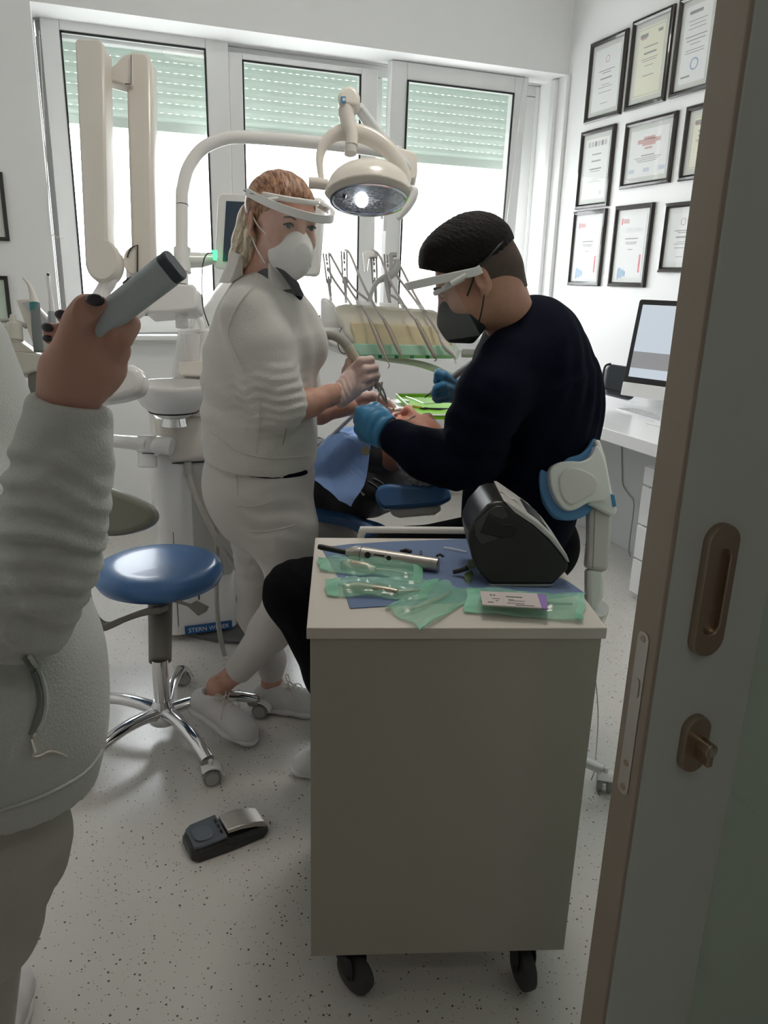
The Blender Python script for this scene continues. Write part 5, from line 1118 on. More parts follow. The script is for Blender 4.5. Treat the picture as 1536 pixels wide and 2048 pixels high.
def visor(parent, T, Rm, sc, z0, tilt, reach, wid, drop, m_band):
    """white brow band standing off the forehead plus clear sheet hanging from it"""
    n = 33; arc = []
    for i in range(n):
        a = math.radians(-100 + 200 * i / (n - 1)); x = wid * math.sin(a); y = -.0 + (reach if math.cos(a) > 0 else .09) * math.cos(a); arc.append((x, y, z0 - tilt * max(0, y)))
    vs = Vs = VN = None
    U = Vector(Rm[:, 2])
    bm = B(); rs = []
    for i, (x, y, z) in enumerate(arc):
        p = Vector(T(x, y, z)); p2 = Vector(T(x * .93, y - .010 if y > 0 else y, z)); rs.append([p - U * .0105, p2 - U * .009, p2 + U * .009, p + U * .0105])
    rings(bm, rs); band = out('shield_band', bm, m_band, parent, bevel=.002)
    # inner forehead rest
    bm = B(); rs = []
    for i in range(21):
        a = math.radians(-80 + 160 * i / 20); p = Vector(T(.072 * math.sin(a), .012 + .092 * math.cos(a), z0 + .002)); rs.append(p)
    tube(bm, rs, .006, 8, flat=1.2); out('forehead_rest', bm, m_band, parent)
    for q in (-1, 1):
        bm = B(); tube(bm, [Vector(T(q * wid * .9, .06, z0 - tilt * .06)), Vector(T(q * .055, .075, z0))], .005, 8); out('strut', bm, m_band, parent)
    bm = B(); rows = []
    for k in range(9):
        t_ = k / 8; rows.append([(x * (1 - .06 * t_), y * (1 - .10 * t_), z - drop * t_) for (x, y, z) in arc[5:-5]])
    G_ = [[bm.verts.new(Vector(T(*p))) for p in r_] for r_ in rows]; G2 = [[bm.verts.new(Vector(T(p[0] * .992, p[1] - .0008, p[2]))) for p in r_] for r_ in rows]
    for A in (G_, G2):
        for i in range(8):
            for j in range(len(A[0]) - 1): bm.faces.new((A[i][j], A[i][j + 1], A[i + 1][j + 1], A[i + 1][j]))
    for i in range(8):
        for j in (0, len(G_[0]) - 1): bm.faces.new((G_[i][j], G_[i + 1][j], G2[i + 1][j], G2[i][j]))
    for j in range(len(G_[0]) - 1):
        for i in (0, 8): bm.faces.new((G_[i][j], G_[i][j + 1], G2[i][j + 1], G2[i][j]))
    out('clear_sheet', bm, VISOR, parent)
def shoe(parent, heel, toe, up=(0, 0, 1), w=.043, name='shoe', lift=0, laces=True, socks=None):
    """trainer: heel and toe = sole points (bottom), returns"""
    H = V3(heel); T_ = V3(toe); f = T_ - H; L = np.linalg.norm(f); f /= L; U = np.array(up, float); U -= f * (U @ f); U /= np.linalg.norm(U); S = np.cross(f, U)
    P = lambda x, y, z: H + f * x * L + S * y + U * z
    lo, hi = np.minimum(H, T_) - .14, np.maximum(H, T_) + .14
    fl = (U, .5); s = SDF(lo, hi, .0032)
    s.chain([P(.1, 0, .045), P(.35, .0, .05), P(.6, .002, .042), P(.80, .004, .035), P(.88, .003, .032)], [.036, .036, .040, .040, .034], .02)
    s.chain([P(.12, 0, .06), P(.24, 0, .085)], [.034, .036], .02); s.cap(P(.46, 0, .075), P(.62, 0, .055), .022, .02, .02)
    s.cap(P(.20, 0, .11), P(.30, 0, .06), .030, .018, .006, 's'); s.cut(P(0, 0, .014), -U); s.cut(P(0, 0, .105), U)
    o = sobj(name, s.mesh(), SHOE, parent)
    s = SDF(lo, hi, .0032); s.chain([P(.1, 0, .016), P(.4, .0, .014), P(.65, .002, .014), P(.88, .004, .018)], [.040, .036, .043, .040], .02, 'u', (U, .45)); s.cut(P(0, 0, 0), -U)
    sobj('sole', s.mesh(), SOLE, o)
    if laces:
        bm = B()
        for k in range(5):
            x = .40 + k * .065; z = .110 - k * .010
            tube(bm, [P(x, -.022, z - .012), P(x + .02, 0, z + .003), P(x + .05, .022, z - .018)], .0022, 6, sub=3); tube(bm, [P(x, .022, z - .012), P(x + .02, 0, z + .004), P(x + .05, -.022, z - .018)], .0022, 6, sub=3)
        for q in (-1, 1): tube(bm, [P(.42, 0, .100), P(.36, q * .025, .122), P(.38, q * .042, .112), P(.44, q * .012, .100), P(.52, q * .040, .085), P(.56, q * .05, .062)], .0022, 6, sub=4)
        out('laces', bm, WPL2, o)
    return o
def folds(c, d, amp, wl, rad, sharp_=1., ph=0, perp=None):
    """sine folds travelling along direction d around centre c, fading at rad"""
    c = V3(c); d = V3(d); d /= np.linalg.norm(d); q = np.cross(d, [.3, .2, .9]) if perp is None else V3(perp); q = q / np.linalg.norm(q)
    def fn(x, y, z):
        dx, dy, dz = x - c[0], y - c[1], z - c[2]; t = dx * d[0] + dy * d[1] + dz * d[2]; u = dx * q[0] + dy * q[1] + dz * q[2]
        w = np.exp(-((dx * dx + dy * dy + dz * dz) / rad ** 2)); return amp * w * np.sin(2 * PI * t / wl + ph + 1.6 * np.sin(u * 2 * PI / (wl * 3.3) + ph))
    return fn
UPZ = (0, 0, 1)
RH = V3(CR); RH[2] = 0; RH /= np.linalg.norm(RH); TH = -V3(CF); TH[2] = 0; TH /= np.linalg.norm(TH)   # image right / towards viewer, level
# ================= standing woman =================
NU = thing('person', 'woman in white fleece, mask and face shield standing, holding a suction hose', 'person', (.5, 2.15, 0))
sc = 1.06
NO = Y(562, 452, 2.10); NR = hframe(.60 * RH + .80 * TH + np.array([0, 0, -.17]), np.array([0, 0, 1.]) + .04 * RH)
hs, T = head_sdf(NO, NR, sc, .0028, neck=Y(520, 560, 2.14))
body = SDF(*box_of([Y(400, 500, 2.1), Y(800, 1480, 2.1), Y(560, 1400, 2.4), Y(560, 500, 1.9)], .14), .006)
chy(body, [(522, 560, 2.14, 38), (515, 650, 2.15, 75), (515, 740, 2.15, 78), (515, 860, 2.15, 88), (515, 950, 2.15, 92)], .04, (RH, .8))
chy(body, [(515, 628, 2.03, 30), (532, 700, 2.0, 34), (568, 822, 1.97, 31), (620, 806, 1.99, 27), (660, 790, 2.02, 21), (684, 782, 2.03, 17)], .015)
chy(body, [(545, 630, 2.26, 28), (590, 820, 2.28, 26), (640, 826, 2.26, 22), (676, 818, 2.24, 16), (700, 812, 2.22, 16)], .015)
nt_ = Z(487, 1493, .0); T0 = V3(nt_); H0 = T0 + .180 * -RH * 1.0 - TH * .10 + np.array([0, 0, .065])
an = H0 + np.array([0, 0, .085]) + RH * .085 + TH * .0
hemN = V3(Y(478, 1340, float(an[1]) - .01)); kn = Y(588, 1172, 2.02); hipn = Y(530, 960, 2.07)
body.chain([V3(Y(535, 965, 2.07)), V3(Y(562, 1055, 2.05)), V3(kn), V3(Y(540, 1262, float((kn.y + hemN[1]) / 2))), hemN, an, H0 + RH * .08 + TH * .035 + np.array([0, 0, .03])], [.09, .075, .048, .042, .034, .034, .030], .02)
fh = V3(Z(524, 1418, .0)); ft = fh + RH * .25 + TH * .03
anf = fh + RH * .035 + np.array([0, 0, .10]); hipf = Y(500, 960, 2.24); knf = Y(513, 1165, 2.26)
body.chain([V3(Y(498, 965, 2.24)), V3(Y(512, 1060, 2.26)), V3(knf), V3(Y(514, 1225, 2.28)), anf + np.array([0, 0, .085]), anf, fh + RH * .09 + np.array([0, 0, .035])], [.08, .055, .045, .045, .032, .032, .028], .02)
bvf = body.mesh(); hvf = hs.mesh()
skin = sobj('body', merge(bvf, hvf), SKINF, NU)
eyes(NU, T, NR, sc, mat('iris_grey_blue', (.06, .09, .11), .2), (.12, -.0))
for q in (-1, 1):
    bm = B(); tube(bm, [Vector(T(q * .018, .099, .026)), Vector(T(q * .030, .098, .0315)), Vector(T(q * .045, .088, .028))], [.0026, .0040, .0018], 8, sub=3, flat=.6); out('eyebrow', bm, mat('brow_brown', (.10, .055, .04), .8), NU)
bm = B()
for q in (-1, 1): tube(bm, [Vector(T(q * .0185, .092, .0105)), Vector(T(q * .031, .0975, .0162)), Vector(T(q * .0445, .089, .0115))], [.0018, .0030, .0024], 6, sub=4)
out('eyelashes', bm, BLK, NU)
# jacket
CHV = (.0055)
j = SDF(*box_of([Y(400, 500, 2.1), Y(640, 960, 2.4), Y(640, 600, 1.9)], .09), .0045)
FN = RH
chy(j, [(522, 610, 2.15, 40), (531, 672, 2.15, 130), (520, 735, 2.15, 136), (520, 800, 2.15, 134), (521, 870, 2.15, 138), (523, 905, 2.15, 142)], .05, (FN, .745))
chy(j, [(600, 650, 2.11, 36), (603, 690, 2.10, 42), (598, 700, 2.21, 42)], .05)
chy(j, [(497, 598, 2.08, 36), (495, 628, 2.01, 50), (520, 690, 1.985, 57), (537, 760, 1.965, 55), (556, 800, 1.955, 49), (566, 816, 1.95, 46)], .03)
chy(j, [(548, 600, 2.24, 34), (562, 635, 2.30, 46), (590, 760, 2.30, 48), (604, 800, 2.29, 42)], .02)
el = V3(Y(545, 770, 1.97)); j.cut
# open the sleeve end and hem
cufd = V3(Y(640, 800, 1.98)) - V3(Y(560, 825, 1.97)); cufd /= np.linalg.norm(cufd)
ax2 = V3(Y(568, 812, 1.965)); s2 = SDF(j.lo, j.lo + j.v * (j.n - 1), j.v)
j.cap(V3(Y(596, 822, 1.965)), V3(Y(625, 806, 1.98)), .036, .036, .006, 's')
hemn = np.array([0, 0, -1.]) + RH * -.10
j.cut(V3(Y(525, 918, 2.15)), np.array([0, 0, -1.]) - .10 * RH)
j.ell(V3(Y(523, 945, 2.15)), np.array([.18, .18, .05]), None, .02, 's')
j.disp(folds(Y(548, 795, 1.95), V3(Y(548, 840, 1.95)) - V3(Y(540, 740, 1.95)),   .0062, .026, .080, ph=.4))
j.disp(folds(Y(440, 800, 2.1), np.array([.35, 0, 1.]), .006, .075, .12, ph=1.2)); j.disp(folds(Y(560, 880, 2.05), np.array([-.5, .2, 1.]), .0035, .09, .14, ph=.2))
j.disp(folds(Y(590, 700, 2.05), np.array([1., 0, .25]), .0035, .07, .12, ph=2)); j.disp(folds(Y(470, 640, 2.05), np.array([1., 0, .5]), .004, .08, .10, ph=1))
jvf = j.mesh(); JK = sobj('fleece_jacket', jvf, FLEECE, NU)
# collar: open stand-up
nb = V3(Y(524, 545, 2.13)); bm = B(); rs = []
for i in range(27):
    a = math.radians(-38 + 300 * i / 26) ; fr = math.cos(a); side = math.sin(a)
    # a=0 is the front (subject forward ~ RH*.8+TH*.4)
    Fc = RH * .85 + TH * .5; Fc /= np.linalg.norm(Fc); Sc = np.cross([0, 0, 1.], Fc)
    ro, ri = .078, .066
    up_ = .058 - .035 * (fr + 1) / 2; dn = -.030 - .08 * max(0, fr)
    c_ = nb + Fc * (fr * ro * 1.05) + Sc * (side * ro); c2 = nb + Fc * (fr * ri) + Sc * (side * ri); base = nb + Fc * (fr * (ro + .04)) + Sc * (side * (ro + .035))
    Zu = np.array([0, 0, 1.]); rs.append([Vector(base + Zu * dn), Vector(c_ + Zu * (up_ - .006)), Vector((c_ + c2) / 2 + Zu * up_), Vector(c2 + Zu * (up_ - .006)), Vector(c2 + Zu * (dn + .02))])
rings(bm, rs); out('collar', bm, FLEECE, NU, bevel=.003)
tubeo('shirt_collar', [Y(552, 530, 2.04), Y(574, 552, 2.02), Y(590, 572, 2.03), Y(598, 592, 2.04)], [.006, .009, .013, .008], NAVY, NU)
# seams on the jacket
def seam(vf, pts, m, par, name='seam', r=.0014, k=6, lift=.0008):
    P = crom([Vector((p[0], p[1])) for p in pts], k, False); bm = B(); tube(bm, [hit(vf, p[0], p[1], lift) for p in P], r, 6); return out(name, bm, m, par)
seam(jvf, [(512, 568), (487, 595), (466, 630), (456, 665), (470, 710), (490, 745)], FLEECE, JK, 'sleeve_seam')
seam(jvf, [(420, 862), (470, 900), (540, 916), (620, 912)], FLEECE, JK, 'hem_seam')
seam(jvf, [(518, 800), (519, 860), (512, 905)], FLEECE, JK, 'side_seam')
seam(jvf, [(573, 856), (566, 890)], GPL, JK, 'pocket_slit', r=.0012)
# dark undershirt
u = SDF(*box_of([Y(500, 520, 2.1), Y(640, 940, 2.3)], .12), .006)
chy(u, [(548, 560, 2.13, 46), (540, 640, 2.14, 100), (523, 860, 2.15, 112), (523, 915, 2.15, 108)], .03, (FN, .78)); u.cut(V3(Y(560, 941, 2.15)), np.array([0, 0, -1.]) - .17 * RH)
sobj('dark_undershirt', u.mesh(), NAVY, NU)
# trousers
t = SDF(*box_of([Y(400, 900, 2.1), Y(640, 1360, 2.1), hemN, anf], .2), .005)
chy(t, [(516, 905, 2.15, 112), (520, 950, 2.15, 122), (518, 985, 2.15, 118)], .04, (RH, .84))
t.chain([V3(Y(535, 965, 2.07)), V3(Y(562, 1055, 2.05)), V3(kn), V3(Y(540, 1262, float((kn.y + hemN[1]) / 2))), hemN + np.array([0, 0, .0])], [.117, .100, .068, .060, .044], .035)
t.chain([V3(Y(498, 965, 2.24)), V3(Y(512, 1060, 2.26)), V3(knf), V3(Y(514, 1225, 2.28)), anf + np.array([0, 0, .085]), anf + np.array([0, 0, .04])], [.112, .078, .062, .062, .044, .040], .03)
t.ell(V3(Y(462, 975, 2.15)), np.array([.07, .13, .085]), None, .04)
d_ = hemN - V3(kn); d_ /= np.linalg.norm(d_); G_ = t
# hem cut only near the near ankle
q = SDF(t.lo, t.lo + t.v * (t.n - 1), t.v)
t.ell(hemN + d_ * .047, np.array([.06, .06, .046]), np.stack([np.cross(d_, [0, 1, 0]) / np.linalg.norm(np.cross(d_, [0, 1, 0])), np.cross(np.cross(d_, [0, 1, 0]), d_) / np.linalg.norm(np.cross(np.cross(d_, [0, 1, 0]), d_)), d_], 1), .002, 's')
t.disp(folds(Y(540, 1020, 2.0), np.array([.25, 0, 1.]), .0032, .055, .10, ph=.5)); t.disp(folds(Y(480, 1130, 2.2), np.array([.1, 0, 1.]), .0028, .05, .12, ph=1.5)); t.disp(folds(Y(560, 1180, 1.95), np.array([.2, 0, 1.]), .003, .045, .06, ph=.9))
tvf = t.mesh(); TR_ = sobj('white_trousers', tvf, TROU, NU)
seam(tvf, [(500, 949), (530, 953), (570, 952), (600, 948), (612, 944)], NAVY, NU, 'shirt_hem', r=.006, lift=-.002)
seam(tvf, [(468, 925), (472, 960), (474, 990)], TROU, TR_, 'pocket_seam'); seam(tvf, [(468, 1010), (510, 1012), (552, 1000)], TROU, TR_, 'pocket_edge'); seam(tvf, [(498, 1062), (540, 1062), (590, 1050)], TROU, TR_, 'crease_seam')
shoe(NU, H0 + np.array([0, 0, 0]), T0 + RH * .03 - np.array([0, 0, -.004]) + TH * .0, up=(0.1, 0, 1), name='shoe')
shoe(NU, fh + np.array([0, 0, .001]) - RH * .02, ft + np.array([0, 0, .001]), name='shoe')
# hair
HB = hair_mat('auburn_blonde_hair', (.16, .07, .04), (.44, .24, .14), (170, 12, 60)); HB2 = hair_mat('pale_blonde_hair', (.42, .35, .26), (.80, .70, .54))
h = SDF(V3(NO) - .26, V3(NO) + .2, .003)
h.ell(T(0, -.014, .040), np.array([.081, .104, .088]) * sc, NR, 0); h.cut(T(0, .066, .058), NR @ np.array([0, .80, -.60])); 
h.ell(T(0, .02, -.055), np.array([.088, .075, .075]) * sc, NR, .008, 's')
h.ell(T(0, -.10, .052), np.array([.030, .022, .028]) * sc, NR, .02)
h.cap(T(-.070, -.04, .02), T(-.05, -.085, .01), .018, .022, .02)
h.disp(lambda x, y, z: .0012 * np.sin(260 * ((x - NO.x) * NR[0, 0] + (y - NO.y) * NR[1, 0] + (z - NO.z) * NR[2, 0]) + 20 * (z - NO.z)))
sobj('swept_back_hair', h.mesh(relax=1), HB, NU)
h = SDF(*box_of([Y(500, 400, 2.12), Y(460, 560, 2.16)], .09), .0026)
chy(h, [(520, 402, 2.17, 24), (503, 440, 2.19, 25), (490, 480, 2.18, 23), (478, 515, 2.15, 18), (466, 545, 2.13, 5)], .02); chy(h, [(525, 410, 2.12, 16), (505, 470, 2.12, 15), (492, 515, 2.12, 10), (478, 548, 2.12, 3)], .015); chy(h, [(505, 470, 2.15, 12), (470, 510, 2.14, 6), (462, 530, 2.14, 2)], .01)
h.disp(lambda x, y, z: .0010 * np.sin(520 * (x - .35 * z)) + .0006 * np.sin(900 * (x - .35 * z) + 50 * y))
sobj('loose_ponytail', h.mesh(relax=1), HB2, NU)
bm = B(); rnd = random.Random(3)
for k in range(16):
    a = (rnd.uniform(500, 512), rnd.uniform(425, 465)); tube(bm, [Y(a[0], a[1], 2.15), Y(a[0] - rnd.uniform(14, 26), a[1] + 35, 2.13), Y(a[0] - rnd.uniform(26, 50), a[1] + rnd.uniform(60, 95), 2.12)], [.0008, .0008, .0003], 4, sub=4)
out('stray_strands', bm, HB2, NU)
# mask
def maskmesh(o, Rm, T, sc, zc=-.052, m=None, par=None, hsdf=None, beak=.018, nm='face_mask'):
    s = SDF(V3(o) - .17, V3(o) + .17, .0028); s.ell(T(0, .058, zc), np.array([.057, .054, .058]) * sc, Rm, 0)
    s.cap(T(0, .100, zc + .042), T(0, .106 + beak * .6, zc + .004), .004 * sc, .004 * sc, .05); s.cap(T(0, .106 + beak * .6, zc + .004), T(0, .104 + beak * .5, zc - .030), .004 * sc, .004 * sc, .05); s.cap(T(0, .104 + beak * .5, zc - .030), T(0, .080, zc - .056), .004 * sc, .006 * sc, .04)
    s.cut(T(0, .030, zc), Rm @ np.array([0, -1, .12])); return s.mesh()
mvf = maskmesh(NO, NR, T, sc); MK = sobj('face_mask', mvf, MASKW, NU)
bm = B(); tube(bm, [Vector(T(0, .112, -.012)), Vector(T(0, .1215, -.03)), Vector(T(0, .1245, -.055)), Vector(T(0, .120, -.08)), Vector(T(0, .098, -.106))], .0011, 6, sub=4); out('fold_ridge', bm, MASKW, MK)
for a_, b_ in (((.062, .055, -.022), .018), ((.060, .045, -.085), -.022)):
    bm = B(); tube(bm, [Vector(T(-a_[0] if True else 0, a_[1], a_[2])), Vector(T(-.0755, .022, (a_[2] + b_) / 2)), Vector(T(-.081, .0, b_))], .0018, 6, sub=4); out('ear_loop', bm, WPL, MK)
    bm = B(); tube(bm, [Vector(T(a_[0], a_[1], a_[2])), Vector(T(.0755, .022, (a_[2] + b_) / 2)), Vector(T(.081, .0, b_))], .0018, 6, sub=4); out('ear_loop', bm, WPL, MK)
bm = B(); bmesh.ops.create_uvsphere(bm, u_segments=10, v_segments=8, radius=.0028, matrix=Matrix.Translation(Vector(T(-.085, .002, -.037)))); out('earring', bm, DGP, NU)
FS = out('face_shield', (lambda b: (tube(b, [Vector(T(.093 * math.sin(a), .012 + .108 * math.cos(a) if math.cos(a) > 0 else .012 + .125 * math.cos(a), .066)) for a in np.linspace(math.radians(80), math.radians(280), 22)], .0035, 6), b)[1])(B()), BLK, NU, label='black elastic of the face shield')
visor(FS, T, NR, sc, .066, .14, .185, .096, .18, WPL)
# gloved hands
def glove(name, m, par, fingers, palm, v=.0024, cuff=None, extra=None, k=.006):
    P = [Y(*p[:3]) for c in fingers + palm for p in c]; s = SDF(*box_of(P, .045), v)
    for c in palm: chy(s, c, .018)
    for c in fingers: chy(s, c, k)
    if cuff: s.cut(V3(Y(*cuff[0])), V3(cuff[1]))
    if extra: s.disp(extra)
    return sobj(name, s.mesh(relax=1), m, par)
g1 = glove('glove', GLOVEW, NU,
      [[(702, 742, 2.045, 10), (722, 722, 2.015, 8.5), (741, 720, 2.02, 8), (744, 734, 2.045, 7.5)],
       [(706, 757, 2.04, 10), (730, 739, 2.005, 8.5), (749, 736, 2.015, 8), (750, 748, 2.04, 7.5)],
       [(707, 771, 2.04, 10), (733, 756, 2.005, 8.5), (752, 751, 2.015, 8), (750, 762, 2.04, 7.5)],
       [(704, 786, 2.04, 9), (726, 775, 2.01, 7.5), (741, 767, 2.02, 7), (739, 776, 2.04, 6.5)],
       [(690, 768, 2.065, 11), (694, 742, 2.07, 10), (700, 722, 2.06, 8.5), (708, 712, 2.05, 7)]],
      [[(676, 792, 2.03, 24), (684, 786, 2.03, 19), (700, 768, 2.04, 22), (708, 754, 2.04, 20)], [(690, 785, 2.035, 20), (706, 776, 2.035, 18)]],
      cuff=((670, 793, 2.03), V3(Y(640, 806, 2.02)) - V3(Y(700, 780, 2.03))), extra=folds(Y(680, 785, 2.0), V3(Y(640, 800, 2.0)) - V3(Y(700, 775, 2.0)), .0018, .014, .04))
g2 = glove('glove', GLOVEW, NU,
      [[(725, 802, 2.25, 10), (752, 796, 2.23, 8.5), (772, 803, 2.23, 8), (786, 813, 2.24, 6.5)],
       [(725, 812, 2.25, 10), (750, 808, 2.235, 8.5), (768, 814, 2.235, 8), (780, 822, 2.24, 6.5)],
       [(722, 818, 2.26, 9), (745, 820, 2.25, 8), (760, 826, 2.25, 7.5), (768, 833, 2.25, 6.5)],
       [(718, 824, 2.26, 8), (738, 830, 2.26, 7), (748, 836, 2.26, 6), (754, 840, 2.26, 5.5)],
       [(700, 806, 2.24, 10), (722, 792, 2.22, 9), (744, 790, 2.22, 8), (757, 796, 2.23, 6.5)]],
      [[(674, 818, 2.25, 19), (690, 814, 2.25, 16), (715, 810, 2.25, 18), (727, 810, 2.25, 17)]], cuff=((668, 819, 2.25), V3(Y(640, 824, 2.25)) - V3(Y(700, 812, 2.25))))
# the hose and suction tip she holds
SU = thing('suction_hose', 'thick grey suction hose arching into the standing woman\'s gloved hand', 'suction hose', Y(690, 700, 2.05))
hp = [(596, 1060, 2.40), (606, 960, 2.36), (612, 860, 2.32), (614, 790, 2.28), (618, 740, 2.22), (624, 700, 2.16), (640, 676, 2.12), (662, 670, 2.09), (684, 680, 2.07), (700, 700, 2.055)]
bm = B(); tube(bm, Y3(hp, 0), [.011] * 6 + [.012, .0135, .0145, .014], 16, sub=5); out('hose', bm, HOSE, SU)
bm = B(); tube(bm, Y3([(696, 694, 2.058), (706, 710, 2.05), (726, 738, 2.04), (748, 762, 2.04), (755, 775, 2.04)], 0), [.015, .0145, .011, .0085, .008], 16, sub=3); out('suction_grip', bm, mat('grip_beige', (.46, .42, .33), .4), SU)
bm = B(); tube(bm, Y3([(752, 768, 2.04), (762, 788, 2.05), (771, 802, 2.06)], 0), [.0055, .004, .0045], 10); out('suction_tip', bm, mat('tip_cream', (.66, .58, .42), .4), SU)
SJ = thing('saliva_ejector', 'white saliva ejector tube between the gloved fingers and the reclining man\'s mouth', 'ejector', Y(790, 825, 2.2))
bm = B(); tube(bm, Y3([(776, 816, 2.22), (788, 820, 2.22), (800, 818, 2.22), (815, 822, 2.22), (824, 830, 2.22)], 0), [.004, .0055, .008, .008, .005], 12, sub=3); out('tube', bm, WPL, SJ)
bm = B(); tube(bm, Y3([(784, 818, 2.219), (787, 819, 2.219)], 0), .0062, 12); out('ring', bm, mat('gold_ring', (.5, .38, .16), .3, 1), SJ)
tubeo('assistant_hose', [Y(608, 930, 2.45), Y(650, 885, 2.40), Y(690, 846, 2.34), Y(712, 826, 2.28)], [.007, .007, .007, .006], mat('hose_pale', (.50, .50, .48), .4), None, sub=3, label='straight pale tube running up from the blue bib to the second gloved hand', cat='tube')
# ================= seated man in navy =================
DE = thing('person', 'man in navy scrubs, black mask and visor, seated and bending over the lying man', 'person', (1.1, 1.85, 0))
sc = 1.03
DO = Y(957, 562, 1.76); F = -.87 * RH - .08 * TH + np.array([0, 0, -.50]); DR = hframe(F, np.array([0, 0, 1.]))
hs, T = head_sdf(DO, DR, sc, .0028, neck=Y(1030, 668, 1.79), male=True)
hs.cap(T(0, -.055, -.01), V3(Y(1030, 662, 1.79)), .049, .055, .03)
body = SDF(*box_of([Y(580, 600, 1.8), Y(1200, 1100, 1.8), Y(700, 1560, 1.85), Y(900, 1300, 2.15), Y(900, 900, 1.6)], .14), .007)
chy(body, [(1030, 668, 1.79, 45), (1062, 760, 1.80, 95), (1065, 880, 1.80, 92), (1035, 1060, 1.82, 98)], .04, (RH, .8))
chy(body, [(1010, 735, 1.66, 44), (948, 905, 1.68, 38), (850, 905, 1.78, 34), (788, 868, 1.90, 26), (765, 862, 1.92, 23), (742, 852, 1.94, 22)], .015)
chy(body, [(1010, 735, 1.95, 44), (960, 860, 2.05, 38), (930, 790, 2.14, 26), (900, 775, 2.17, 20)], .015)
kneeN = Y(592, 1186, 1.80); footT = V3(Z(590, 1548, .0)); ankN = footT + RH * .20 + np.array([0, 0, .10])
hipN = Y(1010, 1100, 1.74); hipF = Y(1010, 1115, 1.92); kneeF = V3(Y(700, 1190, 2.06)); ankF = np.array([kneeF[0] + .24, kneeF[1] + .05, .10])
body.chain([V3(hipN), V3(kneeN), ankN, footT + RH * .10 + np.array([0, 0, .04])], [.09, .055, .036, .03], .02); body.chain([V3(hipF), kneeF, ankF, ankF + np.array([-.1, 0, -.06])], [.09, .055, .036, .03], .02)
sobj('body', merge(body.mesh(), hs.mesh()), SKIN, DE); eyes(DE, T, DR, sc, mat('iris_brown', (.05, .03, .02), .2), (0, -.4))
# scrubs top
j = SDF(*box_of([Y(840, 600, 1.8), Y(1200, 1130, 1.8), Y(1000, 700, 1.55), Y(1000, 700, 2.05), Y(780, 900, 1.85)], .11), .005)
chy(j, [(1056, 712, 1.79, 84), (1062, 745, 1.79, 150), (1078, 820, 1.80, 150), (1066, 900, 1.80, 142), (1040, 990, 1.81, 138), (1030, 1060, 1.82, 140)], .05, (RH, .76))
chy(j, [(1036, 684, 1.79, 50), (1060, 715, 1.79, 76)], .02)
chy(j, [(1020, 725, 1.69, 66), (985, 790, 1.65, 68), (955, 860, 1.66, 62), (945, 912, 1.69, 58), (905, 920, 1.73, 54), (850, 908, 1.79, 47), (795, 876, 1.88, 38)], .035)
chy(j, [(1010, 725, 1.93, 66), (985, 800, 2.0, 60), (955, 850, 2.05, 50), (945, 800, 2.12, 38)], .03)
cd_ = V3(Y(790, 872, 1.89)) - V3(Y(850, 905, 1.79)); cd_ /= np.linalg.norm(cd_)
j.cut(V3(Y(783, 872, 1.90)), cd_ + 0)
j.disp(folds(Y(1140, 790, 1.7), np.array([1, .1, -.2]), .006, .055, .15, ph=.7)); j.disp(folds(Y(900, 920, 1.7), np.array([1., 0, .35]), .005, .045, .10, ph=.2)); j.disp(folds(Y(960, 870, 1.6), np.array([.4, 0, 1.]), .005, .06, .11, ph=1)); j.disp(folds(Y(1060, 980, 1.65), np.array([.3, 0, 1.]), .005, .06, .12, ph=2.2))
jv = j.mesh(); TP_ = sobj('scrub_top', jv, NAVY, DE)
# collar
nb = V3(Y(1032, 652, 1.785)); ax = V3(Y(1015, 625, 1.77)) - V3(Y(1050, 690, 1.80)); ax /= np.linalg.norm(ax); e1_ = np.cross(ax, TH); e1_ /= np.linalg.norm(e1_); e2_ = np.cross(ax, e1_); bm = B(); rs = []
for i in range(30):
    a = 2 * PI * i / 30; d0 = e1_ * math.cos(a) * .070 + e2_ * math.sin(a) * .068; rs.append([Vector(nb + d0 * 1.35 - ax * .05), Vector(nb + d0 * 1.10 + ax * .020), Vector(nb + d0 * 1.05 + ax * .024), Vector(nb + d0 * .98 + ax * .018), Vector(nb + d0 * 1.0 - ax * .04)])
rings(bm, rs, close=True); out('collar', bm, NAVY, DE)
# trousers
t = SDF(*box_of([V3(kneeN), ankN, V3(hipN), V3(hipF), kneeF, ankF, Y(1120, 1080, 1.82)], .15), .006)
t.ell(V3(Y(1035, 1085, 1.83)), np.array([.17, .19, .13]), None, 0)
kn_ = V3(kneeN); t.chain([V3(hipN), (V3(hipN) + kn_) / 2 + np.array([0, 0, .01]), kn_, kn_ * .5 + ankN * .5 + RH * -.0, ankN + np.array([0, 0, .02])], [.115, .100, .078, .068, .055], .04)
t.chain([V3(hipF), (V3(hipF) + kneeF) / 2, kneeF, (kneeF + ankF) / 2, ankF], [.115, .100, .078, .066, .055], .04)
t.ell(V3(Y(1085, 1075, 1.75)), np.array([.085, .10, .09]), None, .04)
t.disp(folds(kn_, np.array([1, 0, .6]), .003, .04, .1))
sobj('black_trousers', t.mesh(), BLKF, DE)
shoe(DE, footT + RH * .255 + np.array([0, 0, .001]), footT + np.array([0, 0, .001]) - RH * .005, name='shoe', laces=True)
shoe(DE, np.array([ankF[0] + .05, ankF[1], .001]), np.array([ankF[0] - .2, ankF[1] + .02, .001]), name='shoe')
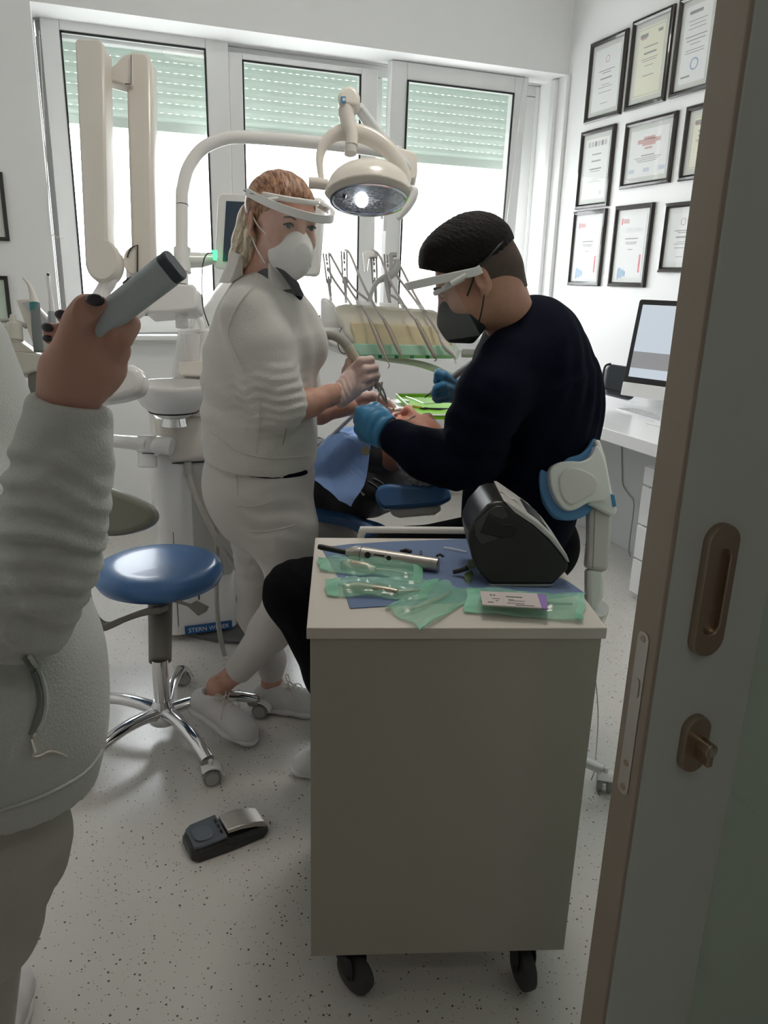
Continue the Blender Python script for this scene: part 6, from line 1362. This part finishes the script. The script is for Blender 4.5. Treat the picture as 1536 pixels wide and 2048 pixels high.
# hair: long on top, faded sides
h = SDF(V3(DO) - .22, V3(DO) + .22, .003)
h.ell(T(0, -.010, .062), np.array([.080, .108, .095]) * sc, DR, 0); h.ell(T(0, .045, .108), np.array([.062, .056, .036]) * sc, DR, .03); h.ell(T(0, .090, .088), np.array([.046, .020, .020]) * sc, DR, .02)
h.cut(T(0, .078, .066), DR @ np.array([0, .62, -.78])); h.cut(T(0, -.02, .020), DR @ np.array([0, -.28, -1.]))
h.ell(T(0, .125, .03), np.array([.06, .05, .035]) * sc, DR, .01, 's')
h.disp(lambda x, y, z: .0006 * np.sin(310 * x + 160 * z + 3 * np.sin(70 * y)) * np.sin(230 * y - 90 * x) + .0006 * np.sin(520 * z + 310 * x + 4 * np.sin(90 * y + 60 * x)))
sobj('short_black_hair', h.mesh(relax=1), HAIRD, DE)
h = SDF(V3(DO) - .2, V3(DO) + .2, .003); h.ell(T(0, -.0135, .036), np.array([.0762, .0985, .0845]) * sc, DR, 0); h.cap(T(0, -.06, -.01), V3(Y(1030, 662, 1.79)), .0505, .056, .03); h.cut(T(0, .048, .0), DR @ np.array([0, 1., 0])); h.cut(T(0, -.05, -.062), DR @ np.array([0, .1, -1.])); 
h.ell(T(0, .045, -.055), np.array([.1, .075, .065]) * sc, DR, .01, 's'); h.ell(T(.085, .0, -.008), np.array([.02, .022, .036]) * sc, DR, .004, 's'); h.ell(T(-.085, .0, -.008), np.array([.02, .022, .036]) * sc, DR, .004, 's')
sobj('faded_sides', h.mesh(), mat('hair_fade', (.055, .035, .027), .7, noise=(400, (.09, .055, .04), .3)), DE)
for q in (-1, 1):
    bm = B(); tube(bm, [Vector(T(q * .016, .101, .028)), Vector(T(q * .032, .099, .034)), Vector(T(q * .050, .084, .028))], [.003, .004, .002], 8, sub=3, flat=.6); out('eyebrow', bm, HAIRD, DE)
# black mask with ear loops
mv = maskmesh(DO, DR, T, sc, zc=-.056, beak=.014); MK = sobj('face_mask', mv, MASKB, DE)
for q in (-1, 1):
    for z0_, z1_ in ((-.022, .020), (-.088, -.030)):
        bm = B(); tube(bm, [Vector(T(q * .059, .046, z0_)), Vector(T(q * .0765, .022, (z0_ + z1_) / 2)), Vector(T(q * .0815, .002, z1_))], .0021, 6, sub=4); out('ear_loop', bm, BLK, MK)
FS = out('visor', (lambda b: (tube(b, [Vector(T(.080 * math.cos(a), -.02 - .088 * math.sin(a), .030 + .03 * math.sin(a))) for a in np.linspace(0, PI, 22)] , .0028, 6), b)[1])(B()), BLK, DE, label='thin black elastic of the visor')
for q in (-1, 1):
    bm = B(); tube(bm, [Vector(T(q * .080, -.02, .030)), Vector(T(q * .085, .03, .026))], .0028, 6); out('elastic_end', bm, BLK, FS)
visor(FS, T, DR, sc, .022, -.30, .160, .090, .150, WPL)
for q in (-1, 1):
    bm = B(); tube(bm, [Vector(T(q * .089, .020, .026)), Vector(T(q * .090, .060, .025))], .0065, 10); out('side_clip', bm, WPL, FS)
# gloves
g1 = glove('glove', GLOVEB, DE,
     [[(728, 826, 1.93, 15), (721, 824, 1.965, 12), (735, 820, 2.01, 10), (756, 822, 2.015, 8)],
      [(726, 842, 1.93, 15), (719, 841, 1.965, 12), (732, 838, 2.01, 10), (754, 836, 2.02, 8)],
      [(727, 857, 1.93, 15), (720, 858, 1.965, 12), (732, 855, 2.01, 10), (752, 852, 2.02, 8)],
      [(732, 870, 1.93, 13), (726, 872, 1.965, 10), (736, 868, 2.0, 9), (752, 864, 2.01, 7)],
      [(770, 832, 1.93, 14), (760, 822, 1.96, 12), (752, 814, 1.99, 10), (744, 812, 2.01, 8)]],
     [[(778, 866, 1.91, 31), (766, 860, 1.92, 30), (750, 845, 1.93, 31), (740, 838, 1.93, 28)], [(760, 862, 1.92, 30), (742, 860, 1.93, 27)]],
     cuff=((777, 867, 1.915), V3(Y(800, 876, 1.88)) - V3(Y(750, 850, 1.94))), extra=folds(Y(765, 860, 1.88), V3(Y(800, 876, 1.88)) - V3(Y(750, 850, 1.94)), .0018, .02, .05))
g2 = glove('glove', GLOVEB, DE,
     [[(905, 765, 2.13, 12), (888, 752, 2.11, 10), (878, 748, 2.12, 9.5), (874, 762, 2.13, 8)],
      [(905, 778, 2.13, 12), (886, 772, 2.10, 9), (874, 776, 2.11, 8), (868, 788, 2.12, 6.5)],
      [(905, 788, 2.14, 12), (888, 786, 2.11, 9), (876, 790, 2.12, 8), (870, 796, 2.13, 6.5)],
      [(908, 796, 2.14, 11), (892, 796, 2.12, 8.5), (880, 799, 2.13, 7), (874, 801, 2.13, 6)],
      [(912, 765, 2.16, 12), (896, 760, 2.17, 10), (884, 768, 2.17, 9), (876, 776, 2.16, 7)]],
     [[(950, 800, 2.12, 26), (930, 785, 2.14, 24), (912, 778, 2.15, 22)]])
HPc = thing('dental_handpiece', 'tapered silver handpiece held between blue gloved fingers over the lime tray', 'handpiece', Y(890, 770, 2.13))
bm = B(); tube(bm, Y3([(849, 795, 2.14), (858, 788, 2.14)], 0), [.0015, .003], 10); out('tip', bm, DGP, HPc)
bm = B(); tube(bm, Y3([(857, 789, 2.14), (870, 779, 2.135), (895, 762, 2.125), (925, 740, 2.11), (950, 722, 2.10)], 0), [.003, .006, .0105, .011, .010], 16, sub=3); out('handle', bm, mat('satin_grey', (.33, .35, .37), .35, .6), HPc)
FC = thing('forceps', 'steel forceps with crossed legs gripped in the blue glove beside the mouth', 'forceps', Y(765, 790, 2.0))
for q, pts in ((0, [(750, 818, 2.02), (757, 795, 2.02), (762, 776, 2.02), (764, 764, 2.02)]), (1, [(774, 806, 2.02), (770, 790, 2.018), (764, 776, 2.018), (757, 766, 2.018)])):
    bm = B(); tube(bm, Y3(pts, 0), [.0028, .0028, .0034, .003], 10, sub=3); out('leg', bm, mat('forceps_steel', (.62, .55, .47), .35, .7), FC)
MI = thing('mouth_mirror', 'small round mouth mirror hanging below the blue glove over the bib', 'mouth mirror', Y(731, 900, 1.98))
bm = B(); tube(bm, Y3([(736, 862, 1.97), (733, 878, 1.97), (731, 893, 1.97)], 0), .0017, 8); out('handle', bm, STL, MI)
bm = B(); q = Y(731, 902, 1.97); cyl(bm, q, q + (CAM - q).normalized() * .004, .0125, n=28); out('mirror_head', bm, mat('mirror_bronze', (.30, .27, .20), .2, .9), MI, bevel=.001)
# ================= reclining man =================
PA = thing('person', 'grey-haired man lying back in the blue chair under a blue bib', 'person', (.8, 2.7, .6))
sc = 1.06
U = .58 * RH + .80 * TH + np.array([0, 0, -.12]); PO = Y(832, 893, 2.16); PR = hframe(np.array([0, 0, 1.]) - .10 * RH + .0 * TH, U)
fd = -U / np.linalg.norm(U); 
nbk = V3(PO) + fd * .13 + np.array([0, 0, -.06]) - RH * .03
hs, T = head_sdf(PO, PR, sc, .0028, neck=nbk, male=True, mouth=.004)
ch = V3(Y(706, 955, 2.42)); be = V3(Y(652, 950, 2.74)); hp_ = be + fd * .2 + np.array([0, 0, -.03]); side = np.cross(fd, [0, 0, 1.]); side /= np.linalg.norm(side)
if side @ TH < 0: side = -side
kn2 = [hp_ + fd * .42 + side * q * .09 + np.array([0, 0, .0]) for q in (-1, 1)]; an2 = [k + fd * .30 + np.array([0, 0, -.06]) for k in kn2]
body = SDF(*box_of([PO, hp_, an2[0], an2[1], ch + side * .2, ch - side * .2], .16), .008)
body.chain([nbk, ch, be, hp_], [.06, .15, .15, .14], .04, 'u', ((0, 0, 1), .6))
for q in (0, 1): body.chain([hp_, kn2[q], an2[q]], [.08, .05, .035], .03)
for q in (-1, 1): body.chain([ch + side * q * .16, ch + side * q * .22 + fd * .26 - np.array([0, 0, .04]), be + side * q * .10 + np.array([0, 0, .06]), be + side * q * .04 + np.array([0, 0, .07])], [.045, .035, .028, .025], .02)
sobj('body', merge(body.mesh(), hs.mesh()), SKINR, PA)
h = SDF(V3(PO) - .2, V3(PO) + .2, .003); h.ell(T(0, -.020, .034), np.array([.0785, .098, .086]) * sc, PR, 0); h.cut(T(0, -.006, .02), PR @ np.array([0, 1., .42])); h.cut(T(0, 0, -.035), PR @ np.array([0, .25, -1.]))
for q in (-1, 1): h.ell(T(q * .085, .0, -.004), np.array([.02, .02, .03]) * sc, PR, .004, 's')
h.disp(lambda x, y, z: .0018 * np.sin(300 * x + 90 * z) * np.sin(260 * y)); sobj('grey_hair', h.mesh(relax=1), hair_mat('grey_white_hair', (.22, .21, .20), (.62, .60, .58), (90, 90, 90)), PA)
for q in (-1, 1):
    bm = B(); tube(bm, [Vector(T(q * .016, .098, .028)), Vector(T(q * .032, .097, .033)), Vector(T(q * .048, .085, .028))], [.002, .003, .0015], 8, sub=3, flat=.6); out('eyebrow', bm, mat('brow_grey', (.35, .30, .27), .8), PA)
JKM = mat('dark_plaid_jacket', (.050, .050, .055), .85, bump=(200, .4, .002), noise=(9, (.085, .085, .09), .2))
j = SDF(*box_of([ch, hp_, ch + side * .25, ch - side * .25, be], .16), .006)
j.chain([nbk + fd * .05, ch, be, hp_], [.125, .205, .200, .185], .04, 'u', ((0, 0, 1), .62))
for q in (-1, 1): j.chain([ch + side * q * .17, ch + side * q * .235 + fd * .26 - np.array([0, 0, .04]), be + side * q * .13 + np.array([0, 0, .10])], [.068, .058, .046], .02)
j.disp(folds(ch + side * .15, fd, .006, .07, .16)); j.disp(folds(ch, side + fd * .4, .004, .06, .16))
jv = j.mesh(); JP = sobj('dark_jacket', jv, JKM, PA)
t = SDF(*box_of([hp_, an2[0], an2[1]], .15), .008)
t.ell(hp_, np.array([.19, .17, .11]), None, 0)
for q in (0, 1): t.chain([hp_ + side * (q * 2 - 1) * .08, kn2[q], an2[q]], [.10, .075, .055], .03)
sobj('trousers', t.mesh(), BLKF, PA)
for q in (0, 1): shoe(PA, an2[q] + fd * .04 - np.array([0, 0, .05]), an2[q] + fd * .09 + np.array([0, 0, .19]), up=-fd, laces=False)
# collar lines of the shirt
seam(jv, [(746, 956), (762, 964), (776, 976)], mat('shirt_pale', (.45, .42, .38), .8), JP, 'shirt_edge', r=.002); seam(jv, [(736, 962), (752, 972), (764, 984)], mat('shirt_pale', (.45, .42, .38), .8), JP, 'shirt_edge', r=.0015)
# bib draped over the chest: grid dropped onto the jacket
BB = thing('paper_bib', 'creased light blue paper bib over the lying man\'s chest', 'bib', Vector(ch) + Vector((0, 0, .12)))
cor = [(612, 925), (690, 884), (764, 888), (762, 946), (700, 998), (648, 946)]
jj = jv[0]
def top_z(x, y):
    d = (jj[:, 0] - x) ** 2 + (jj[:, 1] - y) ** 2; m_ = d < .012 ** 2
    return jj[m_, 2].max() if m_.any() else None
A0, A1, A2, A3 = (Z(604, 934, .83), Z(688, 882, .88), Z(772, 886, .86), Z(702, 1004, .80)); n = 30; bm = B(); G1, G2 = [], []
zmax = jj[:, 2].max()
HZ = np.zeros((n + 1, n + 1))
for i in range(n + 1):
    for k in range(n + 1):
        p = A0.lerp(A1, i / n).lerp(A3.lerp(A2, i / n), k / n); z = top_z(p.x, p.y); HZ[i, k] = max(z, p.z - .05) if z is not None else p.z - .03
HB_ = HZ.copy()
for _ in range(10):
    q_ = np.pad(HB_, 1, mode='edge'); HB_ = (q_[:-2, 1:-1] + q_[2:, 1:-1] + q_[1:-1, :-2] + q_[1:-1, 2:] + q_[1:-1, 1:-1]) / 5; HB_ = np.maximum(HB_, HZ)
for i in range(n + 1):
    r1, r2 = [], []
    for k in range(n + 1):
        u_, v_ = i / n, k / n; p = A0.lerp(A1, u_).lerp(A3.lerp(A2, u_), v_)
        z = HB_[i, k]
        cr = .0035 * abs(math.sin(u_ * 7 + v_ * 4)) * 2 + .003 * abs(math.sin(v_ * 11 - u_ * 6 + 1)) + .002 * math.sin(u_ * 23)
        zz_ = max(z + .006 + cr, p.z if False else z + .006); pr_ = Vector((p.x, p.y, zz_)); r1.append(bm.verts.new(pr_)); r2.append(bm.verts.new(pr_ - Vector((0, 0, .0012))))
    G1.append(r1); G2.append(r2)
for A in (G1, G2):
    for i in range(n):
        for k in range(n): bm.faces.new((A[i][k], A[i + 1][k], A[i + 1][k + 1], A[i][k + 1]))
per = [(i, 0) for i in range(n)] + [(n, k) for k in range(n)] + [(i, n) for i in range(n, 0, -1)] + [(0, k) for k in range(n, 0, -1)]
for k in range(len(per)):
    a_, b2 = per[k], per[(k + 1) % len(per)]; bm.faces.new((G1[a_[0]][a_[1]], G1[b2[0]][b2[1]], G2[b2[0]][b2[1]], G2[a_[0]][a_[1]]))
out('sheet', bm, BIB, BB, smooth=False)
bc_ = hit(jv, 722, 985, .006); bm = B(); tube(bm, [hit(jv, 714, 974, .008), hit(jv, 722, 984, .008), hit(jv, 728, 990, .008)], [.003, .003, .005], 8); out('clip', bm, mat('clip_steel', (.6, .58, .55), .3, .8), BB)
# ================= near woman at the left edge =================
FG = thing('person', 'person in pale fleece cropped by the left photo edge, raising a grey-blue device', 'person', (-.3, 1.15, 0))
dz = 1.16
# bare hand + body
hd = SDF(*box_of([D(60, 560, .9), D(290, 860, 1.05)], .05), .0022)
chd(hd, [(95, 900, .99, 44), (134, 800, .97, 46), (155, 750, .95, 50), (170, 715, .945, 44)], .03)
chd(hd, [(150, 745, .95, 52), (195, 728, .955, 42), (205, 700, .95, 34)], .03)
chd(hd, [(132, 735, .935, 36), (147, 682, .915, 27), (157, 642, .905, 23), (174, 616, .895, 20), (198, 606, .89, 15)], .018)
chd(hd, [(200, 700, .945, 30), (240, 672, .925, 23), (256, 648, .93, 20), (230, 640, .975, 18), (170, 635, 1.0, 15), (124, 630, .995, 12)], .012)
chd(hd, [(200, 715, .955, 30), (232, 700, .945, 22), (236, 690, .965, 19), (180, 680, 1.01, 16), (98, 657, 1.0, 12)], .012)
chd(hd, [(195, 735, .965, 28), (220, 735, .96, 21), (225, 728, .985, 18), (160, 705, 1.02, 14), (98, 678, 1.01, 10)], .012)
chd(hd, [(180, 765, .975, 26), (205, 770, .98, 18), (208, 760, 1.0, 16), (160, 735, 1.03, 12)], .012)
hvf = hd.mesh(relax=1)
elb = D(45, 1235, 1.02); shl = D(-190, 900, 1.10)
bd = SDF(*box_of([D(-260, 200, 1.15), D(160, 800, .97), D(100, 1700, 1.15), (-.35, 1.2, .02)], .16), .008)
chd(bd, [(125, 815, .972, 44), (95, 950, .985, 50), (elb and 48, 1225, 1.02, 66), (-180, 920, 1.10, 72)], .03)
nb0 = D(-215, 590, 1.16)
chd(bd, [(-215, 590, 1.16, 70), (-175, 700, 1.16, 150), (-100, 1000, 1.16, 150), (-40, 1300, 1.18, 165), (-30, 1480, 1.2, 165)], .05)
hipc = V3(D(-20, 1520, 1.19)); 
kR = np.array([hipc[0] - .03, hipc[1] + .03, .50]); aR = np.array([kR[0] - .05, kR[1] + .01, .10]); kL = kR + np.array([-.22, .02, 0]); aL = aR + np.array([-.22, .02, 0])
bd.chain([hipc, kR, aR, aR + np.array([.02, .12, -.06])], [.11, .06, .04, .035], .03); bd.chain([hipc + np.array([-.18, 0, 0]), kL, aL, aL + np.array([.02, .12, -.06])], [.11, .06, .04, .035], .03)
fo = D(-240, 400, 1.17); FRm = hframe(np.array([.25, 1., -.1]), [0, 0, 1.]); fs_, TF = head_sdf(fo, FRm, 1.0, .004, neck=nb0)
sobj('body', merge(bd.mesh(), hvf, fs_.mesh()), mat('skin_hand', (.58, .35, .27), .5, sss=.12, bump=(140, .25, .0012), noise=(28, (.62, .34, .27), .4)), FG)
h = SDF(V3(fo) - .2, V3(fo) + .2, .005); h.ell(TF(0, -.014, .040), np.array([.083, .105, .090]), FRm, 0); h.cut(TF(0, .066, .058), FRm @ np.array([0, .8, -.6])); h.ell(TF(0, -.08, -.03), np.array([.06, .04, .09]), FRm, .03); sobj('hair', h.mesh(), hair_mat('auburn_blonde_hair2', (.17, .075, .045), (.42, .23, .14)), FG)
NL = mat('dark_nail_polish', (.02, .012, .025), .12, coat=1)
def nail(px, py, d, dx, dy, r, w=.6):
    c = D(px, py, d); e = (D(px + dx, py + dy, d) - c).normalized(); n = (CAM - c).normalized(); sd = e.cross(n).normalized(); bm = B()
    bmesh.ops.create_uvsphere(bm, u_segments=16, v_segments=10, radius=1, matrix=Matrix.Translation(c) @ Matrix((e, sd, n)).transposed().to_4x4() @ Matrix.Diagonal((r, r * w, r * .3, 1))); out('nail', bm, NL, FG)
nail(190, 600, .879, 30, 4, .0115, .62); nail(122, 629, .984, -20, -2, .0085, .7); nail(95, 655, .99, -20, -4, .0085, .7); nail(95, 677, 1.0, -20, -4, .007, .7)
# fleece jacket
j = SDF(*box_of([D(-230, 560, 1.16), D(210, 1600, 1.16), D(-30, 1640, 1.2), D(130, 780, .95), D(-330, 900, 1.2)], .10), .0052)
chd(j, [(-215, 600, 1.16, 105), (-190, 690, 1.17, 170), (-150, 860, 1.17, 190), (-85, 1080, 1.17, 200), (-18, 1330, 1.17, 200), (-22, 1460, 1.17, 204), (-35, 1560, 1.18, 206)], .06)
chd(j, [(-300, 700, 1.25, 120), (-330, 1000, 1.25, 90)], .05)
chd(j, [(-190, 870, 1.09, 120), (-60, 1080, 1.05, 112), (35, 1215, 1.01, 104), (88, 1130, .99, 96), (108, 1040, .98, 92), (122, 950, .975, 88), (131, 880, .97, 78), (140, 815, .966, 66), (143, 790, .964, 62)], .03)
# cuff opening
cax = V3(D(150, 740, .95)) - V3(D(122, 900, .975)); cax /= np.linalg.norm(cax)
c0_ = V3(D(139, 800, .968)); 
lo_, hi_ = c0_ - .085, c0_ + .085
sl, G = j.sub(lo_, hi_); e = ((G[0] - c0_[0]) * cax[0] + (G[1] - c0_[1]) * cax[1] + (G[2] - c0_[2]) * cax[2]); j.g[sl] = np.maximum(j.g[sl], e.astype(np.float32))
j.cap(c0_ - cax * .012, c0_ + cax * .08, .0345, .036, .006, 's')
hn = V3(D(-10, 1640, 1.18)); j.cut(V3(D(190, 1588, 1.18)), np.array([-.18, -.05, -1.]))
dn_ = V3(D(70, 1200, 1)) - V3(D(120, 900, .97))
def arcf(x, y, z):
    # sleeve compression folds above the elbow
    c = V3(D(62, 1075, .93)); d = dn_ / np.linalg.norm(dn_); s_ = V3(CR); dx, dy, dz_ = x - c[0], y - c[1], z - c[2]; t_ = dx * d[0] + dy * d[1] + dz_ * d[2]; q_ = dx * s_[0] + dy * s_[1] + dz_ * s_[2]
    w_ = np.exp(-(t_ / .10) ** 2 - (q_ / .075) ** 2); ph_ = t_ - 3.2 * q_ * q_ - .15 * q_; return .0075 * w_ * (np.sin(2 * PI * ph_ / .031 + 2.2 * np.sin(38 * q_)) + .5 * np.sin(2 * PI * ph_ / .047 + 25 * q_))
j.disp(arcf, V3(D(60, 1050, .9)) - .2, V3(D(60, 1050, .9)) + .2)
j.disp(folds(D(60, 1250, .95), V3(CR) * 1. - V3(CD) * .35, .006, .045, .07, ph=.6), V3(D(60, 1250, 1)) - .15, V3(D(60, 1250, 1)) + .15)
j.disp(folds(D(120, 1400, 1.05), V3(CR) - V3(CD) * .2, .004, .12, .14, ph=2))
j.disp(folds(D(150, 900, .93), V3(CD) + V3(CR) * .5, .0025, .05, .07, ph=2))
jv = j.mesh(); JF = sobj('pale_fleece_jacket', jv, FLEECE2, FG)
seam(jv, [(205, 1500), (170, 1545), (90, 1590), (0, 1622)], FLEECE2, JF, 'hem_seam', r=.002, lift=.001)
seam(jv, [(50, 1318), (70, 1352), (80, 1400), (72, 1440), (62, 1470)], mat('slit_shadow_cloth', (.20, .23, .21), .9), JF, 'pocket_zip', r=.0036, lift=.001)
seam(jv, [(60, 1314), (84, 1356), (92, 1402), (84, 1446), (68, 1472)], FLEECE2, JF, 'pocket_welt', r=.0032, lift=.001)
zp = seam(jv, [(66, 1468), (70, 1488), (66, 1512), (80, 1512), (100, 1503), (122, 1508), (134, 1514)], WPL2, JF, 'zip_cord', r=.0017, lift=.003)
bm = B(); a = hit(jv, 63, 1478, .003); bb = hit(jv, 70, 1504, .004); tube(bm, [a, bb], [.004, .0055], 8, flat=.4); out('zip_pull', bm, WPL, JF)
# trousers
t = SDF(*box_of([hipc, aR, aL, hipc + np.array([-.3, 0, 0])], .17), .0065)
t.chain([hipc + np.array([-.02, 0, .03]), V3(D(-12, 1690, 1.2)), V3(D(-40, 1850, 1.24)), kR, aR], [.135, .108, .088, .075, .05], .03)
t.chain([hipc + np.array([-.20, 0, .03]), kL, aL], [.13, .08, .05], .03)
t.disp(folds(D(40, 1760, 1.1), np.array([.3, 0, 1.]), .0022, .06, .2)); sobj('white_trousers', t.mesh(), mat('pale_trousers', (.50, .49, .45), .85, bump=(350, .3, .001)), FG)
for a_ in (aR, aL): shoe(FG, np.array([a_[0], a_[1] - .05, .001]), np.array([a_[0] + .03, a_[1] + .20, .001]), laces=False)
# device in the hand
DV2 = thing('scanner_handset', 'grey-blue handset held up in the bare hand with dark nails', 'handset', D(270, 590, .9))
ax0 = D(168, 672, .925); ax1 = D(352, 528, .885); dv = (ax1 - ax0).normalized(); nn = (CAM - (ax0 + ax1) / 2).normalized(); sd = dv.cross(nn).normalized(); nn = sd.cross(dv).normalized()
nn2 = (nn * .90 - sd * .0).normalized(); L_ = (ax1 - ax0).length
def sec(t_, w_, th_, off=0):
    c = ax0 + dv * (L_ * t_) + sd * off; return [c + sd * p[0] + nn * p[1] for p in rrect(w_, th_, min(w_, th_) * .34, 5)]
bm = B(); rings(bm, [sec(0, .010, .010, .008), sec(.03, .018, .014, .006), sec(.15, .030, .022, .002), sec(.35, .036, .027), sec(.7, .037, .028), sec(.92, .038, .029)]); out('handset_body', bm, mat('handset_blue_grey', (.55, .64, .68), .35), DV2)
bm = B(); rings(bm, [sec(.92, .0365, .0275), sec(.985, .0375, .0285), sec(1.0, .034, .025)]); out('end_cap', bm, mat('handset_cap', (.07, .09, .11), .35), DV2)
for t_, l_ in ((.60, .010), (.24, .016), (.30, .012)):
    bm = B(); c = ax0 + dv * (L_ * t_) - sd * .0172; s_ = 1 if (D(300, 560, .9) - c).dot(sd) > 0 else -1; c = ax0 + dv * (L_ * t_) - sd * s_ * (.0186 if t_ > .5 else .0160); box(bm, c, (l_, .012, .003), Matrix((dv, nn, sd)).transposed()); out('button', bm, DGP, DV2, bevel=.001)
# ================= assistant's instrument holder behind the hand =================
AH = thing('assistant_console', 'pale angular holder block at the left edge carrying syringe and camera', 'instrument holder', D(40, 720, 1.95))
ha = 1.95; CRM = mat('holder_cream', (.60, .57, .50), .35, coat=.3)
slab('holder_block', [(28, 702), (130, 712), (130, 742), (68, 742), (40, 751), (6, 733)], ha, .10, CRM, AH, bev=.006)
slab('display_arm', [(30, 598), (58, 596), (150, 690), (150, 716), (72, 700), (62, 680)], ha + .06, .03, WPL2, AH, bev=.005)
slab('display_face', [(44, 604), (60, 600), (140, 690), (120, 700), (100, 690)], ha + .056, .006, mat('display_grey', (.45, .45, .46), .3), AH, bev=.002)
slab('cradle', [(10, 660), (50, 690), (70, 705), (28, 704), (14, 690)], ha + .03, .08, WPL2, AH, bev=.004)
bm = B(); tube(bm, P3([(29, 682), (29, 646)], ha - .03), [.021, .018], 20); tube(bm, P3([(26, 650), (26, 629)], ha - .03), [.010, .007], 16); tube(bm, P3([(-40, 662), (20, 664)], ha - .02), .019, 16); out('swivel_cap', bm, CRM, AH, bevel=.003)
bm = B(); tube(bm, P3([(-30, 642), (20, 641), (48, 649), (52, 656)], ha + .02), [.01, .012, .010, .006], 12, flat=.5); out('grey_lever', bm, GPL, AH)
bm = B(); tube(bm, P3([(30, 745), (32, 772), (33, 778)], ha), [.014, .009, .006], 14); out('hose_sleeve', bm, GPL, AH)
bm = B(); tube(bm, P3([(33, 775), (38, 850), (46, 960), (70, 1100, 2.1), (120, 1150, 2.4)], ha), .0055, 8, sub=4); out('hose', bm, mat('hose_grey2', (.34, .32, .31), .5), AH)
bm = B(); tube(bm, P3([(72, 742), (74, 800), (74, 900, 2.1)], ha + .03), .02, 14); out('holder_stem', bm, TAUPE, AH)
slab('white_housing', [(150, 728), (262, 728), (280, 738), (284, 760), (278, 786), (240, 798), (190, 806), (120, 800), (120, 740)], 2.3, .09, WPL, AH, bev=.02)
tubeo('housing_arm', P3([(74, 900, 2.12), (120, 880, 2.3), (170, 800, 2.38)], 2.3), .022, WPL, AH)
SY = thing('air_water_syringe', 'grey air-water syringe with curved white tip, left of the raised hand', 'syringe', D(75, 690, 1.9))
bm = B(); tube(bm, P3([(78, 703), (74, 660), (70, 608)], 1.92), [.0125, .0125, .0118], 16); out('handle', bm, mat('syringe_slate', (.17, .19, .19), .4), SY)
bm = B(); tube(bm, P3([(70, 622), (69, 606)], 1.92), .0125, 16); out('teal_collar', bm, mat('collar_teal', (.03, .20, .20), .4), SY)
bm = B(); tube(bm, P3([(69, 608), (64, 588), (59, 572), (52, 562), (46, 556)], 1.92), [.0115, .007, .0045, .0035, .0025], 12, sub=3); out('nozzle', bm, mat('nozzle_cream', (.66, .63, .57), .3), SY)
IO = thing('intraoral_camera', 'white intraoral camera wand with round lens, left of the raised hand', 'camera', D(104, 600, 1.95))
bm = B(); tube(bm, P3([(104, 656), (104, 624)], 1.96), .0105, 14); out('grip', bm, mat('grip_silver', (.40, .41, .43), .35, .5), IO)
bm = B(); tube(bm, P3([(104, 625), (101, 590), (97, 565), (96, 552), (96, 545)], 1.96), [.0098, .0075, .0062, .0075, .004], 14, sub=3, flat=.7); out('wand', bm, WPL, IO)
bm = B(); q = D(96, 549, 1.952); cyl(bm, q, q + (CAM - q).normalized() * .003, .0032, n=16); out('lens', bm, BLK, IO)
